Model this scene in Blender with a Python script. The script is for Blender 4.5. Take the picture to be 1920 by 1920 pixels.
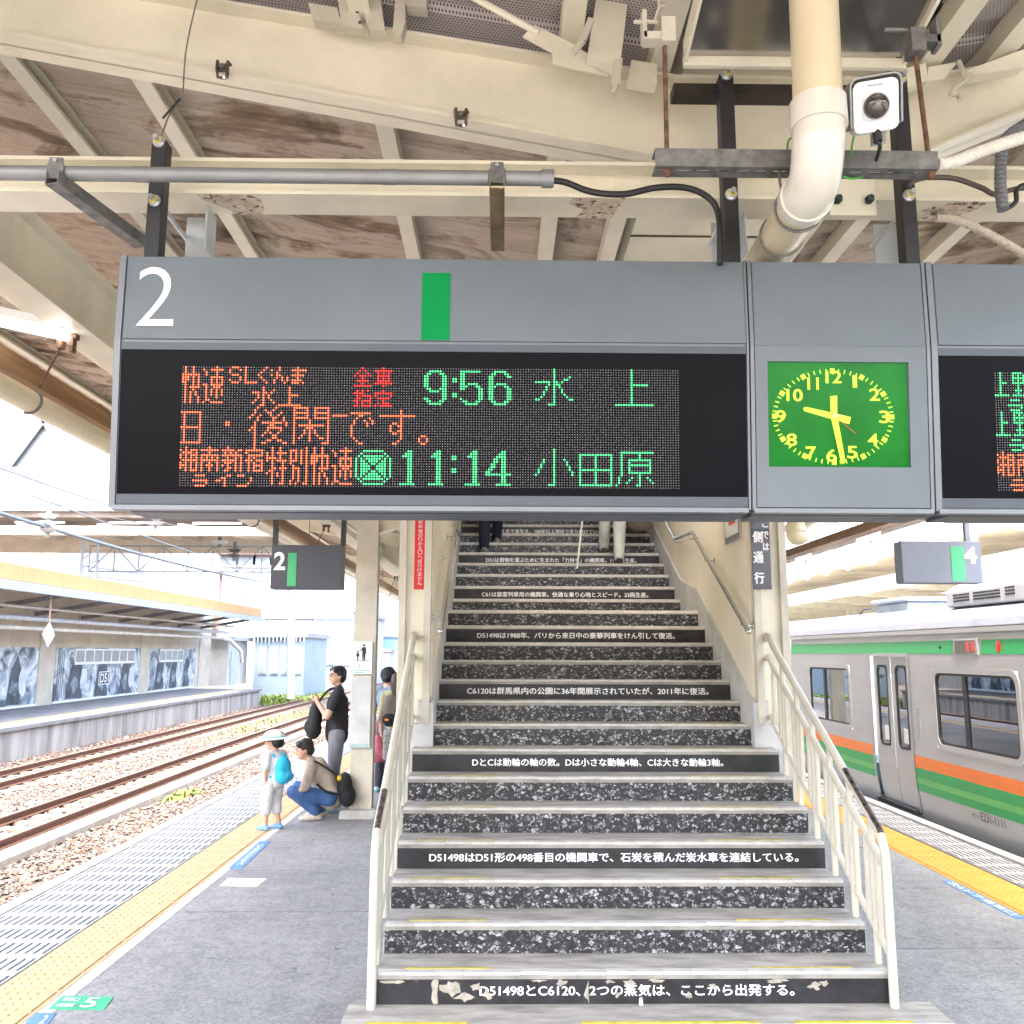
import bpy, bmesh, math, random
import numpy as np
from mathutils import Vector, Matrix
random.seed(7); np.random.seed(7)
S = bpy.context.scene
for o in list(bpy.data.objects): bpy.data.objects.remove(o)
R = math.radians

# ------------------------------------------------------------------ camera
CAM_H = 1.9; FPX = 1660.0
_p, _y, _r = R(9.0), R(0.82), R(0.17)
_F = np.array([math.sin(_y)*math.cos(_p), math.cos(_y)*math.cos(_p), math.sin(_p)])
_Rt = np.array([math.cos(_y), -math.sin(_y), 0.0]); _U = np.cross(_Rt, _F)
_R2 = _Rt*math.cos(_r)+_U*math.sin(_r); _U2 = _U*math.cos(_r)-_Rt*math.sin(_r)
cd = bpy.data.cameras.new('camera'); cd.sensor_width = 36; cd.lens = FPX/1920*36; cd.clip_end = 2000; cd.clip_start = .05
cam = bpy.data.objects.new('camera', cd); S.collection.objects.link(cam)
cam.matrix_world = Matrix(((_R2[0], _U2[0], -_F[0], 0), (_R2[1], _U2[1], -_F[1], 0), (_R2[2], _U2[2], -_F[2], CAM_H), (0, 0, 0, 1)))
S.camera = cam

# ------------------------------------------------------------------ sky, sun, exposure
SUN_EL, SUN_AZ = R(62), R(-165)          # azimuth from +Y towards +X
w = bpy.data.worlds.new('World'); S.world = w; w.use_nodes = True
nt = w.node_tree; bg = nt.nodes['Background']
sky = nt.nodes.new('ShaderNodeTexSky'); sky.sky_type = 'NISHITA'; sky.sun_disc = False
sky.sun_elevation = SUN_EL; sky.sun_rotation = SUN_AZ; sky.air_density = 1.0; sky.dust_density = 7.0; sky.ozone_density = .6
nt.links.new(sky.outputs[0], bg.inputs[0]); bg.inputs[1].default_value = 0.15
sd = bpy.data.lights.new('sun', 'SUN'); sd.energy = 0.5; sd.angle = R(25); sd.color = (1, .96, .9)
sun = bpy.data.objects.new('sun', sd); S.collection.objects.link(sun)
_sv = Vector((math.sin(SUN_AZ)*math.cos(SUN_EL), math.cos(SUN_AZ)*math.cos(SUN_EL), math.sin(SUN_EL)))
sun.rotation_euler = _sv.to_track_quat('Z', 'Y').to_euler(); sun.location = (-20, -10, 40)
S.view_settings.view_transform = 'Standard'; S.view_settings.look = 'None'; S.view_settings.gamma = 1
S.view_settings.use_curve_mapping = False
EXPO = 3.9
S.view_settings.exposure = EXPO
S.cycles.max_bounces = 8; S.cycles.diffuse_bounces = 5; S.cycles.transparent_max_bounces = 16
S.cycles.use_denoising = True

# ------------------------------------------------------------------ pixel of the photograph -> point of the place
def ray(x, y): return _F+_R2*((x-960)/FPX)-_U2*((y-960)/FPX)
def atY(x, y, Y): d = ray(x, y); p = d*(Y/d[1]); return Vector((p[0], p[1], p[2]+CAM_H))
def atX(x, y, X): d = ray(x, y); p = d*(X/d[0]); return Vector((p[0], p[1], p[2]+CAM_H))
def atZ(x, y, z): d = ray(x, y); p = d*((z-CAM_H)/d[2]); return Vector((p[0], p[1], z))

# ------------------------------------------------------------------ objects
COL = S.collection
WLOC = {}
def _tag(o, label, cat, group, kind):
    if label: o['label'] = label
    if cat: o['category'] = cat
    if group: o['group'] = group
    if kind: o['kind'] = kind
def thing(name, label, cat, loc=(0, 0, 0), group=None, kind=None):
    o = bpy.data.objects.new(name, None); o.empty_display_size = .1; COL.objects.link(o)
    o.location = loc; WLOC[o.name] = Vector(loc); _tag(o, label, cat, group, kind); return o
def link(name, me, mat=None, parent=None, label=None, cat=None, group=None, kind=None, smooth=False):
    o = bpy.data.objects.new(name, me); COL.objects.link(o)
    if mat is not None and not me.materials: me.materials.append(mat)
    if parent is not None:
        o.parent = parent
        o.matrix_parent_inverse = Matrix.Translation(-WLOC.get(parent.name, Vector((0, 0, 0))))
    _tag(o, label, cat, group, kind)
    if smooth: shade(me)
    return o
def shade(me, angle=40):
    me.polygons.foreach_set('use_smooth', [True]*len(me.polygons))
    try: me.set_sharp_from_angle(angle=R(angle))
    except Exception: pass
def inst(o, parent, off, name=None):
    """a copy of a part (sharing its mesh) moved by off, under parent"""
    c = o.copy(); COL.objects.link(c); c.parent = parent
    c.matrix_parent_inverse = Matrix.Translation(-WLOC.get(parent.name, Vector((0, 0, 0))))
    c.location = Vector(off); return c

class MB:
    def __init__(s): s.v = []; s.f = []
    def add(s, vs, fs):
        n = len(s.v); s.v += [tuple(p) for p in vs]; s.f += [tuple(i+n for i in q) for q in fs]; return s
    def box(s, x0, x1, y0, y1, z0, z1):
        return s.add([(x0, y0, z0), (x1, y0, z0), (x1, y1, z0), (x0, y1, z0), (x0, y0, z1), (x1, y0, z1), (x1, y1, z1), (x0, y1, z1)],
                     [(0, 3, 2, 1), (4, 5, 6, 7), (0, 1, 5, 4), (1, 2, 6, 5), (2, 3, 7, 6), (3, 0, 4, 7)])
    def hexa(s, a, b):
        """a, b: 4 points each (bottom loop, top loop)"""
        return s.add(list(a)+list(b), [(0, 3, 2, 1), (4, 5, 6, 7), (0, 1, 5, 4), (1, 2, 6, 5), (2, 3, 7, 6), (3, 0, 4, 7)])
    def obox(s, c, ax, h):
        c = Vector(c); X, Y, Z = [Vector(a).normalized() for a in ax]; X = X*h[0]; Y = Y*h[1]; Z = Z*h[2]
        return s.hexa([c-X-Y-Z, c+X-Y-Z, c+X+Y-Z, c-X+Y-Z], [c-X-Y+Z, c+X-Y+Z, c+X+Y+Z, c-X+Y+Z])
    def bar(s, p0, p1, wd, ht, up=(0, 0, 1)):
        """a rectangular bar from p0 to p1"""
        p0 = Vector(p0); p1 = Vector(p1); d = (p1-p0); L = d.length; d.normalize(); u = Vector(up)
        sd_ = d.cross(u)
        if sd_.length < 1e-4: sd_ = d.cross(Vector((0, 1, 0)))
        sd_.normalize(); u = sd_.cross(d)
        return s.obox((p0+p1)/2, (d, sd_, u), (L/2, wd/2, ht/2))
    def cyl(s, p0, p1, r, n=12, r2=None, cap=True):
        p0 = Vector(p0); p1 = Vector(p1); d = (p1-p0).normalized(); r2 = r if r2 is None else r2
        a = d.orthogonal().normalized(); b = d.cross(a); vs = []; fs = []
        for i in range(n):
            t = 2*math.pi*i/n; k = a*math.cos(t)+b*math.sin(t); vs.append(p0+k*r); vs.append(p1+k*r2)
        for i in range(n):
            j = (i+1) % n; fs.append((2*i, 2*j, 2*j+1, 2*i+1))
        if cap: fs.append(tuple(2*i for i in range(n))[::-1]); fs.append(tuple(2*i+1 for i in range(n)))
        return s.add(vs, fs)
    def tube(s, pts, r, n=10, cap=True, rs=None):
        pts = [Vector(p) for p in pts]; m = len(pts); vs = []; fs = []
        prev = None
        for i, p in enumerate(pts):
            d = (pts[min(i+1, m-1)]-pts[max(i-1, 0)]).normalized()
            if prev is None: a = d.orthogonal().normalized()
            else:
                a = prev-d*prev.dot(d); a = a.normalized() if a.length > 1e-6 else d.orthogonal().normalized()
            prev = a; b = d.cross(a); rr = rs[i] if rs else r
            for k in range(n):
                t = 2*math.pi*k/n; vs.append(p+a*math.cos(t)*rr+b*math.sin(t)*rr)
        for i in range(m-1):
            for k in range(n):
                k2 = (k+1) % n; fs.append((i*n+k, i*n+k2, (i+1)*n+k2, (i+1)*n+k))
        if cap: fs.append(tuple(range(n))[::-1]); fs.append(tuple((m-1)*n+k for k in range(n)))
        return s.add(vs, fs)
    def prism(s, prof, axis, a, b):
        """profile (list of 2D) swept along axis from a to b. axis x: (y,z); y: (x,z); z: (x,y)"""
        n = len(prof)
        def P(q, t): return {'x': (t, q[0], q[1]), 'y': (q[0], t, q[1]), 'z': (q[0], q[1], t)}[axis]
        return s.add([P(q, a) for q in prof]+[P(q, b) for q in prof],
                     [(i, (i+1) % n, (i+1) % n+n, i+n) for i in range(n)]+[tuple(range(n))[::-1], tuple(range(n, 2*n))])
    def sheet(s, rows):
        """grid of rows of points"""
        m = len(rows[0]); return s.add([p for r_ in rows for p in r_], [(i*m+j, i*m+j+1, (i+1)*m+j+1, (i+1)*m+j) for i in range(len(rows)-1) for j in range(m-1)])
    def ball(s, c, r, nu=12, nv=8, M3=None):
        c = Vector(c); r = r if hasattr(r, '__len__') else (r, r, r); vs = []; fs = []
        for i in range(nv+1):
            ph = math.pi*i/nv
            for j in range(nu):
                t = 2*math.pi*j/nu; q = Vector((r[0]*math.sin(ph)*math.cos(t), r[1]*math.sin(ph)*math.sin(t), r[2]*math.cos(ph)))
                vs.append(c+(M3 @ q if M3 else q))
        for i in range(nv):
            for j in range(nu):
                k = (j+1) % nu; fs.append((i*nu+j, (i+1)*nu+j, (i+1)*nu+k, i*nu+k))
        return s.add(vs, fs)
    def mesh(s, name):
        me = bpy.data.meshes.new(name); me.from_pydata(s.v, [], s.f)
        bm = bmesh.new(); bm.from_mesh(me); bmesh.ops.recalc_face_normals(bm, faces=bm.faces); bm.to_mesh(me); bm.free()
        me.update(); return me
    def flat(s, name):
        me = bpy.data.meshes.new(name); me.from_pydata(s.v, [], s.f); me.update(); return me
    def build(s, name, mat, parent=None, label=None, cat=None, group=None, kind=None, smooth=False, bevel=0):
        o = link(name, s.mesh(name), mat, parent, label, cat, group, kind, smooth)
        if bevel:
            m = o.modifiers.new('bevel', 'BEVEL'); m.width = bevel; m.segments = 2; m.limit_method = 'ANGLE'; m.angle_limit = R(40)
        return o

# temp scene used to evaluate text and remeshed bodies
_TS = bpy.data.scenes.new('tmp_eval')
def evaluated(o):
    _TS.collection.objects.link(o); vl = _TS.view_layers[0]; vl.update()
    dg = vl.depsgraph
    me = bpy.data.meshes.new_from_object(o.evaluated_get(dg), depsgraph=dg)
    _TS.collection.objects.unlink(o); return me
_TC = {}
def text_geo(body, bold=0.0, res=5):
    k = (body, bold, res)
    if k in _TC: return _TC[k]
    c = bpy.data.curves.new('t', 'FONT'); c.body = body; c.offset = bold; c.resolution_u = res
    o = bpy.data.objects.new('t', c); me = evaluated(o)
    v = [tuple(q.co) for q in me.vertices]; f = [tuple(p.vertices) for p in me.polygons]
    bpy.data.meshes.remove(me); bpy.data.objects.remove(o); bpy.data.curves.remove(c)
    _TC[k] = (v, f); return v, f
def text_bold(mb, body, o, xd, yd, width, height, bold, fat, nrm):
    """heavy lettering: the outline laid five times, shifted by fat, each a hair proud of the last"""
    o = Vector(o); xd = Vector(xd).normalized(); yd = Vector(yd).normalized(); nrm = Vector(nrm)
    for k, (a, b) in enumerate(((0, 0), (1, 0), (-1, 0), (0, .6), (0, -.6))):
        text_on(mb, body, o+xd*(a*fat)+yd*(b*fat)+nrm*(k*.00025), xd, yd, width, height, bold)
    return mb
def text_on(mb, body, o, xd, yd, width=None, height=None, bold=0.0, mirror=False):
    """lay flat lettering: bbox lower-left at o, spanning width along xd and height along yd"""
    v, f = text_geo(body, bold)
    if not v: return mb
    x0 = min(p[0] for p in v); x1 = max(p[0] for p in v); y0 = min(p[1] for p in v); y1 = max(p[1] for p in v)
    sx = width/(x1-x0) if width else height/(y1-y0); sy = height/(y1-y0) if height else sx
    o = Vector(o); xd = Vector(xd).normalized(); yd = Vector(yd).normalized()
    return mb.add([o+xd*((p[0]-x0)*sx)+yd*((p[1]-y0)*sy) for p in v], f)

# ------------------------------------------------------------------ materials
ORD = ['first', 'second', 'third', 'fourth', 'fifth', 'sixth', 'seventh', 'eighth', 'ninth', 'tenth']+['%dth' % k for k in range(11, 40)]
MATS = {}
def M(name, col, rough=.5, metal=0.0, var=.12, scale=4.0, bump=0.0, bscale=60.0, chips=None, emis=None, spec=.5, coat=0.0, stretch=None, col2=None):
    """procedural principled: base colour broken up by noise; chips = (colour, amount 0..1, scale)"""
    if name in MATS: return MATS[name]
    m = bpy.data.materials.new(name); m.use_nodes = True; n = m.node_tree.nodes; l = m.node_tree.links
    b = n['Principled BSDF']; b.inputs['Roughness'].default_value = rough; b.inputs['Metallic'].default_value = metal
    b.inputs['Specular IOR Level'].default_value = spec; b.inputs['Coat Weight'].default_value = coat
    tc = n.new('ShaderNodeTexCoord'); src = tc.outputs['Object']
    if stretch:
        mp = n.new('ShaderNodeMapping'); mp.inputs['Scale'].default_value = stretch; l.new(src, mp.inputs[0]); src = mp.outputs[0]
    no = n.new('ShaderNodeTexNoise'); no.inputs['Scale'].default_value = scale; no.inputs['Detail'].default_value = 5; no.inputs['Roughness'].default_value = .6
    l.new(src, no.inputs['Vector'])
    mix = n.new('ShaderNodeMix'); mix.data_type = 'RGBA'
    c2 = col2 if col2 else tuple(max(0, c*(1-var*2.2)) for c in col)
    mix.inputs[6].default_value = (*[min(1, c*(1+var*.5)) for c in col], 1); mix.inputs[7].default_value = (*c2, 1)
    rp = n.new('ShaderNodeMapRange'); rp.inputs[1].default_value = .35; rp.inputs[2].default_value = .72
    l.new(no.outputs[0], rp.inputs[0]); l.new(rp.outputs[0], mix.inputs[0]); out = mix.outputs[2]
    if chips:
        c, amt, cs = chips
        n2 = n.new('ShaderNodeTexNoise'); n2.inputs['Scale'].default_value = cs; n2.inputs['Detail'].default_value = 6; n2.inputs['Roughness'].default_value = .7
        l.new(tc.outputs['Object'], n2.inputs['Vector'])
        r2 = n.new('ShaderNodeMapRange'); th = .78-.3*amt; r2.inputs[1].default_value = th; r2.inputs[2].default_value = th+.03
        l.new(n2.outputs[0], r2.inputs[0]); mx = n.new('ShaderNodeMix'); mx.data_type = 'RGBA'
        l.new(r2.outputs[0], mx.inputs[0]); l.new(out, mx.inputs[6]); mx.inputs[7].default_value = (*c, 1); out = mx.outputs[2]
    l.new(out, b.inputs['Base Color'])
    if bump:
        nb = n.new('ShaderNodeTexNoise'); nb.inputs['Scale'].default_value = bscale; nb.inputs['Detail'].default_value = 4; l.new(src, nb.inputs['Vector'])
        bp = n.new('ShaderNodeBump'); bp.inputs['Strength'].default_value = bump; bp.inputs['Distance'].default_value = .01
        l.new(nb.outputs[0], bp.inputs['Height']); l.new(bp.outputs[0], b.inputs['Normal'])
    if emis:
        b.inputs['Emission Color'].default_value = (*emis[0], 1); b.inputs['Emission Strength'].default_value = emis[1]
    MATS[name] = m; return m
def glass(name, tint=(.75, .9, .85), refl=1.0, rough=.02):
    if name in MATS: return MATS[name]
    m = bpy.data.materials.new(name); m.use_nodes = True; n = m.node_tree.nodes; l = m.node_tree.links
    n.remove(n['Principled BSDF']); t = n.new('ShaderNodeBsdfTransparent'); t.inputs[0].default_value = (*tint, 1)
    g = n.new('ShaderNodeBsdfGlossy'); g.inputs['Roughness'].default_value = rough; g.inputs[0].default_value = (1, 1, 1, 1)
    fr = n.new('ShaderNodeFresnel'); fr.inputs[0].default_value = 1.5
    mu = n.new('ShaderNodeMath'); mu.operation = 'MULTIPLY'; mu.inputs[1].default_value = refl; mu.use_clamp = True
    l.new(fr.outputs[0], mu.inputs[0]); mx = n.new('ShaderNodeMixShader'); l.new(mu.outputs[0], mx.inputs[0]); l.new(t.outputs[0], mx.inputs[1]); l.new(g.outputs[0], mx.inputs[2])
    no = n.new('ShaderNodeTexNoise'); no.inputs['Scale'].default_value = 1.2; bp = n.new('ShaderNodeBump'); bp.inputs['Strength'].default_value = .02; l.new(no.outputs[0], bp.inputs['Height']); l.new(bp.outputs[0], g.inputs['Normal'])
    l.new(mx.outputs[0], n['Material Output'].inputs[0]); MATS[name] = m; return m
def emit(name, col, st):
    if name in MATS: return MATS[name]
    m = bpy.data.materials.new(name); m.use_nodes = True; n = m.node_tree.nodes; b = n['Principled BSDF']
    b.inputs['Base Color'].default_value = (*[c*.5 for c in col], 1); b.inputs['Emission Color'].default_value = (*col, 1); b.inputs['Emission Strength'].default_value = st
    MATS[name] = m; return m
K = 1/(2**EXPO)                       # a lamp at strength K*1 just reaches display white

cream = M('cream_paint', (.715, .675, .535), .42, var=.07, scale=3, bump=.15, bscale=90, chips=((.42, .30, .18), .02, 22))
cream_old = M('cream_paint_worn', (.54, .505, .41), .45, var=.10, scale=2.5, bump=.2, bscale=70, chips=((.20, .12, .08), .25, 9))
cream_pvc = M('cream_pvc', (.64, .55, .37), .3, var=.05, scale=5, coat=.2)
pvc_white = M('white_pvc_elbow', (.64, .60, .52), .22, var=.04, scale=6, coat=.4)
galv = M('galvanised_steel', (.27, .28, .28), .5, .5, var=.07, scale=7)
galv_dk = M('dull_steel', (.20, .20, .19), .55, .5, var=.25, scale=25, chips=((.15, .10, .07), .2, 30))
rust = M('rusty_steel', (.17, .09, .05), .8, .2, var=.35, scale=40)
blackm = M('black_powder_coat', (.018, .019, .022), .45, var=.15, scale=20)
rubber = M('black_rubber', (.012, .012, .012), .5, var=.1)
signgrey = M('sign_grey_paint', (.112, .136, .152), .42, var=.06, scale=3, bump=.03, bscale=300)
signtrim = M('sign_trim_aluminium', (.15, .165, .18), .38, .3, var=.05)
signdark = M('sign_dark_frame', (.052, .066, .085), .4, var=.08)
screen = M('screen_black', (.003, .003, .005), .3, var=.1, spec=.06)
white = M('white_paint', (.80, .80, .79), .5, var=.04)
green_sign = M('green_film', (.002, .22, .055), .6, var=.04, spec=.1)
zinc = M('zinc_bolt', (.62, .64, .66), .3, .8, var=.1, scale=60)
yzinc = M('yellow_marking', (.72, .60, .04), .5, var=.1, scale=50)
steel = M('stainless_steel', (.60, .61, .62), .22, .9, var=.08, scale=15)
steel_gut = M('stainless_gutter', (.50, .48, .45), .16, .92, var=.12, scale=6, bump=.10, bscale=4)
concrete = M('stair_concrete', (.30, .28, .25), .85, var=.18, scale=6, bump=.25, bscale=120, chips=((.45, .43, .40), .10, 60))
conc_lt = M('pale_concrete', (.50, .49, .46), .85, var=.14, scale=4, bump=.2, bscale=90)
# ================================================================== GROUND, PLATFORM
def asphalt_mat():
    m = bpy.data.materials.new('platform_asphalt'); m.use_nodes = True; n = m.node_tree.nodes; l = m.node_tree.links; b = n['Principled BSDF']; b.inputs['Roughness'].default_value = .88
    g = n.new('ShaderNodeNewGeometry'); P = g.outputs['Position']
    def mr(src, a0, a1, b0, b1):
        q = n.new('ShaderNodeMapRange'); q.inputs[1].default_value = a0; q.inputs[2].default_value = a1; q.inputs[3].default_value = b0; q.inputs[4].default_value = b1; l.new(src, q.inputs[0]); return q.outputs[0]
    def mul(x, y):
        q = n.new('ShaderNodeMath'); q.operation = 'MULTIPLY'; l.new(x, q.inputs[0]); l.new(y, q.inputs[1]); return q.outputs[0]
    def noise(s, d, r=.6):
        q = n.new('ShaderNodeTexNoise'); q.inputs['Scale'].default_value = s; q.inputs['Detail'].default_value = d; q.inputs['Roughness'].default_value = r; l.new(P, q.inputs['Vector']); return q.outputs[0]
    v = n.new('ShaderNodeTexVoronoi'); v.inputs['Scale'].default_value = 62; l.new(P, v.inputs['Vector']); sp = n.new('ShaderNodeSeparateColor'); l.new(v.outputs['Color'], sp.inputs[0])
    grain = mr(sp.outputs[0], 0, 1, .80, 1.20); big = mr(noise(.9, 6), .3, .7, .82, 1.15); mid = mr(noise(7, 5, .7), .3, .7, .84, 1.16)
    val = mul(mul(grain, big), mid)
    # pale flecks and a few dark spots trodden in
    fl = mr(noise(26, 2, .4), .73, .75, 0, 1); dk = mr(noise(11, 2, .4), .74, .76, 0, 1)
    c = n.new('ShaderNodeMix'); c.data_type = 'RGBA'; c.blend_type = 'MULTIPLY'; c.inputs[0].default_value = 1; c.inputs[6].default_value = (.235, .232, .226, 1); l.new(val, c.inputs[7])
    c2 = n.new('ShaderNodeMix'); c2.data_type = 'RGBA'; l.new(fl, c2.inputs[0]); l.new(c.outputs[2], c2.inputs[6]); c2.inputs[7].default_value = (.40, .40, .39, 1)
    c3 = n.new('ShaderNodeMix'); c3.data_type = 'RGBA'; l.new(dk, c3.inputs[0]); l.new(c2.outputs[2], c3.inputs[6]); c3.inputs[7].default_value = (.10, .10, .10, 1)
    l.new(c3.outputs[2], b.inputs['Base Color'])
    bp = n.new('ShaderNodeBump'); bp.inputs['Strength'].default_value = .5; bp.inputs['Distance'].default_value = .006; l.new(sp.outputs[0], bp.inputs['Height']); l.new(bp.outputs[0], b.inputs['Normal']); return m
asphalt = asphalt_mat()
ballast_m = M('ballast_ground', (.085, .066, .055), .95, var=.3, scale=14, bump=.6, bscale=40)
conc_wall = M('stained_concrete', (.32, .31, .295), .9, var=.28, scale=2.2, bump=.3, bscale=60, stretch=(1, 1, .12))
yellow_tile = M('yellow_tactile', (.48, .345, .18), .75, var=.14, scale=2.5, chips=((.50, .47, .40), .15, 14))
yellow_tile_r = M('yellow_tactile_fresh', (.58, .29, .045), .7, var=.12, scale=3)
slot_tile = M('grey_slot_tile', (.40, .42, .44), .8, var=.10, scale=4, bump=.2, bscale=150)
slot_dark = M('slot_groove', (.055, .058, .06), .9, var=.2, scale=10)

MB().box(-400, 400, -60, 900, -1.9, -1.32).build('ground', ballast_m, kind='structure')
plat = thing('platform', None, None, (0, 5, 0), kind='structure')
PXL, PXR = -3.72, 4.92
MB().box(PXL+.02, PXR-.02, -8, 78, -1.35, -.03).build('platform_body', conc_wall, plat)
MB().box(-2.44, 3.86, -8, 78, -.03, 0).build('asphalt_surface', asphalt, plat)
MB().box(PXL, -2.44, -8, 78, -.029, -.012).build('edge_bed', slot_dark, plat)
MB().box(3.86, PXR, -8, 78, -.029, -.012).build('edge_bed', slot_dark, plat)
MB().box(PXL-.02, PXL+.10, -8, 78, -.10, .004).build('edge_coping', conc_lt, plat, bevel=.008)
MB().box(PXR-.10, PXR+.02, -8, 78, -.10, .004).build('edge_coping', conc_lt, plat, bevel=.008)

def slot_mesh(wd, ln, n):
    mb = MB()
    pitch = wd/n; e = .035
    mb.box(0, wd-.004, 0, e, -.012, 0).box(0, wd-.004, ln-e-.004, ln-.004, -.012, 0)
    for i in range(n+1):
        a = max(0, i*pitch-pitch*.5+.011); b = min(wd-.004, i*pitch+pitch*.5-.011)
        mb.box(a, b, e, ln-e-.004, -.012, 0)
    return mb
def tact_mesh(wd, ln, inner):
    """dome tiles with the long bar on the platform's inner side (inner=+1 bar at high x)"""
    mb = MB(); mb.box(0, wd-.004, 0, ln-.004, -.012, 0)
    nx, ny = 5, 4
    x0 = .035 if inner > 0 else .135
    for i in range(nx):
        for j in range(ny):
            cx = x0+i*.056; cy = (j+.5)*ln/ny
            mb.cyl((cx, cy, -.001), (cx, cy, .006), .018, 8, .011)
    bx = wd-.055 if inner > 0 else .035
    mb.box(bx, bx+.018, .012, ln-.016, -.001, .006)
    return mb
LT = .30
joint_m = M('asphalt_seam', (.085, .085, .085), .9, var=.3, scale=20)
for y, x0, x1 in ((6.95, -2.3, -.9), (8.2, -2.3, -.8), (9.9, -1.2, -.7), (7.6, 2.4, 3.8), (6.1, 2.5, 3.85)):
    mb = MB(); n_ = 14; pts_ = [(x0+(x1-x0)*k/n_, y+random.uniform(-.012, .012)) for k in range(n_+1)]
    mb.sheet([[(a_, b_-.004, .0012) for a_, b_ in pts_], [(a_, b_+.004, .0012) for a_, b_ in pts_]]); link('asphalt_seam', mb.flat('asphalt_seam'), joint_m, plat)
tiles = []
a = slot_mesh(.74, LT, 13).build('slot_tile', slot_tile, plat); b = slot_mesh(.42, LT, 8).build('slot_tile', M('grey_slot_tile_dimmed', (.30, .31, .315), .8, var=.12, scale=4), plat)  # right tiles: darker copy of the slot tile, offsetting the sunlight on that edge
c = tact_mesh(.40, LT, 1).build('tactile_tile', yellow_tile, plat); d = tact_mesh(.44, LT, -1).build('tactile_tile', yellow_tile_r, plat)
c.location = (-2.845, 3.0, 0); a.location = (-3.60, 3.0, 0); d.location = (3.87, 3.0, 0); b.location = (4.34, 3.0, 0)
for k in range(1, 150):
    y = 3.0+k*LT
    inst(a, plat, (-3.60, y, random.uniform(-.0012, .0012))); inst(c, plat, (-2.845, y, random.uniform(-.001, .001)))
    if k < 110: inst(b, plat, (4.34, y, random.uniform(-.0012, .0012))); inst(d, plat, (3.87, y, random.uniform(-.001, .001)))
MB().box(-2.44, -2.36, -8, 60, -.02, .003).build('inner_line', M('worn_white_line', (.62, .60, .55), .8, var=.2, scale=8), plat)

# floor markings: film stuck on the asphalt
blue_film = M('blue_floor_film', (.10, .24, .55), .6, var=.2, scale=10)
green_film2 = M('green_floor_film', (.03, .36, .17), .6, var=.15, scale=10)
white_film = M('white_floor_film', (.74, .75, .74), .6, var=.12, scale=8)
def floor_mark(name, label, px4, mat, texts=(), group=None, cat='floor sticker'):
    q = [atZ(x, y, .004) for x, y in px4]
    c_ = sum(q, Vector())/4
    t = thing(name, label, cat, (c_.x, c_.y, 0), group)
    MB().hexa([p-Vector((0, 0, .003)) for p in q], q).build('film', mat, t)
    for body, u0, u1, v0, v1, m_ in texts:
        mb = MB(); vv, ff = text_geo(body, .01); xs = [p[0] for p in vv]; ys = [p[1] for p in vv]
        def mp(p):
            u = u0+(u1-u0)*(p[0]-min(xs))/(max(xs)-min(xs)); v = v0+(v1-v0)*(p[1]-min(ys))/(max(ys)-min(ys))
            return (q[0]*(1-u)*(1-v)+q[1]*u*(1-v)+q[2]*u*v+q[3]*(1-u)*v)+Vector((0, 0, .0025))
        mb.add([mp(p) for p in vv], ff); o = link('lettering', mb.flat('lettering'), m_, t)
    return t
floor_mark('boarding_sticker', 'green floor sticker with a white 5 beside the yellow tactile strip', [(90, 1892), (195, 1893), (213, 1869), (118, 1866)], green_film2,
           [('5', .52, .78, .12, .88, white_film), ('乗車口', .08, .40, .55, .85, white_film), ('5両編成', .08, .40, .12, .42, white_film)])
floor_mark('boarding_sticker', 'blue floor sticker cut off at the lower left corner', [(40, 1925), (85, 1925), (106, 1899), (66, 1899)], blue_film, [('2', .6, .8, .2, .8, white_film)])
floor_mark('boarding_sticker', 'long blue floor sticker behind the child near the tactile strip', [(428, 1628), (452, 1630), (508, 1577), (487, 1577)], blue_film, [('列車の位置', .3, .7, .1, .9, white_film)])
wm = floor_mark('boarding_sticker', 'white rounded floor sticker lying alone on the dark asphalt', [(413, 1660), (482, 1662), (501, 1647), (428, 1646)], white_film, [('4ドア', .55, .9, .2, .8, M('grey_print', (.3, .33, .4), .7)), ('←', .1, .45, .25, .75, M('grey_print', (.3, .33, .4), .7))])
floor_mark('boarding_sticker', 'long blue floor sticker with white lettering beside the train platform edge', [(1766, 1652), (1905, 1722), (1925, 1722), (1782, 1650)], blue_film,
           [('次4ドア乗車口', .05, .93, .1, .9, white_film)])

# ================================================================== TRACKS
rail_m = M('rail_rust', (.15, .075, .05), .75, .25, var=.25, scale=20)
rail_top = M('rail_head', (.30, .22, .18), .45, .6, var=.2, scale=20)
sleep_m = M('sleeper_concrete', (.15, .125, .108), .9, var=.2, scale=6)
RZ = -1.10
def track(xc, label, y0, y1):
    t = thing('railway_track', label, 'track', (xc, 20, RZ-.2), 'tracks left of the platform')
    for s_ in (-.5335, .5335):
        x = xc+s_
        pr = [(x-.065, RZ-.15), (x+.065, RZ-.15), (x+.065, RZ-.135), (x+.012, RZ-.12), (x+.012, RZ-.045), (x+.034, RZ-.035), (x+.034, RZ-.003), (x-.034, RZ-.003), (x-.034, RZ-.035), (x-.012, RZ-.045), (x-.012, RZ-.12), (x-.065, RZ-.135)]
        rl = MB().prism(pr, 'y', y0, y1).build('rail', rail_m, t)
        MB().box(x-.03, x+.03, y0, y1, RZ-.004, RZ).build('running_surface', rail_top, rl)
    s0 = MB().prism([(xc-1.0, RZ-.24), (xc+1.0, RZ-.24), (xc+.98, RZ-.155), (xc-.98, RZ-.155)], 'y', y0+.3, y0+.52).build('sleeper', sleep_m, t)
    k = 1
    while y0+.3+k*.62 < min(y1, 75): inst(s0, t, (0, k*.62, 0)); k += 1
    return t
track(-8.53, 'rusty railway track nearest to the platform edge with the child', 4, 160)
track(-12.05, 'rusty railway track running along the wall of the far platform', 4, 160)
track(6.48, 'railway track under the silver train', -10, 80)
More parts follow.
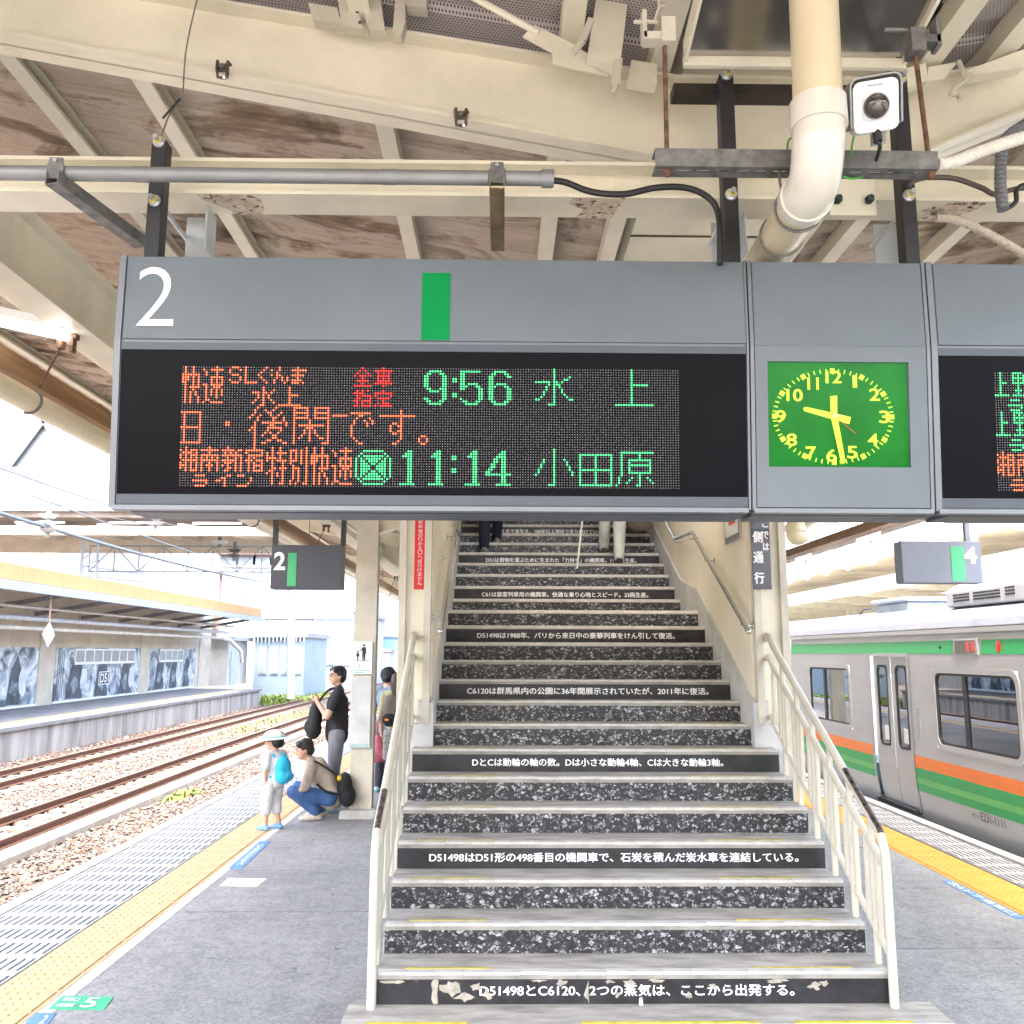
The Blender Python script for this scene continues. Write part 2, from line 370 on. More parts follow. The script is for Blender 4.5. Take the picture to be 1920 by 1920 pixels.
MB().box(-7.72, -7.36, 0, 90, -1.33, -1.17).build('cable_trough', conc_lt, None, 'long pale concrete cable trough lying in the ballast beside the platform', 'cable trough', bevel=.01)

def stones(n, x0, x1, y0, y1, size, name, pw=1.7, seed=1):
    """loose ballast: each stone a small uneven octahedron"""
    rng = np.random.default_rng(seed)
    x = rng.uniform(x0, x1, n); y = y0+(y1-y0)*rng.random(n)**pw; s = size*rng.uniform(.6, 1.5, n)
    base = np.array([(1, 0, 0), (0, 1, 0), (-1, 0, 0), (0, -1, 0), (.1, .1, .75), (0, 0, -.7)], float)
    V = base[None]*rng.uniform(.65, 1.25, (n, 6, 1)); a = rng.uniform(0, 6.28, n)
    X = V[..., 0]*np.cos(a)[:, None]-V[..., 1]*np.sin(a)[:, None]; Y = V[..., 0]*np.sin(a)[:, None]+V[..., 1]*np.cos(a)[:, None]
    P = np.stack([X*s[:, None]+x[:, None], Y*s[:, None]+y[:, None], V[..., 2]*s[:, None]+(-1.305+rng.uniform(0, .03, n))[:, None]], -1)
    F = np.array([(0, 1, 4), (1, 2, 4), (2, 3, 4), (3, 0, 4), (1, 0, 5), (2, 1, 5), (3, 2, 5), (0, 3, 5)])
    FF = (F[None]+6*np.arange(n)[:, None, None]).reshape(-1, 3)
    me = bpy.data.meshes.new(name); me.from_pydata(P.reshape(-1, 3).tolist(), [], FF.tolist())
    ca = me.color_attributes.new('stone', 'FLOAT_COLOR', 'POINT')
    pal = np.array([(.115, .085, .073), (.065, .05, .042), (.14, .115, .106), (.105, .06, .043), (.036, .031, .029), (.19, .165, .152)])
    cc = pal[rng.integers(0, len(pal), n)]*rng.uniform(.8, 1.15, (n, 1)); cc = np.repeat(np.c_[cc, np.ones(n)], 6, 0)
    ca.data.foreach_set('color', cc.ravel()); me.update(); return me
def stone_mat():
    m = bpy.data.materials.new('ballast_stone'); m.use_nodes = True; n = m.node_tree.nodes
    at = n.new('ShaderNodeVertexColor'); at.layer_name = 'stone'; b = n['Principled BSDF']; b.inputs['Roughness'].default_value = .9
    m.node_tree.links.new(at.outputs[0], b.inputs['Base Color']); return m
sm = stone_mat()
link('ballast', stones(85000, -14.2, -3.76, 5, 52, .034, 'ballast'), sm, None, 'loose brown and grey ballast stones between the tracks', 'ballast', kind='stuff')

# weeds between the rails
def tuft(name, label, cx, cy, rx, ry, h, n, z=-1.3, seed=3, kind='stuff', col=None):
    rng = random.Random(seed); mb = MB()
    for i in range(n):
        a_ = rng.uniform(0, 6.28); q = math.sqrt(rng.random()); x = cx+rx*q*math.cos(a_); y = cy+ry*q*math.sin(a_)
        hh = h*rng.uniform(.4, 1.2)*(1.1-.5*q); b_ = rng.uniform(0, 6.28); L = hh*.55; wd = rng.uniform(.015, .04)*max(1, h*1.6)
        dx, dy = math.cos(b_), math.sin(b_)
        p0 = Vector((x, y, z)); p1 = Vector((x+dx*L*.4, y+dy*L*.4, z+hh*.7)); p2 = Vector((x+dx*L, y+dy*L, z+hh)); s_ = Vector((-dy, dx, 0))*wd
        mb.add([p0-s_*.6, p0+s_*.6, p1+s_, p1-s_, p2], [(0, 1, 2, 3), (3, 2, 4)])
    return link(name, mb.flat(name), col or grass, None, label, 'weeds', kind=kind)
grass = M('weed_green', (.15, .22, .035), .7, var=.3, scale=3)
tuft('weeds', 'bright green weeds on the bank below the pale building beyond the tracks', -14.6, 62, 2.6, 8, .38, 4200, seed=5)
tuft('weeds', 'low green weeds growing between the two left tracks', -10.3, 42, .9, 9, .14, 500, seed=8)
tuft('weeds', 'small green weeds behind the child hat beside the cable trough', -7.0, 20.5, .3, 1.0, .14, 120, seed=9)
tuft('weeds', 'green weeds seen between the column and the stair post', -6.5, 62, 1.6, 14, .5, 1600, seed=12)

# ================================================================== FAR PLATFORM
fp = thing('far_platform', None, None, (-16.5, 35, -.3), kind='structure')
MB().box(-19.2, -14.30, 5, 54.4, -1.4, -.42).build('platform_wall', conc_wall, fp)
MB().box(-19.2, -14.22, 5, 54.5, -.42, -.30).build('platform_slab', M('far_asphalt', (.19, .20, .21), .9, var=.15, scale=1.5), fp)
MB().box(-15.25, -15.0, 5, 54.4, -.30, -.292).build('yellow_line', M('far_yellow_line', (.72, .47, .16), .7, var=.1, scale=3), fp)
# ================================================================== CANOPY OVER THE PLATFORM
def deck_mat(name, base, dirt, amt, holes=True):
    m = bpy.data.materials.new(name); m.use_nodes = True; n = m.node_tree.nodes; l = m.node_tree.links; b = n['Principled BSDF']
    b.inputs['Roughness'].default_value = .85
    g = n.new('ShaderNodeNewGeometry'); src = g.outputs['Position']
    mp = n.new('ShaderNodeMapping'); mp.inputs['Scale'].default_value = (.9, 1.7, 1); l.new(src, mp.inputs[0])
    no = n.new('ShaderNodeTexNoise'); no.inputs['Scale'].default_value = 1.6; no.inputs['Detail'].default_value = 8; no.inputs['Roughness'].default_value = .68; no.inputs['Distortion'].default_value = .6
    l.new(mp.outputs[0], no.inputs['Vector'])
    cr = n.new('ShaderNodeValToRGB'); e = cr.color_ramp.elements
    e[0].position = .30; e[0].color = (*[c*.35 for c in dirt], 1); e[1].position = .70; e[1].color = (*base, 1)
    x = e.new(.42); x.color = (*dirt, 1); x = e.new(.50); x.color = (*[(p+q*2)/3 for p, q in zip(dirt, base)], 1); x = e.new(.60); x.color = (*[(p+q)/2 for p, q in zip(dirt, base)], 1)
    if amt < .5: e[0].position = .1; e[1].position = .25; e[2].position = .12
    l.new(no.outputs[0], cr.inputs[0])
    # perforation: staggered grid of small holes
    def math_(op, a, b_=None):
        k = n.new('ShaderNodeMath'); k.operation = op
        if isinstance(a, (int, float)): k.inputs[0].default_value = a
        else: l.new(a, k.inputs[0])
        if b_ is not None:
            if isinstance(b_, (int, float)): k.inputs[1].default_value = b_
            else: l.new(b_, k.inputs[1])
        return k.outputs[0]
    sx = n.new('ShaderNodeSeparateXYZ'); l.new(src, sx.inputs[0]); p = .0125
    gx = math_('MULTIPLY', sx.outputs[0], 1/p); gy = math_('MULTIPLY', sx.outputs[1], 1/p)
    row = math_('FLOOR', gy); odd = math_('MULTIPLY', math_('MODULO', math_('ABSOLUTE', row), 2.0), .5)
    fx = math_('SUBTRACT', math_('FRACT', math_('ADD', gx, odd)), .5); fy = math_('SUBTRACT', math_('FRACT', gy), .5)
    d2 = math_('ADD', math_('MULTIPLY', fx, fx), math_('MULTIPLY', fy, fy)); hole = math_('LESS_THAN', d2, .075)
    mx = n.new('ShaderNodeMix'); mx.data_type = 'RGBA'; l.new(math_('MULTIPLY', hole, .85 if holes else .25), mx.inputs[0]); l.new(cr.outputs[0], mx.inputs[6]); mx.inputs[7].default_value = (.02, .016, .014, 1)
    l.new(mx.outputs[2], b.inputs['Base Color']); return m
deck_grey = deck_mat('perforated_deck', (.46, .425, .41), (.35, .315, .30), .2)
deck_brown = deck_mat('stained_deck', (.60, .52, .43), (.24, .175, .12), 1.0, holes=False)

XV0, XV1 = .62, 1.44                  # the valley between the two roof slopes
def z_up(x):                          # underside of the main beams' upper flange
    if x < XV0: return 3.914-.168*(x-XV0)
    if x > XV1: return 3.914+.185*(x-XV1)
    return 3.914
def z_lo(x):
    if x < .54: return 3.617-.190*(x-.54) if x > -1.8 else 4.061-.168*(x+1.8)
    if x > 1.45: return 3.617+.45*(x-1.45) if x < 1.95 else 3.842+.185*(x-1.95)
    return 3.617
XL, XR = -5.6, 4.45  # XR: unseen right edge, placed to keep sun off the tiles and sign
can = thing('platform_canopy', 'cream steel butterfly canopy with stained corrugated deck above the platform', 'canopy', (.7, 5, 3.5))
SWL, SWR, SWY = -.66, 2.14, 7.12       # the stair well opens the deck behind this line
def main_beam(yf, xs=None):
    """a cranked H-beam following the roof: web, two flanges"""
    if xs is None and yf > SWY:
        main_beam(yf, [XL+.1, -3.6, -1.8, SWL]); return main_beam(yf, [SWR, 2.9, XR-.02])
    xs = xs or [XL+.1, -3.6, -1.8, .54, XV0, 1.0, XV1, 1.95, 2.9, XR-.02]; t = .012; wd = .135; yw = yf+wd/2
    o = MB()
    for k in range(len(xs)-1):
        x0, x1 = xs[k], xs[k+1]
        o.hexa([(x0, yw-.005, z_lo(x0)), (x1, yw-.005, z_lo(x1)), (x1, yw+.005, z_lo(x1)), (x0, yw+.005, z_lo(x0))], [(x0, yw-.005, z_up(x0)), (x1, yw-.005, z_up(x1)), (x1, yw+.005, z_up(x1)), (x0, yw+.005, z_up(x0))])
    b_ = o.build('cross_beam', cream, can)
    for nm, fz, s_ in (('lower_flange', z_lo, 0), ('upper_flange', z_up, 1)):
        q = MB()
        rows = []
        for x in xs: z = fz(x); rows.append([(x, yf, z), (x, yf+wd, z), (x, yf+wd, z+t), (x, yf, z+t), (x, yf, z)])
        q.sheet(rows); q.build(nm, cream, b_)
    return b_
for yf in (-5.0, 2.85, 10.72, 18.7, 26.7, 34.7, 42.7, 50.7): main_beam(yf)
# purlins: C channels along the platform
def purlin(x, y0=-3.0, y1=58, wd=.075, h=.085):
    zb = z_up(x)+.0135
    mb = MB(); mb.box(x-wd/2, x+wd/2, y0, y1, zb, zb+.006).box(x-wd/2, x-wd/2+.006, y0, y1, zb+.006, zb+h).box(x-wd/2+.006, x+wd/2, y0, y1, zb+h-.006, zb+h)
    mb.box(x+wd/2-.005, x+wd/2, y0, y1, zb+.006, zb+.02)
    return mb.build('purlin', cream, can)
for x in (-5.45, -4.75, -3.95, -3.15, -2.1, -1.53, -.5, .24, .56, 1.5, 1.77, 2.45, 3.3): purlin(x, y1=SWY if SWL < x < SWR else 58)
# corrugated sheets: ribs run down the slope, profile repeats along the platform
def sheet_mesh(x0, x1, wd, nrib):
    mb = MB(); p = wd/nrib; ys = []
    for k in range(nrib): ys += [(k*p, 0), (k*p+p*.42, 0), (k*p+p*.52, .026), (k*p+p*.90, .026)]
    ys.append((wd, 0)); mid = 4
    for i in range(len(ys)-1):
        (ya, za), (yb, zb) = ys[i], ys[i+1]
        mb.add([(x0, ya, z_up(x0)+.1+za), (x1, ya, z_up(x1)+.1+za), (x1, yb, z_up(x1)+.1+zb), (x0, yb, z_up(x0)+.1+zb)], [(0, 1, 2, 3)])
    return mb
def roof_sheet(x0, x1, y0, y1):
    mb = MB(); mb.hexa([(x0, y0, z_up(x0)+.16), (x1, y0, z_up(x1)+.16), (x1, y1, z_up(x1)+.16), (x0, y1, z_up(x0)+.16)], [(x0, y0, z_up(x0)+.2), (x1, y0, z_up(x1)+.2), (x1, y1, z_up(x1)+.2), (x0, y1, z_up(x0)+.2)])
    mb.build('roof_sheet', galv, can)
for x0, x1, n0, n1 in ((XL, .60, -7, 0), (1.46, XR, -7, 0)):
    og = link('deck_sheet', sheet_mesh(x0, x1, .9, 4).flat('deck_sheet'), deck_grey, can); og.location = (0, -3, 0)
    for k in range(1, 7): inst(og, can, (0, -3+.9*k, 0))
    ob = link('deck_sheet', sheet_mesh(x0, x1, .9, 4).flat('deck_sheet'), deck_brown, can); ob.location = (0, 3.3, 0)
    for k in range(1, 4): inst(ob, can, (0, 3.3+.9*k, 0))
    roof_sheet(x0, x1, -3.2, SWY-.02)
ob = link('deck_sheet', sheet_mesh(XL, .60, .22, 1).flat('deck_sheet'), deck_brown, can); ob.location = (0, 6.9, 0)
ob = link('deck_sheet', sheet_mesh(1.46, XR, .22, 1).flat('deck_sheet'), deck_brown, can); ob.location = (0, 6.9, 0)
for x0, x1 in ((XL, SWL), (SWR, XR)):
    ob = link('deck_sheet', sheet_mesh(x0, x1, .9, 4).flat('deck_sheet'), deck_brown, can); ob.location = (0, SWY, 0)
    for k in range(1, 57): inst(ob, can, (0, SWY+.9*k, 0))
    roof_sheet(x0, x1, SWY, 58.5)
# eaves boards and valley gutter
MB().box(XL-.05, XL, -3.2, 58.5, z_up(XL)+.0, z_up(XL)+.24).build('eaves_board', cream_old, can)
MB().box(XR, XR+.05, -3.2, 58.5, z_up(XR)+.0, z_up(XR)+.24).build('eaves_board', cream_old, can)
gt = MB(); gz = 3.99
gt.add([(.60, -3, 4.11), (.66, -3, gz), (1.40, -3, gz), (1.46, -3, 4.11), (.60, SWY, 4.11), (.66, SWY, gz), (1.40, SWY, gz), (1.46, SWY, 4.11)], [(0, 1, 5, 4), (1, 2, 6, 5), (2, 3, 7, 6)])
gt.build('valley_gutter', cream, can)
for y in (4.2, 6.0): MB().box(.655, 1.405, y, y+.012, gz-.006, gz-.001).build('gutter_joint', rust, can)
# longitudinal girder low on the left, level tie beam carrying the boards
def hbeam_y(x0, x1, z0, z1, y0, y1, t=.014, name='girder', m=None):
    xc = (x0+x1)/2
    return MB().box(x0, x1, y0, y1, z0, z0+t).box(x0, x1, y0, y1, z1-t, z1).box(xc-.006, xc+.006, y0, y1, z0+t, z1-t).build(name, m or cream, can)
hbeam_y(-2.60, -2.41, 3.75, 4.14, .5, 58)
hbeam_y(3.50, 3.69, 3.75, 4.14, .5, 58)
tb = MB(); tb.box(-2.5, 3.7, 2.62, 2.754, 3.33, 3.342).box(-2.5, 3.7, 2.62, 2.754, 3.44, 3.452).box(-2.5, 3.7, 2.682, 2.692, 3.342, 3.44)
tie = tb.build('tie_beam', cream, can)
peel = M('peeled_paint', (.62, .52, .40), .7, var=.2, scale=30, chips=((.05, .04, .04), .75, 45))
def patch(pts, mat=peel, th=.0025, par=tie, name='peeled_paint'):
    """flake scar on the tie beam's underside: irregular polygon"""
    n = len(pts); mb = MB(); mb.add([(x, y, 3.33) for x, y in pts]+[(x, y, 3.33-th) for x, y in pts], [tuple(range(n))[::-1], tuple(range(n, 2*n))]+[(i, (i+1) % n, (i+1) % n+n, i+n) for i in range(n)])
    return mb.build(name, mat, par)
patch([(-.965, 2.622), (-.80, 2.621), (-.77, 2.66), (-.775, 2.72), (-.79, 2.752), (-.87, 2.753), (-.90, 2.71), (-.955, 2.66)])
patch([(.23, 2.621), (.40, 2.622), (.38, 2.68), (.37, 2.752), (.25, 2.753), (.27, 2.70), (.22, 2.66)])
patch([(1.32, 2.753), (1.40, 2.66), (1.46, 2.622), (1.56, 2.621), (1.55, 2.66), (1.48, 2.753)])
# columns with haunches
def column(x, y, label_part=None):
    wd = .26
    zt = z_lo(x)
    cb = MB().box(x-wd/2, x+wd/2, y-.09, y-.078, .09, zt).box(x-wd/2, x+wd/2, y+.078, y+.09, .09, zt).box(x-.006, x+.006, y-.078, y+.078, .09, zt).build('column', cream_old, can)
    # bracket arms swelling towards the column head
    for s_ in (-1, 1):
        xe = x+s_*1.35; mb = MB()
        mb.hexa([(x, y-.006, zt-.75), (xe, y-.006, z_lo(xe)-.002), (xe, y+.006, z_lo(xe)-.002), (x, y+.006, zt-.75)], [(x, y-.006, zt-.002), (xe, y-.006, z_lo(xe)), (xe, y+.006, z_lo(xe)), (x, y+.006, zt-.002)])
        mb.bar((x+s_*.13, y, zt-.70), (xe, y, z_lo(xe)-.012), .15, .014)
        mb.build('haunch', cream, cb)
    bm_ = bmesh.new(); bmesh.ops.create_cube(bm_, size=1); bmesh.ops.bevel(bm_, geom=bm_.edges[:], offset=.12, segments=2, affect='EDGES', profile=.6)
    for v in bm_.verts: v.co = Vector((x+v.co.x*.46*(1+.04*random.uniform(-1, 1)), y+v.co.y*.40, .045+v.co.z*.11))
    me = bpy.data.meshes.new('footing'); bm_.to_mesh(me); bm_.free(); link('footing', me, conc_lt, cb)
    return cb
for y in (10.8, 18.78, 26.78, 34.78, 42.78): column(-1.60, y)
for y in (10.8, 18.78, 26.78, 34.78): column(3.05, y)
# things on the first column
box = thing('column_cover', 'grey protective cover strapped round the cream platform column', 'cover', (-1.6, 10.68, .85))
MB().box(-1.74, -1.50, 10.66, 10.705, .80, 1.62).build('cover', M('cover_grey', (.52, .52, .51), .7, var=.1, scale=5), box, bevel=.008)
MB().box(-1.745, -1.495, 10.655, 10.708, .795, .84).build('strap', M('teal_grey', (.35, .45, .44), .6), box)
pl = thing('pictogram_plate', 'white plate with an adult and child pictogram on the platform column', 'sign', (-1.6, 10.65, 1.6))
MB().box(-1.735, -1.50, 10.668, 10.705, 1.64, 2.02).build('plate', white, pl, bevel=.004)
pm = MB(); yy = 10.665
def disc(mb, cx, cz, r, y, n=14): mb.add([(cx+r*math.cos(2*math.pi*i/n), y, cz+r*math.sin(2*math.pi*i/n)) for i in range(n)], [tuple(range(n))])
def polyxz(mb, pts, y): mb.add([(a, y, b) for a, b in pts], [tuple(range(len(pts)))])
disc(pm, -1.60, 1.975, .014, yy); polyxz(pm, [(-1.622, 1.955), (-1.578, 1.955), (-1.572, 1.885), (-1.582, 1.875), (-1.584, 1.80), (-1.596, 1.80), (-1.60, 1.87), (-1.604, 1.80), (-1.617, 1.80), (-1.62, 1.885)], yy)
polyxz(pm, [(-1.622, 1.95), (-1.645, 1.91), (-1.638, 1.90), (-1.618, 1.93)], yy)
disc(pm, -1.672, 1.905, .011, yy); polyxz(pm, [(-1.684, 1.89), (-1.66, 1.89), (-1.652, 1.845), (-1.664, 1.845), (-1.666, 1.80), (-1.678, 1.80), (-1.68, 1.845), (-1.692, 1.845)], yy)
polyxz(pm, [(-1.72, 1.797), (-1.52, 1.797), (-1.52, 1.79), (-1.72, 1.79)], yy)
polyxz(pm, [(-1.64, 1.78), (-1.637, 1.78), (-1.652, 1.70), (-1.66, 1.70)], yy)
link('pictogram', pm.flat('pictogram'), rubber, pl)
tm = MB()
for z0, n in ((1.675, 13), (1.652, 9)):
    for i in range(n): polyxz(tm, [(-1.72+i*.0155, z0), (-1.709+i*.0155, z0), (-1.709+i*.0155, z0+.011), (-1.72+i*.0155, z0+.011)], yy)
link('small_print', tm.flat('small_print'), M('teal_print', (.05, .38, .36), .6), pl)
# ================================================================== STAIRS
RS, GO, ZB = .16, .29, .068           # riser, going, height of the bottom tread
SXL, SXR = -.64, 2.09                 # open lower flight
WXL, WXR = -.52, 1.985                # between the walls
def nose(i):                          # nose line of tread i: (Y, Z)
    return (4.71+GO*i if i <= 14 else 9.60+.305*(i-15), ZB+RS*i)
NST = 30
def coal_mat():
    m = bpy.data.materials.new('coal_print'); m.use_nodes = True; n = m.node_tree.nodes; l = m.node_tree.links; b = n['Principled BSDF']; b.inputs['Roughness'].default_value = .5
    g = n.new('ShaderNodeNewGeometry'); mp = n.new('ShaderNodeMapping'); mp.inputs['Scale'].default_value = (1, 3.1, 1.25); l.new(g.outputs['Position'], mp.inputs[0])
    nw = n.new('ShaderNodeTexNoise'); nw.inputs['Scale'].default_value = 18; nw.inputs['Detail'].default_value = 3; l.new(mp.outputs[0], nw.inputs['Vector'])
    sc = n.new('ShaderNodeVectorMath'); sc.operation = 'SCALE'; sc.inputs[3].default_value = .05; l.new(nw.outputs[1], sc.inputs[0])
    ad = n.new('ShaderNodeVectorMath'); ad.operation = 'ADD'; l.new(mp.outputs[0], ad.inputs[0]); l.new(sc.outputs[0], ad.inputs[1])
    outs = []
    for scale in (34., 60.):
        v = n.new('ShaderNodeTexVoronoi'); v.inputs['Scale'].default_value = scale; l.new(ad.outputs[0], v.inputs['Vector'])
        e = n.new('ShaderNodeTexVoronoi'); e.feature = 'DISTANCE_TO_EDGE'; e.inputs['Scale'].default_value = scale; l.new(ad.outputs[0], e.inputs['Vector'])
        sp = n.new('ShaderNodeSeparateColor'); l.new(v.outputs['Color'], sp.inputs[0])
        pw = n.new('ShaderNodeMath'); pw.operation = 'POWER'; pw.inputs[1].default_value = 3.2; l.new(sp.outputs[0], pw.inputs[0])
        er = n.new('ShaderNodeMapRange'); er.inputs[1].default_value = .03; er.inputs[2].default_value = .16; l.new(e.outputs['Distance'], er.inputs[0])
        mu = n.new('ShaderNodeMath'); mu.operation = 'MULTIPLY'; l.new(pw.outputs[0], mu.inputs[0]); l.new(er.outputs[0], mu.inputs[1]); outs.append(mu.outputs[0])
    mx = n.new('ShaderNodeMath'); mx.operation = 'MAXIMUM'; l.new(outs[0], mx.inputs[0]); l.new(outs[1], mx.inputs[1])
    fn = n.new('ShaderNodeTexNoise'); fn.inputs['Scale'].default_value = 130; fn.inputs['Detail'].default_value = 3; l.new(g.outputs['Position'], fn.inputs['Vector'])
    fr = n.new('ShaderNodeMapRange'); fr.inputs[1].default_value = .3; fr.inputs[2].default_value = .65; fr.inputs[3].default_value = .35; l.new(fn.outputs[0], fr.inputs[0])
    m2 = n.new('ShaderNodeMath'); m2.operation = 'MULTIPLY'; l.new(mx.outputs[0], m2.inputs[0]); l.new(fr.outputs[0], m2.inputs[1])
    cr = n.new('ShaderNodeValToRGB'); cr.color_ramp.elements[0].color = (.006, .006, .008, 1); cr.color_ramp.elements[1].color = (.38, .38, .38, 1); cr.color_ramp.elements[1].position = .70
    x = cr.color_ramp.elements.new(.25); x.color = (.045, .045, .05, 1)
    l.new(m2.outputs[0], cr.inputs[0]); l.new(cr.outputs[0], b.inputs['Base Color']); return m
coal = coal_mat()
black_print = M('black_riser_print', (.016, .016, .019), .5, var=.5, scale=9, chips=((.07, .07, .075), .35, 25))
tread_m = M('tread_concrete', (.40, .37, .325), .85, var=.22, scale=3.5, bump=.3, bscale=160, stretch=(1, 4, 4), chips=((.42, .40, .37), .15, 40))
nose_tile_m = M('white_nosing_tile', (.52, .50, .455), .6, var=.12, scale=12)
yellow_strip = M('yellow_nosing_strip', (.52, .42, .04), .6, var=.2, scale=20)
flake_m = M('bare_riser_plaster', (.36, .33, .27), .9, var=.2, scale=25)
letter_w = M('white_lettering', (.80, .80, .80), .6, var=.05)
stair = thing('staircase', 'concrete staircase with black coal printed risers and white Japanese lettering', 'staircase', ((SXL+SXR)/2, 5, 0))
LET = {1: ('D51498とC6120、2つの蒸気は、ここから出発する。', 905, 1460), 4: ('D51498はD51形の498番目の機関車で、石炭を積んだ炭水車を連結している。', 812, 1478),
       7: ('DとCは動輪の軸の数。Dは小さな動輪4軸、Cは大きな動輪3軸。', 888, 1348), 10: ('C6120は群馬県内の公園に36年間展示されていたが、2011年に復活。', 877, 1325),
       13: ('D51498は1988年、パリから来日中の豪華列車をけん引して復活。', 895, 1265), 16: ('C61は旅客列車用の機関車。快適な乗り心地とスピード。33両生産。', 903, 1217),
       19: ('D51は貨物を運ぶために生まれた「力持ち」の機関車。1115両生産。', 910, 1196), 22: ('丈夫で長生き。100年以上現役で走り続けている', 938, 1131)}
NT = .034                             # nosing thickness
tile_cache = {}
for i in range(0, NST):
    Y, Z = nose(i); Yn, Zn = nose(i+1)
    a_, b_ = (SXL, SXR) if i < 7 else (WXL, WXR)
    if i == 7: a_, b_ = SXL, SXR
    if i >= 8: a_, b_ = WXL, WXR
    if i == 0: a_, b_ = -.78, 2.30
    back = Yn+.03
    st = MB().box(a_, b_, Y+.012, back, max(-.03, Z-RS-.02) if i else -.02, Z).build('step', tread_m, stair)
    xs0, xs1 = (SXL, SXR) if i <= 7 else (WXL, WXR)
    # white nosing tiles, laid with open joints
    ln = .15
    if i <= 11 and i >= 1:
        n = int(round((b_-a_-.02)/ln)); ln = (b_-a_-.02)/n
        if ('t', ln) not in tile_cache: tile_cache[('t', ln)] = MB().box(.0012, ln-.0012, -.004, .045, -.012, .004).mesh('nosing_tile')
        for k in range(n):
            q = link('nosing_tile', tile_cache[('t', ln)], nose_tile_m, st); q.location = (a_+.01+k*ln, Y+.004+random.uniform(-.0012, .0012), Z+random.uniform(-.0015, .0015)); q.rotation_euler = (0, random.uniform(-.006, .006), random.uniform(-.008, .008))
        MB().box(a_+.005, b_-.005, Y+.004, Y+.05, Z-NT, Z-.0125).build('nosing_edge', concrete, st)
    else:
        MB().box(a_+.004, b_-.004, Y, Y+.045, Z-.03, Z+.003).build('nosing', nose_tile_m, st, bevel=.003)
    if i <= 8:
        L = b_-a_
        for u0, u1 in ((.045+.012*i*0, .225), (.735, .93)):
            MB().box(a_+L*(u0+random.uniform(-.01, .01)), a_+L*(u1+random.uniform(-.02, .02)), Y+.050, Y+.066, Z-.002, Z+.006).build('yellow_strip', yellow_strip, st)
    if i == 0:
        MB().box(a_+1.2, a_+2.1, Y+.05, Y+.066, Z-.002, Z+.006).build('yellow_strip', yellow_strip, st)
    # printed film on the riser below the nose
    if i >= 1:
        lo = Z-RS+.002; hi = Z-NT; yr = Y+.0075
        txt = i in LET
        r_ = MB().box(a_+.006, b_-.006, yr, yr+.006, lo, hi).build('riser_print', black_print if txt else coal, st)
        if txt:
            body, p0, p1 = LET[i]
            A = atY(p0, 1200, yr).x; B = atY(p1, 1200, yr).x
            h = (hi-lo)*.40; mb = MB()
            text_bold(mb, body, (A, yr-.0018, lo+(hi-lo)*.32), (1, 0, 0), (0, 0, 1), B-A, h*1.15, 0.0, .0015, (0, -1, 0))
            link('lettering', mb.flat('lettering'), letter_w, r_)
        if i == 1:                    # torn film: ragged bare patches along the top and left
            rng = random.Random(4)
            for x0, x1, dz0, dz1 in ((.01, .07, .82, 1), (.105, .125, .05, .95), (.125, .165, .35, 1), (.15, .19, .08, .5), (.18, .205, .55, .85), (.205, .225, .2, .6), (.35, .37, .7, 1), (.402, .414, .05, .9), (.44, .465, .82, 1), (.462, .474, .25, .5), (.48, .505, .75, 1), (.53, .56, .86, 1), (.60, .612, .2, .45), (.645, .665, .6, .8), (.755, .80, .82, 1), (.835, .868, .55, .85), (.86, .88, .7, .92), (.30, .33, .88, 1)):
                n = 13; pts = []
                for k in range(n):
                    t = 2*math.pi*k/n; rr = rng.uniform(.35, 1.1)
                    pts.append((a_+(b_-a_)*((x0+x1)/2+(x1-x0)/2*math.cos(t)*rr*1.1), min(hi-.001, lo+(hi-lo)*max(.01, min(1, (dz0+dz1)/2+(dz1-dz0)/2*math.sin(t)*rr*1.2)))))
                fm = MB(); fm.add([(x, yr-.004, z) for x, z in pts]+[(x, yr+.001, z) for x, z in pts], [tuple(range(n))[::-1]]+[(k, (k+1) % n, (k+1) % n+n, k+n) for k in range(n)])
                link('torn_patch', fm.flat('torn_patch'), flake_m, r_)
            fm = MB(); x = 1.10; y0 = yr-.006
            fm.add([(x-.35, y0, lo+.03), (x-.335, y0, lo+.035), (x-.325, y0-.012, lo-.035), (x-.355, y0-.014, lo-.03)], [(0, 1, 2, 3)]); link('hanging_scrap', fm.flat('hanging_scrap'), white, r_)
# landing behind tread 14 and the upper landing
MB().box(WXL, WXR, nose(14)[0]+.2, nose(15)[0]+.05, nose(14)[1]-.1, nose(14)[1]-.004).build('landing', tread_m, stair)
yt, zt = nose(NST-1); MB().box(WXL, WXR, yt+.25, yt+6, zt-.15, zt-.004).build('upper_landing', tread_m, stair)
# solid core under the flight, seen from the side
core = MB()
def core_prof(x0, x1, i0, i1):
    ya, za = nose(i0); yb, zb = nose(i1)
    pr = [(ya+.02, za-RS-.01), (yb+.25, zb-RS-.01), (yb+.25, max(-.02, zb-RS-1.2)), (ya+1.4, -.02), (ya+.02, -.02)]
    core.prism(pr, 'x', x0+.005, x1-.005)
core_prof(SXL, SXR, 1, 7); core_prof(WXL, WXR, 8, 14)
core.build('stair_core', conc_lt, stair)
core2 = MB(); y15, z15 = nose(15); y29, z29 = nose(29); core2.prism([(y15-.6, z15-RS-.03), (y15, z15-RS-.03), (y29, z29-RS-.03), (y29, z29-.5), (y15-.6, z15-.6)], 'x', WXL, WXR); core2.build('stair_soffit', conc_lt, stair)

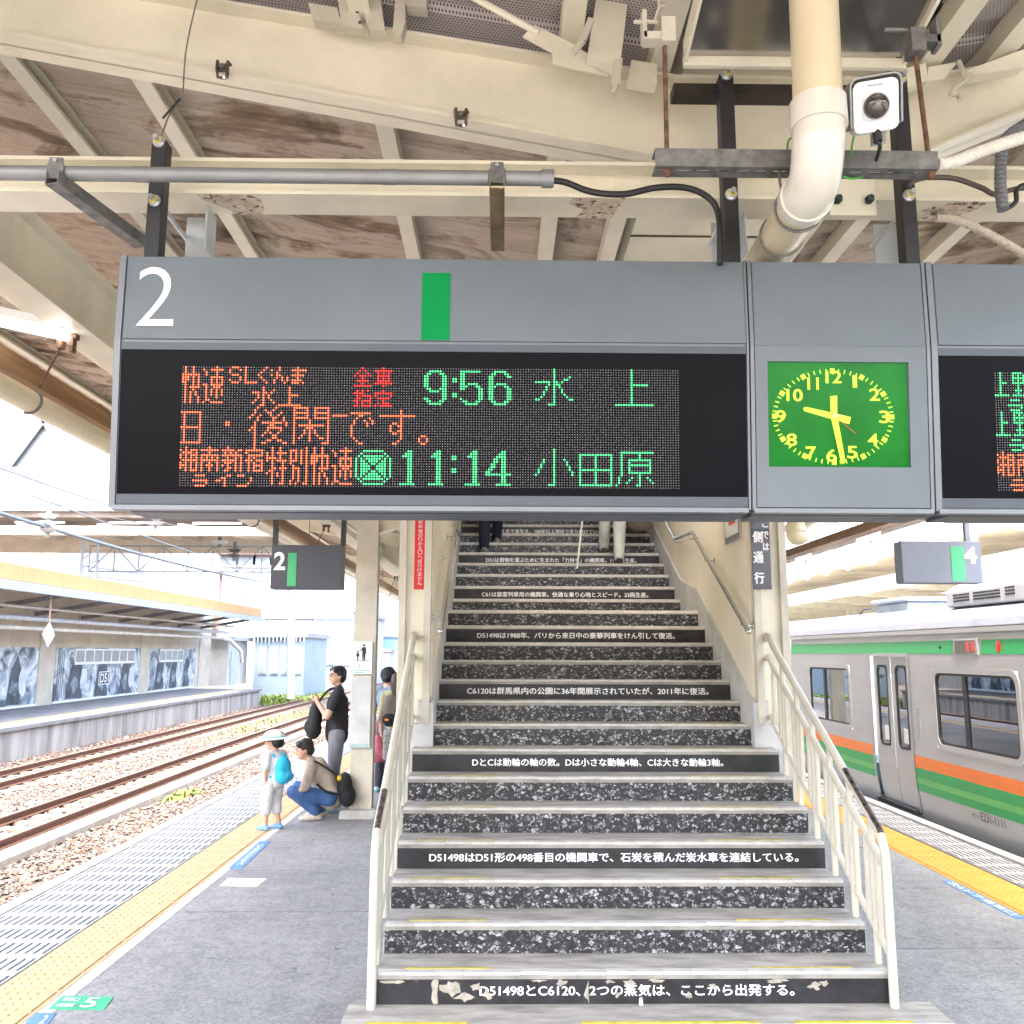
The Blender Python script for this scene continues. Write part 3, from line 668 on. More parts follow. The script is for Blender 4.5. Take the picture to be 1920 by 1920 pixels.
# ---------------------------------------------------------------- stair enclosure
panel_m = M('cream_wall_panel', (.78, .72, .57), .55, var=.05, scale=2)
plinth_m = M('grey_stringer', (.50, .50, .49), .8, var=.10, scale=4)
def slope_z(y):                       # line of the noses
    if y < nose(14)[0]: return nose(0)[1]+(y-nose(0)[0])/GO*RS
    if y < nose(15)[0]: return nose(14)[1]
    return nose(15)[1]+(y-nose(15)[0])/.305*RS
Y0, YW = 6.97, 20.5
def soff(y): return 5.2 if y < 9 else 5.2+(y-9)*.42
for side in (-1, 1):
    lab = ('cream panelled wall on the left of the stairs, its post carrying the red sign', 'cream panelled wall on the right of the stairs, its post carrying the navy sign')[side > 0]
    wl = thing('stair_wall', lab, 'wall', ((-.65, 2.12)[side > 0], 10, 1), 'walls enclosing the stairs')
    xi = (WXL, WXR)[side > 0]; xo = xi+side*.10
    ys = [Y0+.05+k*.75 for k in range(19)]
    for k in range(len(ys)-1):        # upright panels with joints
        y0, y1 = ys[k]+.002, ys[k+1]-.002
        zl0, zl1 = slope_z(y0)+.20, slope_z(y1)+.20
        MB().hexa([(xi, y0, zl0), (xo, y0, zl0), (xo, y1, zl1), (xi, y1, zl1)], [(xi, y0, soff(y0)), (xo, y0, soff(y0)), (xo, y1, soff(y1)), (xi, y1, soff(y1))]).build('wall_panel', panel_m, wl)
    # stringer below the panels, standing 2 cm proud
    xp = xi-side*.02; pr = []
    yl = [Y0-.02, nose(14)[0], nose(14)[0]+.02, nose(15)[0], YW]
    mb = MB(); rows = []
    for y in yl: z = slope_z(y)+.215; rows.append([(xp, y, max(.0, z-1.6)), (xp, y, z), (xo-side*.004, y, z), (xo-side*.004, y, max(.0, z-1.6))])
    mb.sheet(rows); mb.add(rows[0], [(0, 1, 2, 3)]); mb.build('stringer', plinth_m, wl)
    # entrance post: three upright strips of unequal depth
    xa, xb = ((-.785, -.532), (2.003, 2.27))[side > 0]
    zb = 1.36
    pst = MB().box(xa+.055, xb-.055, 6.985, 7.10, zb, 4.4).build('post', cream, wl)
    MB().box(xa, xa+.055, 6.94, 7.12, 0 if side < 0 else zb, 4.4).build('post_flange', cream_old, pst)
    MB().box(xb-.055, xb, 6.94, 7.12, zb if side < 0 else 0, 4.4).build('post_flange', cream_old, pst)
    MB().box(xa+.055, xb-.01, 6.96, 7.13, 0, zb-.003).build('post_base', plinth_m, pst)
    # stainless handrail on brackets
    hx = (xi+.09, xi-.09)[side > 0]
    pa = [(hx, 6.75, 2.06), (hx, 8.60, 3.07), (hx, 9.45, 3.11), (hx, 13.5, 3.11+(13.5-9.45)*RS/.305), (hx, 17.5, 3.11+(17.5-9.45)*RS/.305)] if side > 0 else [(hx, 6.6, 2.05), (hx, 8.65, 3.09), (hx, 9.45, 3.13), (hx, 13.5, 3.13+(13.5-9.45)*RS/.305), (hx, 17.5, 3.13+(17.5-9.45)*RS/.305)]
    hr = thing('wall_handrail', ('stainless handrail fixed to the left stair wall', 'stainless handrail fixed to the right stair wall')[side > 0], 'handrail', (hx, 7, 2), 'stainless wall handrails')
    MB().tube(pa, .019, 12).build('rail', steel, hr, smooth=True)
    MB().ball(pa[0], .021, 10, 6).build('end_cap', steel, hr, smooth=True)
    for y in (6.95, 8.1, 8.75, 9.5, 11, 12.5, 14):
        for q in range(len(pa)-1):
            if pa[q][1] <= y <= pa[q+1][1]: t_ = (y-pa[q][1])/(pa[q+1][1]-pa[q][1]); z = pa[q][2]*(1-t_)+pa[q+1][2]*t_
        MB().tube([(hx, y, z-.015), (hx, y, z-.055), (xi, y, z-.06)], .007, 8).cyl((xi-side*.006, y, z-.06), (xi, y, z-.06), .026, 12).build('bracket', steel, hr)
# end of the stair well; unseen roof shaped to block sun, admit sky light
sr = thing('stair_roof', 'unseen cream soffit over the stair well, shaped to keep sun off the steps', 'roof', (.7, 12, 6.3))
def slab(y0, y1): MB().hexa([(WXL-.1, y0, soff(y0)+.002), (WXR+.1, y0, soff(y0)+.002), (WXR+.1, y1, soff(y1)+.002), (WXL-.1, y1, soff(y1)+.002)], [(WXL-.1, y0, soff(y0)+.1), (WXR+.1, y0, soff(y0)+.1), (WXR+.1, y1, soff(y1)+.1), (WXL-.1, y1, soff(y1)+.1)]).build('soffit', panel_m, sr)
slab(6.4, 9.0); slab(9.0, YW+3)
MB().box(WXL-.1, WXR+.1, YW+2.9, YW+3, 2, soff(YW+3)).build('end_wall', panel_m, sr)
# notice window on the right wall
nw = thing('wall_notice', 'small framed notice with a red mark on the right stair wall', 'notice', (1.98, 8.1, 2.9))
q = [atX(1384, 1012, 1.975), atX(1384, 958, 1.975), atX(1398, 950, 1.975), atX(1398, 1008, 1.975)]
def sheet_on_x(mb, x, y0, y1, z0, z1, t=.01, s_=-1): return mb.box(min(x, x+s_*t), max(x, x+s_*t), y0, y1, z0, z1)
sheet_on_x(MB(), 1.984, 7.15, 7.62, 2.83, 3.55, .02).build('frame', steel, nw)
sheet_on_x(MB(), 1.963, 7.19, 7.58, 2.88, 3.50, .004).build('paper', white, nw)
sheet_on_x(MB(), 1.958, 7.25, 7.45, 2.97, 3.05, .002).build('red_mark', M('red_print', (.65, .03, .02), .5), nw)
# vertical signs on the posts
red_m = M('red_sign_film', (.66, .012, .018), .45, var=.04); navy_m = M('navy_enamel', (.012, .016, .055), .3, var=.15, coat=.3)
t = thing('vertical_sign', 'narrow red vertical sign with white Japanese lettering on the left stair post', 'sign', (-.63, 6.97, 2.4))
A = atY(776, 1105, 6.98); B = atY(797, 1105, 6.98)
MB().box(A.x, B.x+.004, 6.972, 6.984, A.z, 3.25).build('plate', red_m, t)
s_ = '在来線から出口・新幹線のりかえ口へは行けません。'; ch = .047; mb = MB(); z = A.z+.012
cxm = (A.x+B.x)/2
for c_ in reversed(s_):
    if c_ in '。': text_on(mb, c_, (cxm+.004, 6.9695, z+.02), (1, 0, 0), (0, 0, 1), .01, .01, .01); z += .022; continue
    if c_ == '・': text_on(mb, c_, (cxm-.004, 6.9695, z+.004), (1, 0, 0), (0, 0, 1), .008, .008, .01); z += .018; continue
    text_on(mb, c_, (cxm-.017, 6.9695, z), (1, 0, 0), (0, 0, 1), .034, .030, 0.0); z += .0345
link('lettering', mb.flat('lettering'), letter_w, t)
t = thing('vertical_sign', 'navy vertical enamel sign with white Japanese characters on the right stair post', 'sign', (2.08, 6.93, 2.4))
A = atY(1413, 1105, 6.93); B = atY(1446, 1106, 6.93)
MB().box(A.x-.004, B.x+.004, 6.922, 6.936, A.z, 3.30).build('plate', navy_m, t, bevel=.002)
mb = MB(); z = A.z+.045
for c_ in reversed('左側通行'): text_bold(mb, c_, (A.x+.008, 6.9205, z), (1, 0, 0), (0, 0, 1), .076, .088, 0.0, .004, (0, -1, 0)); z += .163
link('lettering', mb.flat('lettering'), letter_w, t); mb = MB(); z = 2.70
for c_ in reversed('ここでは'): text_bold(mb, c_, (B.x-.052, 6.9205, z), (1, 0, 0), (0, 0, 1), .045, .058, 0.0, .0024, (0, -1, 0)); z += .092
link('lettering', mb.flat('lettering'), letter_w, t)

# ---------------------------------------------------------------- tubular railings of the lower flight
rail_cream = M('railing_paint', (.53, .49, .395), .35, var=.06, scale=6, chips=((.25, .14, .09), .10, 30), coat=.1)
bare = M('bare_worn_metal', (.16, .12, .10), .4, .6, var=.5, scale=30)
for side in (-1, 1):
    x = (-.655, 2.085)[side > 0]
    rl = thing('stair_railing', ('cream tubular railing on the left of the lower stairs', 'cream tubular railing on the right of the lower stairs')[side > 0], 'railing', (x, 4.96, .07), 'stair railings')
    sl = (2.04-.92)/(6.9-4.96)
    T = lambda y: .90+(y-4.96)*sl
    top = [(x, 4.96, .068), (x, 4.96, .74), (x, 4.966, .83), (x, 4.99, .895), (x, 5.03, .945), (x, 5.4, T(5.4)), (x, 6.78, T(6.78)), (x, 6.86, T(6.86)+.03), (x, 6.93, T(6.90)+.015), (x+side*.0, 6.97, T(6.90)-.02)]
    rail_o = MB().tube(top, .0245, 14).build('top_rail', rail_cream, rl, smooth=True)
    MB().tube([(x, 5.005, .925), (x, 5.03, .951), (x, 5.4, T(5.4)+.006), (x, 5.47, T(5.47)+.006)] if side > 0 else [(x, 5.02, .942), (x, 5.3, T(5.3)+.006)], .0205, 12).build('worn_patch', bare, rail_o, smooth=True).location.z += .0048
    for nm, dz, r_ in (('middle_rail', -.165, .0205), ('bottom_rail', -.615, .0175)):
        MB().tube([(x, 4.97, T(4.97)+dz+.02), (x, 6.82, T(6.82)+dz), (x, 6.90, T(6.9)+dz+.02), (x, 6.96, T(6.9)+dz)], r_, 12).build(nm, rail_cream, rl, smooth=True)
    for k in range(1, 7):
        Y_, Z_ = nose(k); y = Y_+.135
        MB().cyl((x, y, Z_), (x, y, T(y)-.005), .019, 12).build('post', rail_cream, rl, smooth=True)
    for k in range(13):
        y = 5.07+k*.145
        if min(abs(y-(nose(j)[0]+.135)) for j in range(1, 7)) < .05: continue
        MB().cyl((x, y, T(y)-.615), (x, y, T(y)-.165), .0165, 10).build('baluster', rail_cream, rl, smooth=True)
# ================================================================== DEPARTURE BOARDS
BY, BZT, BZK, BZB, SET = 2.5, 3.06, 2.797, 2.313, .0425      # plane, top, kink, bottom, set-back of the tilted lower face
def face(x, t, off=0.0):             # point on the tilted lower face; t 0 at the kink, 1 at the bottom; off towards the viewer
    return Vector((x, BY+SET*t-off, BZK-(BZK-BZB)*t-off*.09))
DEP = .26
def cabinet(root, x0, x1, body_m, name='housing', ins=0.0):
    pr = [(BY+ins, BZT), (BY+ins, BZK), (BY+SET+ins, BZB), (BY+DEP-SET, BZB), (BY+DEP, BZK), (BY+DEP, BZT)]
    return MB().prism(pr, 'x', x0, x1).build(name, body_m, root)
def face_quad(mb, x0, x1, t0, t1, off):
    return mb.add([face(x0, t1, off), face(x1, t1, off), face(x1, t0, off), face(x0, t0, off)], [(0, 1, 2, 3)])
def face_slab(x0, x1, t0, t1, off0, off1):
    return MB().hexa([face(x0, t1, off0), face(x1, t1, off0), face(x1, t0, off0), face(x0, t0, off0)], [face(x0, t1, off1), face(x1, t1, off1), face(x1, t0, off1), face(x0, t0, off1)])
def board(x0, x1, label):
    root = thing('departure_board', label, 'departure board', ((x0+x1)/2, BY+.13, BZB), 'hanging departure boards')
    cab = cabinet(root, x0+.004, x1-.004, signtrim)
    MB().box(x0+.022, x1-.006, BY-.006, BY+.002, BZK+.006, BZT-.002).build('header_panel', signgrey, root, bevel=.002)
    # end trims
    for a_, b_ in ((x0, x0+.018), (x1-.006, x1)):
        pr = [(BY-.008, BZT+.002), (BY-.008, BZK), (BY+SET-.008, BZB-.002), (BY+SET+.02, BZB-.002), (BY+.02, BZK), (BY+.02, BZT+.002)]
        MB().prism(pr, 'x', a_, b_).build('edge_trim', signtrim, root)
    face_slab(x0+.020, x1-.007, .012, .985, -.004, .001).build('screen_glass', screen, root)
    for t0, t1 in ((.006, .052), (.925, .985)): face_slab(x0+.020, x1-.007, t0, t1, .0015, .005).build('screen_border', signdark, root)
    MB().box(x0+.008, x1-.008, BY+SET-.012, BY+SET+.025, BZB-.010, BZB+.003).build('bottom_trim', signtrim, root)
    MB().box(x0+.05, x1-.012, BY+SET+.032, BY+DEP-SET-.01, BZB-.012, BZB-.001).build('bottom_plate', signdark, root)
    return root
b1 = board(-1.128, .733, 'large grey departure board with a white 2 and dot matrix rows')
b2 = board(1.276, 3.1, 'second grey departure board cut off at the right edge of the photo')
A = atY(255, 613, BY); B = atY(333, 503, BY)
mb = MB(); text_on(mb, '2', (A.x, BY-.0075, A.z), (1, 0, 0), (0, 0, 1), B.x-A.x, B.z-A.z, -.010); link('platform_number', mb.flat('platform_number'), white, b1)
A = atY(790, 643, BY); B = atY(845, 514, BY); MB().box(A.x, B.x, BY-.0085, BY-.006, BZK+.008, B.z).build('green_bar', green_sign, b1)

# ---- dot matrix: 192 x 48
PITX, PITT = (.523+.926)/191, (.873-.157)/47
LX0, LT0 = -.926, .157
dots = {}
def put(c, r, rows, col):
    for j, s_ in enumerate(rows):
        for i, ch in enumerate(s_):
            if ch == '#': dots[(c+i, r+j)] = col
def line(c0, r0, c1, r1, col):
    n = max(abs(c1-c0), abs(r1-r0), 1)
    for k in range(n+1): dots[(round(c0+(c1-c0)*k/n), round(r0+(r1-r0)*k/n))] = col
def pts(col, *ps):
    for c, r in ps: dots[(c, r)] = col
O, D_, G_ = 'orange', 'red', 'green'
KAI = ['.#..#..', '.#..#..', '.#..#..', '#######', '###.#.#', '###.#.#', '##..#.#', '.#..#.#', '.#.####', '.#..#..', '.#.#.#.', '.#.#.#.', '.#.#..#', '.#.#..#', '.#.#..#']
SOKU = ['.....#..', '#..#####', '.#...#..', '.#...#..', '...#####', '...#.#.#', '...#.#.#', '##.#####', '.#..###.', '.#.#.#.#', '.#.#.#.#', '.#.#.#.#', '.#...#..', '.##.....', '#..#####']
put(0, 0, KAI, O); put(8, 0, SOKU, O)
put(18, 0, ['.###.', '#...#', '#....', '.###.', '....#', '#...#', '.###.'], O); put(24, 0, ['#....']*6+['#####'], O)
put(29, 0, ['...#', '..#.', '.#..', '#...', '.#..', '..#.', '...#'], O); pts(O, (34, 1), (34, 3))
put(35, 0, ['..#...', '..#...', '.#....', '.##...', '.#.#.#', '#..#.#', '#...#.'], O)
put(42, 0, ['..#...', '######', '..#...', '#####.', '..#...', '####..', '###.#.'], O)
line(31, 8, 31, 15, O); pts(O, (30, 15), (27, 10), (28, 10), (29, 10), (32, 10), (34, 10), (35, 9), (29, 11), (29, 12), (28, 13), (27, 14), (33, 11), (33, 12), (34, 13), (35, 14))
line(41, 8, 41, 15, O); line(41, 11, 44, 11, O); line(37, 15, 45, 15, O)
put(66, 0, ['...#...', '..#.#..', '.#...#.', '#.###.#', '...#...', '.#####.', '...#...', '#######'], D_)
put(74, 0, ['...#...', '#######', '.#.#.#.', '.#####.', '.#.#.#.', '.#####.', '#######', '...#...'], D_)
put(66, 9, ['.#.#.#.', '####...', '.#.####', '.##...#', '##.####', '.#.#..#', '##.####'], D_)
put(74, 9, ['...#...', '#######', '#.....#', '.#####.', '...#...', '.#.###.', '#.#####'], D_)
NINE = ['..#####..', '.##...##.', '##.....##', '##.....##', '##.....##', '##.....##', '##.....##', '.##...###', '..####.##', '.......##', '.......##', '##.....##', '.##...##.', '..#####..']
FIVE = ['########.', '##.......', '##.......', '##.......', '##.......', '##.####..', '###...##.', '##.....##', '.......##', '.......##', '.......##', '#......##', '.##...##.', '..#####..']
SIX = ['..#####..', '.##...##.', '##.....##', '##.......', '##.......', '##.####..', '###...##.', '##.....##', '##.....##', '##.....##', '##.....##', '##.....##', '.##...##.', '..#####..']
put(93, 1, NINE, G_); put(107, 1, FIVE, G_); put(118, 1, SIX, G_)
COLON = ['##', '##', '..', '..', '..', '..', '##', '##']; put(104, 4, COLON, G_)
line(143, 0, 143, 14, G_); pts(G_, (141, 14), (142, 14), (144, 5), (144, 6), (145, 6), (145, 7), (146, 8), (146, 9), (147, 10), (148, 11), (149, 12), (150, 12), (146, 5), (147, 4), (148, 4), (149, 3), (141, 6), (140, 7), (140, 8), (139, 9), (139, 10), (138, 11), (137, 12), (136, 12)); line(136, 5, 141, 5, G_)
line(173, 0, 173, 14, G_); line(173, 6, 179, 6, G_); line(167, 14, 181, 14, G_)
# second row
for r in (18, 24, 30): line(0, r, 7, r, O)
line(1, 18, 1, 30, O); line(7, 18, 7, 30, O); pts(O, (17, 22), (18, 22), (17, 23), (18, 23))
pts(O, (29, 16), (28, 17), (28, 18), (27, 19), (26, 20), (30, 19), (29, 20), (29, 21), (27, 24), (26, 25)); line(28, 22, 28, 31, O)
pts(O, (32, 17), (36, 16), (35, 17), (33, 18), (34, 18), (38, 18), (34, 19), (37, 19), (35, 20), (36, 20), (39, 20), (35, 21), (39, 21), (40, 22), (34, 23), (35, 23), (40, 23), (33, 25), (38, 25), (32, 26), (34, 26), (37, 26), (31, 27), (35, 27), (36, 27), (35, 28), (36, 28), (33, 29), (34, 29), (37, 29), (38, 29), (31, 30), (32, 30), (39, 30), (40, 30)); line(31, 22, 38, 22, O); line(33, 24, 38, 24, O)
line(43, 16, 43, 30, O); line(56, 16, 56, 30, O); pts(O, (54, 30), (55, 30))
for r in (16, 18, 20): line(43, r, 48, r, O); line(51, r, 56, r, O)
line(48, 16, 48, 20, O); line(51, 16, 51, 20, O); line(49, 21, 49, 29, O); line(45, 23, 54, 23, O)
pts(O, (48, 24), (50, 24), (47, 25), (51, 25), (47, 26), (51, 26), (46, 27), (52, 27), (45, 28), (53, 28), (54, 28))
line(58, 19, 63, 19, O); line(65, 18, 72, 18, O); pts(O, (68, 19), (69, 19), (67, 20), (66, 21), (66, 22), (66, 28), (67, 29), (68, 30), (69, 30), (72, 20), (70, 21), (73, 21), (71, 22), (73, 22), (71, 23)); line(65, 23, 65, 27, O)
line(76, 19, 89, 19, O); line(84, 17, 84, 28, O); pts(O, (81, 22), (82, 22), (80, 23), (83, 23), (80, 24), (80, 25), (83, 25), (81, 26), (82, 26), (83, 29), (81, 30), (82, 30))
pts(O, (92, 27), (93, 27), (91, 28), (94, 28), (91, 29), (94, 29), (92, 30), (93, 30))
# third row
SHO = ['..#....', '#.#.###', '.####.#', '#.#.###', '#.#.#.#', '.######', '#.#.#.#', '###.#.#', '#.#.#.#', '..#.###']
NAN = ['...#...', '#######', '...#...', '#######', '#.#.#.#', '#######', '#..#..#', '#.###.#', '#..#..#', '#..#..#']
SHIN = ['..#.....', '#####.##', '.#.#.#..', '########', '..#..#.#', '######.#', '.###.#.#', '#.#..#.#', '..##.#.#', '.##..#.#']
JUKU = ['...#...', '#######', '#.....#', '.######', '.#.#...', '###.###', '.#.#..#', '.#.####', '.#.#..#', '.#.####']
put(0, 32, SHO, O); put(8, 32, NAN, O); put(16, 32, SHIN, O); put(25, 32, JUKU, O)
line(6, 43, 9, 43, O); line(5, 45, 10, 45, O); pts(O, (10, 46)); line(6, 47, 9, 47, O)
pts(O, (18, 43), (19, 43), (16, 44), (17, 44), (14, 45), (15, 45), (17, 45), (17, 46), (17, 47), (22, 43), (23, 43), (24, 43), (27, 44), (27, 45), (26, 46)); line(22, 47, 25, 47, O)
put(33, 32, ['..#..#..', '..#..#..', '#.#.####', '#.#..#..', '####.#..', '#.#.####', '..#...#.', '..#...#.', '..##.###', '.##...#.', '#.#.#.#.', '..#.#.#.', '..#...#.', '..#...#.', '..#..##.'], O)
put(42, 32, ['......#', '###.#.#', '#.#.#.#', '#.#.#.#', '#.#.#.#', '###.#.#', '#...#.#', '.#....#', '.###..#', '.#.#..#', '.#.#..#', '.#.#..#', '.#.#..#', '#..#..#', '#.#..##'], O)
put(50, 32, KAI, O); put(58, 32, SOKU, O)
RING = ['...########...', '..#........#..', '.#.########.#.', '#.#.######.#.#', '#.##.####.##.#', '#.###.##.###.#', '#.####..####.#', '#.####..####.#', '#.###.##.###.#', '#.##.####.##.#', '#.#.######.#.#', '.#.########.#.', '..#........#..', '...########...']
put(67, 33, RING, G_)
ONE = ['...##.', '..###.', '.####.', '...##.', '...##.', '...##.', '...##.', '...##.', '...##.', '...##.', '...##.', '...##.', '...##.', '######']
FOUR = ['......##..', '.....###..', '....####..', '...##.##..', '...##.##..', '..##..##..', '..##..##..', '.##...##..', '##....##..', '##########', '......##..', '......##..', '......##..', '....######']
put(84, 33, ONE, G_); put(95, 33, ONE, G_); put(104, 35, ['##', '##', '..', '..', '..', '##', '##'], G_); put(109, 33, ONE, G_); put(117, 33, FOUR, G_)
line(143, 32, 143, 46, G_); pts(G_, (141, 46), (142, 46), (139, 36), (139, 37), (138, 38), (138, 39), (137, 40), (137, 41), (136, 42), (147, 36), (148, 37), (148, 38), (149, 39), (149, 40), (150, 41), (150, 42))
for r in (34, 40, 46): line(153, r, 165, r, G_)
for c in (153, 159, 165): line(c, 34, c, 46, G_)
line(169, 33, 181, 33, G_); line(169, 33, 169, 42, G_); line(168, 43, 168, 45, G_); pts(G_, (167, 46), (176, 34), (176, 35), (175, 46), (173, 43), (172, 44), (171, 45), (179, 43), (180, 44), (181, 45)); line(176, 42, 176, 46, G_)
for r in (36, 38, 41): line(172, r, 180, r, G_)
line(172, 36, 172, 41, G_); line(180, 36, 180, 41, G_)
led_m = {'orange': emit('led_orange', (1.0, .155, .065), 2.5*K), 'red': emit('led_red', (1.0, .035, .03), 1.8*K), 'green': emit('led_green', (.10, 1.0, .33), 1.25*K)}
led_off = M('led_off', (.26, .25, .26), .4, var=.1)
def led_parts(root, x0, t0, ncol, nrow, lit, pitx=PITX, pitt=PITT):
    groups = {'orange': MB(), 'red': MB(), 'green': MB(), None: MB()}
    ang = [(math.cos(math.pi*(k+.5)/3), math.sin(math.pi*(k+.5)/3)) for k in range(6)]
    hh = BZK-BZB
    for r in range(nrow):
        for c in range(ncol):
            k = lit.get((c, r)); rad = .40*pitx if k else .22*pitx
            x = x0+c*pitx; t = t0+r*pitt
            vs = [face(x+rad*q[0], t+rad*q[1]/hh, .0030) for q in ang]; vs.append(face(x, t, .0045))
            groups[k].add(vs, [(i, (i+1) % 6, 6) for i in range(6)])
    for k, g in groups.items():
        if g.v: link('led_dots', g.flat('led_dots'), led_m[k] if k else led_off, root, {'orange': 'orange lit dots', 'red': 'red lit dots', 'green': 'green lit dots', None: 'unlit grey dots'}[k], kind='stuff')
led_parts(b1, LX0, LT0, 192, 48, dots)
d1 = dots; dots = {}
UE = ['..#...', '..#...', '..#...', '..#...', '..###.', '..#...', '..#...', '..#...', '..#...', '######']
NO = ['####..#', '#.#.#.#', '#####..', '#.#.###', '#####.#', '..#...#', '..#..#.', '.###.#.', '..#..#.', '#####..']
for r in (0, 16): put(0, r, UE, G_); put(7, r, NO, G_); line(6, r+11, 9, r+11, G_); line(5, r+13, 10, r+13, G_); pts(G_, (10, r+14)); line(6, r+15, 9, r+15, G_)
put(0, 32, SHO, O); put(8, 32, NAN, O); line(6, 43, 9, 43, O); line(5, 45, 10, 45, O); pts(O, (10, 46)); line(6, 47, 9, 47, O)
for r in (0, 16): put(15, r, ['.#####.', '...#...', '#######', '#.#.#.#', '#######', '..###..', '.#.#.#.', '#..#..#', '...#...', '...#...'], G_)
put(16, 32, SHIN, O); put(25, 32, JUKU, O)
led_parts(b2, atY(1867, 700, BY).x, LT0, 192, 48, dots)

# ---- clock unit between the boards
cu = thing('clock_unit', 'grey panel with a green rectangular station clock between the boards', 'clock', (1.0, BY+.13, BZB))
cx0, cx1 = .7375, 1.2715
cabinet(cu, cx0+.004, cx1-.004, signtrim, ins=.02)
MB().box(cx0+.014, cx1-.012, BY-.006, BY+.002, BZK, BZT-.002).build('upper_panel', signgrey, cu)
TL = atY(1437, 679, BY+.008); BR = atY(1709, 876, BY+.024)
tt0 = (BZK-TL.z)/(BZK-BZB); tt1 = (BZK-BR.z)/(BZK-BZB); kx0, kx1 = TL.x, BR.x
pan = MB()
for a_, b_, t0, t1 in ((cx0+.014, cx1-.012, 0, tt0), (cx0+.014, cx1-.012, tt1, .985), (cx0+.014, kx0, tt0, tt1), (kx1, cx1-.012, tt0, tt1)):
    pan.hexa([face(a_, t1, -.012), face(b_, t1, -.012), face(b_, t0, -.012), face(a_, t0, -.012)], [face(a_, t1, .006), face(b_, t1, .006), face(b_, t0, .006), face(a_, t0, .006)])
pan.build('lower_panel', signgrey, cu)
for a_, b_ in ((cx0, cx0+.011), (cx1-.010, cx1)):
    pr = [(BY-.008, BZT+.002), (BY-.008, BZK), (BY+SET-.008, BZB-.002), (BY+SET+.02, BZB-.002), (BY+.02, BZK), (BY+.02, BZT+.002)]
    MB().prism(pr, 'x', a_, b_).build('edge_trim', signtrim, cu)
MB().box(cx0+.004, cx1-.004, BY+SET-.012, BY+SET+.025, BZB-.010, BZB+.003).build('bottom_trim', signtrim, cu)
MB().box(cx0+.01, cx1-.01, BY+SET+.032, BY+DEP-SET-.01, BZB-.012, BZB-.001).build('bottom_plate', signdark, cu)
face_m = M('clock_green', (.002, .10, .008), .5, var=.25, scale=4, spec=.1, emis=((.002, .30, .03), .40*K))  # weak glow added to the dial colour to keep its green vivid
dl = face_slab(kx0-.004, kx1+.004, tt0-.006, tt1+.006, -.013, -.006).build('dial', face_m, cu)
lime = M('clock_lime', (.55, .78, .02), .4, var=.02, emis=((.55, .85, .02), .42*K))  # marks, numerals and hands carry an added glow too
hcl = BZK-BZB
cxm, ctm = (atY(1564, 780, BY+.016).x), (BZK-atY(1564, 780, BY+.016).z)/hcl
rx, rz = .174, .136
def cp(dx, dz, off): return face(cxm+dx, ctm-dz/hcl, off)
def cpoly(mb, pts_, off): mb.add([cp(a_, b_, off) for a_, b_ in pts_], [tuple(range(len(pts_)))])
mb = MB()
for k in range(60):
    a_ = 2*math.pi*k/60; s_, c_ = math.sin(a_), math.cos(a_); X_, Z_ = rx*s_, rz*c_
    L, wd = (.008, .007) if k % 5 == 0 else (.0065, .0016)
    n = math.hypot(s_/rx*1, c_/rz*1); ux, uz = (s_, c_); px_, pz_ = (-uz, ux)
    cpoly(mb, [(X_-ux*L-px_*wd, Z_-uz*L-pz_*wd), (X_+ux*L*.9-px_*wd, Z_+uz*L*.9-pz_*wd), (X_+ux*L*.9+px_*wd, Z_+uz*L*.9+pz_*wd), (X_-ux*L+px_*wd, Z_-uz*L+pz_*wd)], -.0045)
link('minute_marks', mb.flat('minute_marks'), lime, cu)
numc = {1: (1602, 715), 2: (1640, 739), 3: (1660, 780), 4: (1640, 822), 5: (1602, 845), 6: (1563, 851), 7: (1524, 846), 8: (1487, 822), 9: (1465, 779), 10: (1490, 740), 11: (1524, 719), 12: (1562, 707)}
xv = face(1, 0)-face(0, 0); zv = (face(0, 0)-face(0, 1)).normalized()
for k, (px_, py_) in numc.items():
    mb = MB(); w_ = .029 if k < 10 else .046
    if k == 1: w_ = .011
    if k == 11: w_ = .032
    p = atY(px_, py_, BY+.016); c_ = cp(p.x-cxm, 0, -.0045); t_ = (BZK-p.z)/hcl
    text_bold(mb, str(k), face(p.x-w_/2, t_+.0195/hcl, -.0045), xv, zv, w_, .036, .004, .0011, (0, -1, 0)); link('numeral', mb.flat('numeral'), lime, cu)
def hand(nm, tip, tail, w0, w1, w2, off, m_, rounded=True):
    P = atY(*tip, BY+.016); Q = atY(*tail, BY+.016); a_ = Vector((P.x-cxm, P.z-atY(1564, 780, BY+.016).z)); b_ = Vector((Q.x-cxm, Q.z-atY(1564, 780, BY+.016).z))
    d_ = (a_-b_).normalized(); s_ = Vector((-d_.y, d_.x)); pt = [b_-s_*w0, b_+s_*w0, s_*w1, a_+s_*w2]
    if rounded: pt += [a_+d_*w2*math.sin(q)+s_*w2*math.cos(q) for q in (.5, 1.0, 1.57, 2.1, 2.6)]
    pt += [a_-s_*w2, -s_*w1]
    n = len(pt); mb = MB(); mb.add([cp(p[0], p[1], off) for p in pt]+[cp(p[0], p[1], off-.0015) for p in pt], [tuple(range(n)), tuple(range(n, 2*n))]+[(i, (i+1) % n, (i+1) % n+n, i+n) for i in range(n)])
    return mb.build(nm, m_, cu)
hand('hour_hand', (1511, 767), (1595, 788), .0105, .0095, .0068, -.0005, lime); hand('minute_hand', (1584, 863), (1562, 743), .0105, .0095, .0068, .0015, lime)
hand('second_hand', (1606, 812), (1566, 782), .0006, .0007, .0008, .0028, M('clock_red', (.75, .03, .03), .4), False)
mb = MB(); mb.cyl(cp(.003, .001, .0015), cp(.003, .001, .006), .0045, 12); mb.build('hub', zinc, cu)
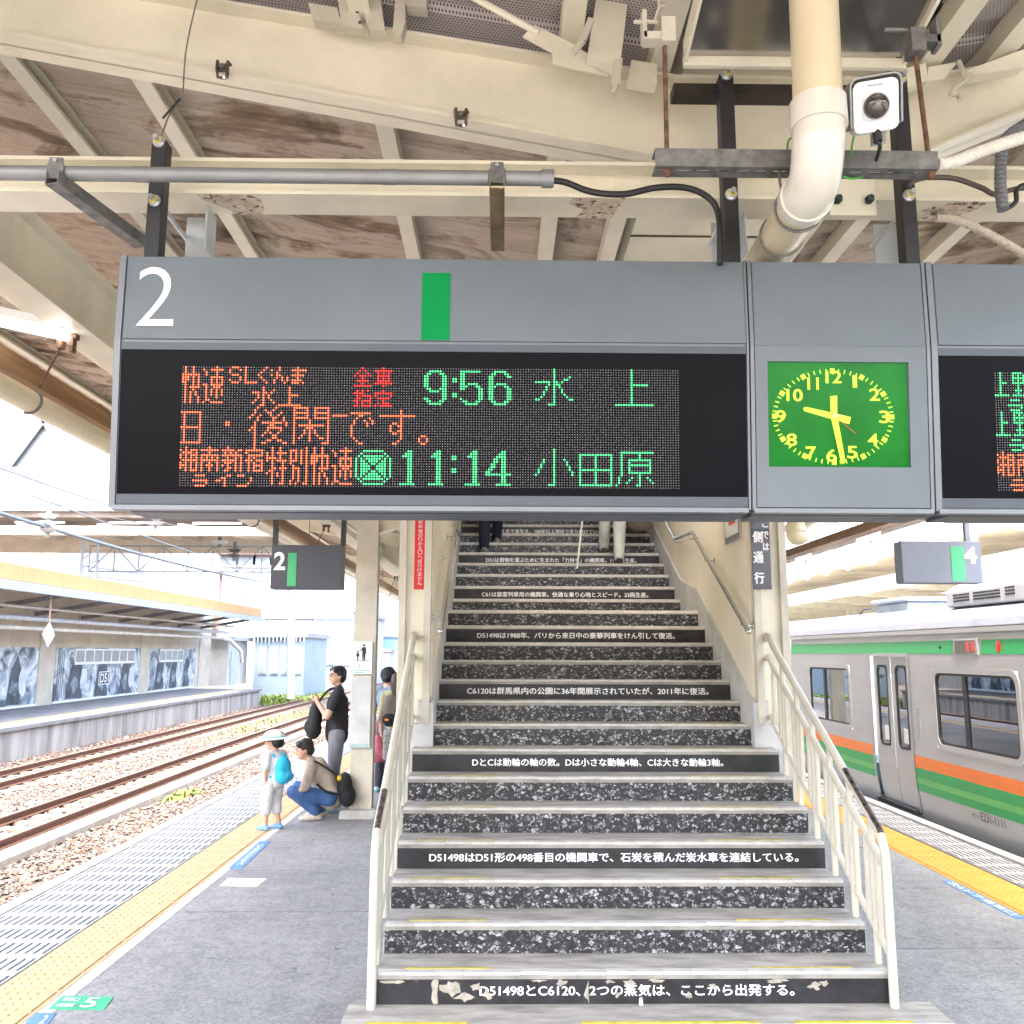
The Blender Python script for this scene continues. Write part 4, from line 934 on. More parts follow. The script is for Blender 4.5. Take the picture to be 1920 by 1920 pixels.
face_slab(kx0-.003, kx1+.003, tt0-.004, tt1+.004, .0035, .0048).build('cover_glass', glass('clock_glass', (.97, .99, .97), .06, .0), cu)

# ================================================================== HANGERS, PIPES AND CABLES UNDER THE CANOPY
def bolt(root, x, y, z):
    p = MB().cyl((x, y, z), (x, y-.004, z), .019, 16).build('washer', zinc, root)
    MB().cyl((x, y-.004, z), (x, y-.013, z), .0145, 6).build('nut', zinc, p)
    MB().cyl((x, y-.010, z), (x, y-.0145, z), .0115, 12).build('yellow_mark', yzinc, p)
    MB().cyl((x, y-.013, z), (x, y-.034, z), .008, 10).build('stud', zinc, p)
for k, (pxl, pxr, ytop, bz, lab) in enumerate(((272, 302, 254, (266, 377), 'black square hanger post above the white number 2'), (1344, 1374, 130, (140, 365), 'black square hanger post between the dot matrix board and the clock'), (1672, 1702, 132, (148, 367), 'black square hanger post behind the security camera'))):
    a_ = atY(pxl, ytop, BY).x+.012; b_ = a_+.046; zt_ = atY(pxl, ytop, BY).z
    h = thing('hanger_post', lab, 'hanger', ((a_+b_)/2, BY+.05, BZT), 'black posts carrying the boards')
    MB().box(a_, b_, BY+.02, BY+.07, BZT, zt_).build('post', blackm, h, bevel=.004)
    for q in bz: bolt(h, (a_+b_)/2, BY+.02, atY((pxl+pxr)/2, q, BY+.02).z)
    zc = 3.24
    MB().cyl(((a_+b_)/2, BY+.07, zc+.02), ((a_+b_)/2, 2.80, zc+.02), .008, 10).build('clamp_rod', zinc, h)
    MB().box(b_-.02, b_+.075, 2.78, 2.79, zc-.05, zc+.09).box(b_+.069, b_+.075, 2.70, 2.78, zc-.05, zc+.09).build('clamp_plate', M('pale_zinc_plate', (.50, .54, .56), .5, .3, var=.08), h)

# steel conduit along the tie beam with its brackets
cz = atY(640, 331, 2.40).z
cn = thing('cable_conduit', 'grey steel conduit running along the tie beam above the board', 'conduit', (-.7, 2.4, cz))
MB().cyl((-2.4, 2.40, cz), (.147, 2.40, cz), .0215, 16).build('pipe', galv, cn, smooth=True)
MB().cyl((.118, 2.40, cz), (.150, 2.40, cz), .0265, 16).cyl((.150, 2.40, cz), (.153, 2.40, cz), .024, 16).build('end_bush', galv, cn, smooth=True)
for px_ in (265, 730): x = atY(px_, 330, 2.4).x; MB().cyl((x-.02, 2.4, cz), (x+.02, 2.4, cz), .0228, 16).build('coupling', galv, cn, smooth=True)
for px_, tail in ((112, (192, 415)), (932, (933, 425))):
    x = atY(px_, 325, 2.4).x; br = thing('conduit_bracket', ('rusty slotted bracket holding the conduit left of the first hanger post' if px_ < 500 else 'brown steel bracket holding the conduit above the green bar'), 'bracket', (x, 2.4, cz-.05), 'brackets of the steel conduit')
    dx = -.03 if px_ < 500 else 0
    # channel running back under the tie beam
    e = Vector((x+(.10 if px_ < 500 else .002), 2.74, cz-.045)); s0 = Vector((x, 2.36, cz-.035))
    d_ = (e-s0).normalized(); sd_ = d_.cross(Vector((0, 0, 1))).normalized()
    m_ = galv_dk if px_ < 500 else M('brown_zinc', (.25, .19, .11), .5, .4, var=.25, scale=15)
    mb = MB(); mb.bar(s0-Vector((0, 0, .018)), e-Vector((0, 0, .018)), .042, .003); mb.bar(s0+sd_*.0205, e+sd_*.0205, .003, .036); mb.bar(s0-sd_*.0205, e-sd_*.0205, .003, .036); mb.build('channel', m_, br)
    MB().tube([(x-.022, 2.375, cz-.03), (x-.02, 2.376, cz+.012), (x-.008, 2.374, cz+.032), (x+.008, 2.374, cz+.032), (x+.02, 2.376, cz+.012), (x+.022, 2.375, cz-.03)], .0045, 8).box(x-.019, x+.019, 2.372, 2.379, cz-.03, cz+.034).build('saddle', galv_dk, br)
    MB().cyl((x, 2.372, cz+.024), (x, 2.366, cz+.024), .006, 8).build('screw', zinc, br)
# black cable from the conduit to the hanger post
def sm(pts_, n=6):
    """Catmull-Rom through points"""
    P = [Vector(p) for p in pts_]; out = []
    for i in range(len(P)-1):
        p0 = P[max(0, i-1)]; p1 = P[i]; p2 = P[i+1]; p3 = P[min(len(P)-1, i+2)]
        for k in range(n):
            t = k/n; out.append(.5*((2*p1)+(-p0+p2)*t+(2*p0-5*p1+4*p2-p3)*t*t+(-p0+3*p1-3*p2+p3)*t**3))
    return out+[P[-1]]
def cable(name, label, pix, Y, r, mat, n=10, grp=None, cat='cable'):
    ps = [atY(p[0], p[1], (p[2] if len(p) > 2 else Y)) for p in pix]
    return MB().tube(sm(ps), r, n).build(name, mat, None, label, cat, grp, smooth=True)
cable('power_cable', 'thick black cable curving from the conduit down to the board', [(1030, 338), (1060, 342), (1110, 360), (1170, 364), (1230, 352), (1285, 352), (1325, 368), (1345, 395), (1350, 440), (1350, 496)], 2.47, .0095, rubber)
# strut channel on threaded rods
sy = 2.2; L = atY(1228, 276, sy); Rr = atY(1758, 290, sy)
st = thing('strut_channel', 'slotted grey strut channel hung on two rusty rods beside the pipe', 'strut', ((L.x+Rr.x)/2, sy, L.z-.06))
za = L.z-.003
mb = MB(); mb.box(L.x, Rr.x, sy-.001, sy+.003, za-.052, za); mb.box(L.x, Rr.x, sy+.003, sy+.05, za-.004, za)
mb.build('channel', galv_dk, st)
ms = MB(); x = L.x+.012; n = 0                      # slotted lower leg
xs = []
while x < Rr.x-.05: xs.append((x, x+.036)); x += .052
edges = [L.x]+[v for s_ in xs for v in s_]+[Rr.x]
ms.box(L.x, Rr.x, sy+.003, sy+.018, za-.052, za-.048).box(L.x, Rr.x, sy+.028, sy+.055, za-.052, za-.048)
for k in range(0, len(edges), 2): ms.box(edges[k], edges[k+1], sy+.018, sy+.028, za-.052, za-.048)
ms.build('slotted_leg', galv_dk, st)
for (x0, y0, x1, y1, lab) in ((1246, 85, 1250, 345, 'l'), (1716, 100, 1742, 335, 'r')):
    a_ = atY(x0, y0, 2.22); b_ = atY(x1, y1-60, 2.22); rd = MB().cyl(a_, (b_.x, 2.22, za-.07), .0066, 10).build('threaded_rod', rust, st)
    MB().cyl((b_.x, 2.22, za-.053), (b_.x, 2.22, za-.065), .012, 6).build('nut', rust, rd)
    c_ = atY(x0, y0-25, 2.22); m_ = cream_old if lab == 'l' else galv_dk
    mb = MB(); mb.box(c_.x-.012, c_.x+.026, 2.195, 2.245, c_.z-.045, c_.z+.03).box(c_.x-.060, c_.x-.012, 2.20, 2.24, c_.z-.035, c_.z-.012) if lab == 'l' else mb.box(c_.x-.022, c_.x+.018, 2.195, 2.245, c_.z-.05, c_.z+.022).box(c_.x+.018, c_.x+.062, 2.2, 2.24, c_.z-.018, c_.z+.004)
    mb.box(*((c_.x-.064, c_.x-.052) if lab == 'l' else (c_.x+.052, c_.x+.064)), 2.2, 2.24, c_.z-.03, c_.z+.055)
    mb.build('beam_clamp', m_, rd); MB().cyl((c_.x-.085, 2.22, c_.z+.03), (c_.x-.02, 2.22, c_.z+.03), .006, 8).build('clamp_screw', m_, rd)
# cream drain pipe with elbow
pt = atY(1527, -30, 2.08); e0 = atY(1535, 230, 2.08); e1 = atY(1531, 312, 2.11); e2 = atY(1514, 366, 2.19); lo = atY(1405, 535, 3.05)
dp = thing('drain_pipe', 'thick cream drain pipe with a white elbow passing behind the clock', 'pipe', (e0.x, 2.2, 3.0))
up = Vector((pt.x, 2.08, 4.0)); MB().cyl(up, e0, .062, 28).build('upper_pipe', cream_pvc, dp, smooth=True)
cent = sm([e0+Vector((0, 0, .04)), e0, atY(1534, 270, 2.085), e1, atY(1525, 345, 2.15), e2, e2+(lo-e2).normalized()*.02], 5)
el = MB().tube(cent, .0655, 28).build('elbow', pvc_white, dp, smooth=True)
dr = (lo-e2).normalized(); q0 = e2+dr*.02
MB().cyl(e0+Vector((0, 0, .055)), e0-Vector((0, 0, .015)), .0715, 28).build('socket', pvc_white, el, smooth=True)
MB().cyl(q0-dr*.02, q0+dr*.022, .0715, 28).build('socket', pvc_white, el, smooth=True)
MB().cyl(q0-dr*.01, lo+dr*1.2, .062, 28).build('lower_pipe', cream_pvc, dp, smooth=True)
ax = dr.orthogonal().normalized(); bx_ = dr.cross(ax)
mb = MB(); c_ = q0+dr*.075; mb.tube([c_+(ax*math.cos(t)+bx_*math.sin(t))*.066 for t in np.linspace(0, 2*math.pi, 28)], .0042, 8); mb.build('pipe_band', galv_dk, dp, smooth=True)
mb = MB(); c_ = q0+dr*.30; mb.tube([c_+(ax*math.cos(t)+bx_*math.sin(t))*.0645 for t in np.linspace(0, 2*math.pi, 28)], .0035, 8); mb.build('pipe_band', galv_dk, dp, smooth=True)
mb = MB(); ub = [atY(1462, 316, 2.22), atY(1463, 345, 2.22), atY(1480, 385, 2.2), atY(1510, 405, 2.19), atY(1540, 398, 2.2)]; mb.tube(sm(ub), .0042, 8); mb.build('strap', galv_dk, dp, smooth=True)
# white fixing plate with two studs behind the elbow
pp = thing('fixing_plate', 'cream steel fixing plate with two dark studs right of the elbow', 'plate', (1.05, 2.6, 3.3))
A = atY(1556, 403, 2.60); B = atY(1640, 335, 2.60); MB().box(A.x, B.x, 2.60, 2.606, A.z, B.z).build('plate', cream, pp, bevel=.002)
for px_ in (1568, 1627): p = atY(px_, 378, 2.6); MB().cyl(p, p-Vector((0, .03, 0)), .010, 8).cyl(p-Vector((0, .01, 0)), p-Vector((0, .018, 0)), .015, 6).build('stud', M('dark_green_stud', (.03, .05, .045), .5, .4), pp)
# security camera
cm = thing('security_camera', 'white and grey security camera with a dark dome above the clock', 'camera', (.98, 2.1, 3.3))
A = atY(1604, 240, 2.06); B = atY(1679, 158, 2.06); w_ = B.x-A.x; h_ = B.z-A.z; cxx = (A.x+B.x)/2; czz = (A.z+B.z)/2
def rrect(w, h, r, n=5):
    o_ = []
    for sx, sz, a0 in ((1, 1, 0), (-1, 1, 90), (-1, -1, 180), (1, -1, 270)):
        for k in range(n+1): t = R(a0+90*k/n); o_.append((sx*(w/2-r)+r*math.cos(t), sz*(h/2-r)+r*math.sin(t)))
    return o_
cam_w = M('camera_white', (.76, .78, .80), .35, var=.03); cam_g = M('camera_grey', (.30, .31, .31), .5, var=.1)
def camtf(o_): o_.matrix_parent_inverse = o_.matrix_parent_inverse @ Matrix.Translation((cxx, 2.06, czz)) @ Matrix.Rotation(R(-13), 4, 'Z') @ Matrix.Rotation(R(-3), 4, 'Y') @ Matrix.Rotation(R(26), 4, 'X'); return o_
camtf(MB().prism(rrect(w_*.97, h_*.97, .018), 'y', 0, .07).build('housing', cam_w, cm, smooth=True))
camtf(MB().prism(rrect(w_, h_, .018), 'y', -.006, .004).build('faceplate', cam_w, cm, smooth=True, bevel=.002))
camtf(MB().prism(rrect(w_*.62, w_*.66, .006), 'y', -.009, -.004).build('lens_frame', M('camera_frame', (.66, .68, .70), .4), cm))
dome = M('dark_dome', (.035, .025, .02), .05, var=.1, coat=1.0); camtf(MB().ball((0, -.009, -.001), (w_*.29, .026, w_*.29), 24, 14).build('dome', dome, cm, smooth=True))
camtf(MB().ball((0, -.030, .002), (.010, .006, .010), 12, 8).build('lens', M('lens_grey', (.25, .23, .22), .1, .6), cm, smooth=True))
hood = MB(); o1 = rrect(w_+.016, h_+.012, .022); i1 = rrect(w_+.008, h_+.004, .019)
keep = [k for k in range(len(o1)) if o1[k][1] > -h_*.28]
keep = sorted(keep, key=lambda k: math.atan2(o1[k][0], -o1[k][1]-10) if False else math.atan2(o1[k][1], o1[k][0]))
ordk = [(w_/2+.008, -h_*.28)]+[o1[k] for k in keep if o1[k][1] > -h_*.28 and o1[k] != None]
ordk = [(w_/2+.008, -h_*.42)]+[p for p in o1 if p[1] > 0]+[(-w_/2-.008, -h_*.42)]
rows = [[(a_, y_, b_+.005) for a_, b_ in ordk] for y_ in (-.012, .085)]
hood.sheet(rows); ho = camtf(hood.build('sun_hood', cam_g, cm)); so = ho.modifiers.new('solid', 'SOLIDIFY'); so.thickness = .004
mb = MB(); text_on(mb, 'Panasonic', (-.018, -.0068, h_*.38), (1, 0, 0), (0, 0, 1), .036, .006, .01); camtf(link('lettering', mb.flat('lettering'), rubber, cm))
mb = MB(); disc(mb, .027, -h_*.40, .0025, -.0068, 10); camtf(link('status_dot', mb.flat('status_dot'), yzinc, cm))
camtf(MB().box(-w_/2-.014, -w_/2-.0115, .01, .035, -.005, .02).build('teal_label', M('teal_label', (.02, .40, .32), .5), cm))
camtf(MB().box(-.004, .03, .03, .05, -h_/2-.03, -h_/2).build('mount', cam_g, cm))
cable('camera_cable', 'black cable with a connector below the security camera', [(1645, 238, 2.09), (1644, 262, 2.09), (1650, 275, 2.1), (1643, 300, 2.15)], 2.09, .0052, rubber)
MB().cyl(atY(1644, 243, 2.088), atY(1646, 266, 2.09), .0115, 12).build('cable_connector', rubber, None, 'chunky black connector on the cable under the camera', 'connector', smooth=True)
cable('earth_wire', 'thin green earth wire behind the security camera', [(1608, 170, 2.16), (1612, 210, 2.16), (1604, 240, 2.16), (1598, 270, 2.17), (1596, 290, 2.18)], 2.16, .0028, M('green_wire', (.06, .36, .03), .4))
cable('earth_wire', 'thin green earth wire looping left of the white elbow', [(1476, 284, 2.23), (1478, 265, 2.23), (1486, 258, 2.23), (1500, 258, 2.23)], 2.23, .0028, MATS['green_wire'])
cable('earth_wire', 'short green earth wire under the slotted strut', [(1580, 330, 2.23), (1600, 335, 2.24), (1635, 326, 2.25)], 2.24, .0028, MATS['green_wire'])
# ribbed conduits on the right
def ribbed(name, label, pix, Y, r, mat):
    ps = sm([atY(p[0], p[1], Y) for p in pix], 12); L_ = [0]
    for i in range(1, len(ps)): L_.append(L_[-1]+(ps[i]-ps[i-1]).length)
    n = int(L_[-1]/.0072); out = []; rs = []; j = 0
    for k in range(n):
        s_ = L_[-1]*k/(n-1)
        while j < len(L_)-2 and L_[j+1] < s_: j += 1
        t = (s_-L_[j])/(L_[j+1]-L_[j]); out.append(ps[j].lerp(ps[j+1], t)); rs.append(r if k % 2 else r*.86)
    return MB().tube(out, r, 14, True, rs).build(name, mat, None, label, 'flexible conduit', 'ribbed flexible conduits', smooth=False)
ribbed('flexible_conduit', 'white ribbed conduit rising right from the strut end', [(1758, 308), (1790, 303), (1850, 280), (1960, 246), (2250, 165)], 2.25, .0185, M('white_ribbed_plastic', (.66, .63, .55), .5, var=.08))
ribbed('flexible_conduit', 'dark grey ribbed conduit hooking down in front of the tie beam at the right', [(2200, 222), (1960, 226), (1915, 238), (1885, 262), (1877, 300), (1876, 350), (1881, 394)], 2.42, .0175, M('grey_ribbed_plastic', (.12, .125, .13), .5, var=.1))
ribbed('flexible_conduit', 'beige ribbed conduit sagging below the tie beam towards the right edge', [(1755, 408), (1790, 412), (1840, 432), (1900, 465), (1990, 520), (2150, 600)], 2.7, .0145, M('beige_ribbed_plastic', (.62, .55, .44), .55, var=.1))
cable('power_cable', 'brown cable drooping from the third hanger post to the ribbed conduit', [(1704, 350), (1712, 340), (1740, 333), (1790, 335), (1840, 352), (1870, 365), (1925, 352), (2150, 345)], 2.5, .008, M('brown_cable', (.07, .055, .04), .5))
cable('power_cable', 'dark cable looping out of the ribbed conduit at the right edge', [(1878, 392), (1890, 390), (1905, 378), (1925, 345), (2100, 335)], 2.43, .007, rubber)
# clamps on the main beam
for k, (px_, py_, lab) in enumerate(((420, 135, 'rusty beam clamp on the lower flange above the conduit, left one'), (865, 224, 'rusty beam clamp on the lower flange above the green bar, right one'))):
    p = atY(px_, py_, 2.84); t = thing('beam_clamp', lab, 'clamp', tuple(p), 'rusty clamps on the main beam')
    m_ = M('clamp_brown', (.13, .10, .075), .6, .4, var=.3, scale=40)
    mb = MB(); mb.tube([p+Vector((-.022, 0, .028)), p+Vector((-.019, -.016, .03)), p+Vector((-.019, -.02, 0)), p+Vector((-.016, -.014, -.03)), p+Vector((.012, -.012, -.032))], .006, 6); mb.tube([p+Vector((.022, 0, .026)), p+Vector((.017, -.016, .028)), p+Vector((.018, -.02, 0)), p+Vector((.016, -.014, -.032))], .006, 6)
    mb.box(p.x-.019, p.x+.019, p.y-.022, p.y-.016, p.z-.012, p.z+.018); mb.build('jaw', m_, t); MB().cyl(p+Vector((0, -.02, .005)), p+Vector((0, -.03, .005)), .009, 8).build('bolt', galv_dk, t); MB().cyl(p+Vector((.008, -.01, -.03)), p+Vector((.01, -.028, -.04)), .005, 6).build('screw', zinc, t)
# hanging wire at the left post
cable('steel_wire', 'thin steel wire loop hanging from the beam to the left hanger post', [(375, -20, 2.7), (362, 30, 2.7), (348, 100, 2.72), (343, 170, 2.72), (338, 185, 2.72), (318, 215, 2.7), (300, 262, 2.56)], 2.7, .0026, galv_dk, 6, cat='wire')
cable('cable_tie', 'black cable tie on the steel wire near the left hanger post', [(337, 186, 2.70), (322, 203, 2.69), (305, 222, 2.69)], 2.7, .0036, rubber, 6, cat='cable tie')
# stainless tray with its frame above the camera
tr = thing('stainless_tray', 'mirror-like stainless drip tray in a cream frame above the camera', 'tray', (.85, 2.2, 3.7))
A = atY(1280, 118, 2.42); B = atY(1694, 118, 2.42); z0 = A.z+.01
MB().hexa([(A.x+.012, .9, z0+.30), (B.x-.012, .9, z0+.30), (B.x-.012, 2.40, z0+.004), (A.x+.012, 2.40, z0+.004)], [(A.x+.012, .9, z0+.305), (B.x-.012, .9, z0+.305), (B.x-.012, 2.40, z0+.009), (A.x+.012, 2.40, z0+.009)]).build('tray', steel_gut, tr)
fr = MB(); fr.box(A.x, B.x, 2.405, 2.42, z0-.028, z0+.004); fr.hexa([(A.x, .9, z0+.27), (A.x+.01, .9, z0+.27), (A.x+.01, 2.405, z0-.02), (A.x, 2.405, z0-.02)], [(A.x, .9, z0+.34), (A.x+.01, .9, z0+.34), (A.x+.01, 2.405, z0+.05), (A.x, 2.405, z0+.05)])
fr.hexa([(B.x-.01, .9, z0+.27), (B.x, .9, z0+.27), (B.x, 2.405, z0-.02), (B.x-.01, 2.405, z0-.02)], [(B.x-.01, .9, z0+.34), (B.x, .9, z0+.34), (B.x, 2.405, z0+.05), (B.x-.01, 2.405, z0+.05)]); fr.build('frame', cream, tr)
MB().box(A.x+.005, B.x-.005, 2.58, 2.64, z0-.0, z0+.035).build('support_angle', M('dark_angle', (.05, .04, .03), .6, .2, var=.3), tr)
# bracing rods and gusset left of the tray
gs = thing('roof_brace', 'cream bracing rod with flat gusset and struts on top of the main beam', 'brace', (.3, 2.8, 4.0))
def yb(px_, py_, Y=2.80): return atY(px_, py_, Y)
mb = MB()
def plate(mb, pix, Y, th=.008): 
    a_ = [atY(x, y, Y) for x, y in pix]; n = len(a_); mb.add([tuple(p) for p in a_]+[(p.x, p.y+th, p.z) for p in a_], [tuple(range(n)), tuple(range(n, 2*n))]+[(i, (i+1) % n, (i+1) % n+n, i+n) for i in range(n)])
plate(mb, [(980, 68), (1002, 46), (1070, 80), (1148, 130), (1138, 142), (1036, 120), (1036, 98)], 2.72); mb.build('gusset', cream, gs)
MB().cyl(yb(860, -20, 2.70), yb(1010, 62, 2.72), .012, 12).build('tie_rod', cream, gs, smooth=True)
mb = MB(); plate(mb, [(1118, -5), (1178, -5), (1162, 128), (1102, 100)], 2.66, .05); mb.build('strut', cream, gs)
mb = MB(); mb.bar(yb(1108, 38, 2.62), yb(1092, 78, 2.62), .024, .02); mb.build('turnbuckle', cream_old, gs); MB().cyl(yb(1092, 78, 2.60), yb(1074, 100, 2.60), .012, 10).build('bolt', cream_old, gs)
mb = MB(); plate(mb, [(1150, 112), (1168, 108), (1162, 158), (1146, 160)], 2.62, .02); mb.build('turnbuckle', cream_old, gs); MB().cyl(yb(1154, 160, 2.62), yb(1150, 176, 2.62), .010, 8).build('bolt', cream_old, gs)
mb = MB(); plate(mb, [(1184, 112), (1232, 120), (1232, 155), (1178, 146)], 2.74, .06); mb.build('seat_angle', cream, gs)
hk = MB(); hk.tube(sm([yb(1236, 0, 2.3), yb(1234, 20, 2.3), yb(1226, 45, 2.3), yb(1236, 14, 2.29), yb(1246, 12, 2.29)]), .004, 8); hk.build('wire_hook', cream_old, gs)
# brackets on top of the beam at the left and right of the brace
for lab, pl_ in (('cream purlin cleat with dark bolt holes at the top edge of the photo', [[(578, 5), (632, 14), (640, 44), (586, 36)], [(632, -10), (660, -10), (682, 55), (640, 46)], [(672, -10), (712, -10), (722, 58), (690, 52)], [(742, -10), (760, -10), (760, 40), (752, 66), (736, 62)], [(758, -10), (800, -10), (800, 14), (762, 10)]]),):
    t = thing('purlin_cleat', lab, 'bracket', tuple(yb(650, 40, 2.8)))
    for q in pl_: mb = MB(); plate(mb, q, 2.80, .05); mb.build('plate', cream_old, t)
    for x, y in ((670, 22), (675, 42)): MB().cyl(yb(x, y, 2.797), yb(x, y, 2.80), .006, 10).build('bolt_hole', rubber, t)
t = thing('purlin_cleat', 'cream cleat with a rusty hook clamp on the beam right of the camera', 'bracket', tuple(yb(1780, 130, 2.8)))
for q in ([(1690, 130), (1736, 118), (1740, 150), (1700, 165)], [(1740, 126), (1796, 116), (1770, 148), (1738, 152)], [(1812, 132), (1920, 92), (1920, 126), (1830, 140)]): mb = MB(); plate(mb, q, 2.78, .05); mb.build('plate', cream, t)
MB().tube([yb(1797, 115, 2.76), yb(1812, 150, 2.75), yb(1792, 162, 2.74), yb(1782, 176, 2.74), yb(1796, 178, 2.74), yb(1801, 188, 2.73)], .009, 8).build('hook_clamp', cream_old, t)
# low pipe, tray and lamp on the left
lp = thing('overhead_pipe', 'cream drain pipe hung on rods along the left of the canopy', 'pipe', (-2.75, 5, 3.2))
MB().cyl((-2.75, 2.2, 3.34), (-2.75, 56, 3.34), .066, 20).build('pipe', cream_pvc, lp, smooth=True)
for y in (5.05, 7.2, 9.8, 13, 17, 22):
    MB().cyl((-2.70, y, 3.42), (-2.56, y, 3.76), .007, 8).build('hanger_rod', rust, lp)
    MB().tube([(-2.75+.072*math.cos(a_), y, 3.34+.072*math.sin(a_)) for a_ in np.linspace(R(70), R(-110), 12)], .008, 8).build('hanger_ring', galv_dk, lp, smooth=True)
    MB().box(-2.60, -2.50, y-.025, y+.025, 3.72, 3.752).box(-2.535, -2.515, y-.025, y+.025, 3.64, 3.72).box(-2.61, -2.58, y-.025, y+.025, 3.66, 3.80).build('beam_clamp', rust, lp)
wt = thing('cable_tray', 'brown wooden cable tray hung along the left of the canopy', 'cable tray', (-3.05, 10, 3.5))
wood = M('old_brown_wood', (.22, .115, .045), .7, var=.3, scale=3, stretch=(4, .3, 4))
MB().box(-3.12, -2.93, 2.2, 56, 3.55, 3.58).box(-3.12, -3.10, 2.2, 56, 3.58, 3.68).box(-2.95, -2.93, 2.2, 56, 3.58, 3.68).build('tray', wood, wt)
for y in range(5, 50, 3): MB().cyl((-3.02, y, 3.58), (-3.02, y, 4.4), .006, 6).build('hanger_rod', rust, wt)
wt = thing('cable_tray', 'brown wooden cable tray hung above the platform beside the train', 'cable tray', (4.3, 12, 3.3))
MB().box(4.18, 4.36, 3.5, 56, 3.28, 3.30).box(4.18, 4.20, 3.5, 56, 3.30, 3.38).box(4.34, 4.36, 3.5, 56, 3.30, 3.38).build('tray', wood, wt)
for y in range(6, 50, 3): MB().cyl((4.27, y, 3.3), (4.27, y, 4.5), .006, 6).build('hanger_rod', rust, wt)
# fluorescent lamps
tube_m = emit('fluorescent_tube', (1.0, .98, .94), 1.3)
def lamp(p0, p1, label, group):
    p0 = Vector(p0); p1 = Vector(p1); c_ = (p0+p1)/2; t = thing('fluorescent_lamp', label, 'lamp', tuple(c_), group)
    u = Vector((0, 0, 1)); MB().bar(p0+u*.055, p1+u*.055, .13, .05).build('fitting', white, t)
    MB().cyl(p0, p1, .022, 10).build('tube', tube_m, t, smooth=True); return t
lamp(atY(-60, 592, 5.0), atY(128, 633, 5.0), 'lit fluorescent lamp crossing under the girder at the far left', 'lamps under the canopy')
for k in range(14): lamp((-3.28, 8.3+k*2.3, 3.56), (-3.28, 9.9+k*2.3, 3.56), ORD[k]+' lit fluorescent lamp from the camera along the left cable tray', 'lamp row along the left tray')
for k in range(13): lamp((4.48, 6.2+k*2.3, 3.22), (4.48, 7.8+k*2.3, 3.22), ORD[k]+' lit fluorescent lamp from the camera along the right cable tray', 'lamp row along the right tray')
# ================================================================== HANGING NUMBER SIGNS
sign2_m = M('hanging_sign_grey', (.085, .09, .105), .6, var=.04, spec=.2); sign4_m = M('hanging_sign_bluegrey', (.145, .165, .205), .4, var=.04)
def hang_sign(label, px, Y, num, npx, gpx, mat, post_px, tilt=0):
    A = atY(px[0], px[3], Y); B = atY(px[2], px[1], Y)
    t = thing('hanging_sign', label, 'sign', ((A.x+B.x)/2, Y+.07, A.z), 'hanging platform number signs')
    MB().box(A.x, B.x, Y, Y+.16, A.z, B.z).build('panel', mat, t, bevel=.006)
    a_ = atY(npx[0], npx[3], Y); b_ = atY(npx[2], npx[1], Y); mb = MB(); text_on(mb, num, (a_.x, Y-.004, a_.z), (1, 0, 0), (0, 0, 1), b_.x-a_.x, b_.z-a_.z, .03); link('platform_number', mb.flat('platform_number'), white, t)
    a_ = atY(gpx[0], gpx[3], Y); b_ = atY(gpx[2], gpx[1], Y); MB().box(a_.x, b_.x, Y-.004, Y+.01, a_.z, b_.z).build('green_bar', M('hanging_green', (.05, .40, .16), .5), t)
    for x in post_px: X_ = atY(x, px[1], Y).x; MB().box(X_-.022, X_+.022, Y+.06, Y+.10, B.z, 4.4).build('post', blackm if num == '2' else mat, t)
    return t
hang_sign('dark grey hanging sign with a white 2 and a green bar', (506, 1022, 643, 1104), 8.0, '2', (513, 1035, 536, 1069), (538, 1037, 557, 1099), sign2_m, (512, 641))
hang_sign('blue grey hanging sign with a white 4 above the train', (1694, 1015, 1838, 1093), 8.0, '4', (1806, 1026, 1830, 1057), (1786, 1025, 1806, 1089), sign4_m, (1822,))

# ================================================================== TRAIN
tr_steel = M('train_stainless', (.45, .45, .455), .42, .25, var=.05, scale=1.5, stretch=(1, .3, 3))
tr_lower = M('train_stainless_lower', (.42, .415, .41), .45, .5, var=.07, scale=2)
tr_roof = M('train_roof_grey', (.21, .225, .26), .5, .2, var=.08, scale=2)
tr_green = M('train_green', (.015, .36, .105), .4, var=.04); tr_green2 = M('train_light_green', (.11, .46, .13), .4, var=.03); tr_orange = M('train_orange', (.80, .20, .03), .4, var=.04)
tr_glass = glass('train_glass', (.62, .80, .74), 2.6, .01)
TX = 5.05
def bodyx(z):                        # tumblehome of the side
    if z > .62: return TX+max(0, (z-1.9))*.10
    return TX+.07*((.62-z)/.72)**1.6
def side_patch(mb, y0, y1, z0, z1, off=0.0):
    zs = [z0]+[z for z in (-.1, .05, .2, .35, .5, .62, 1.9) if z0 < z < z1]+[z1]
    rows = [[(bodyx(z)-off, y0, z), (bodyx(z)-off, y1, z)] for z in zs]; mb.sheet(rows); return mb
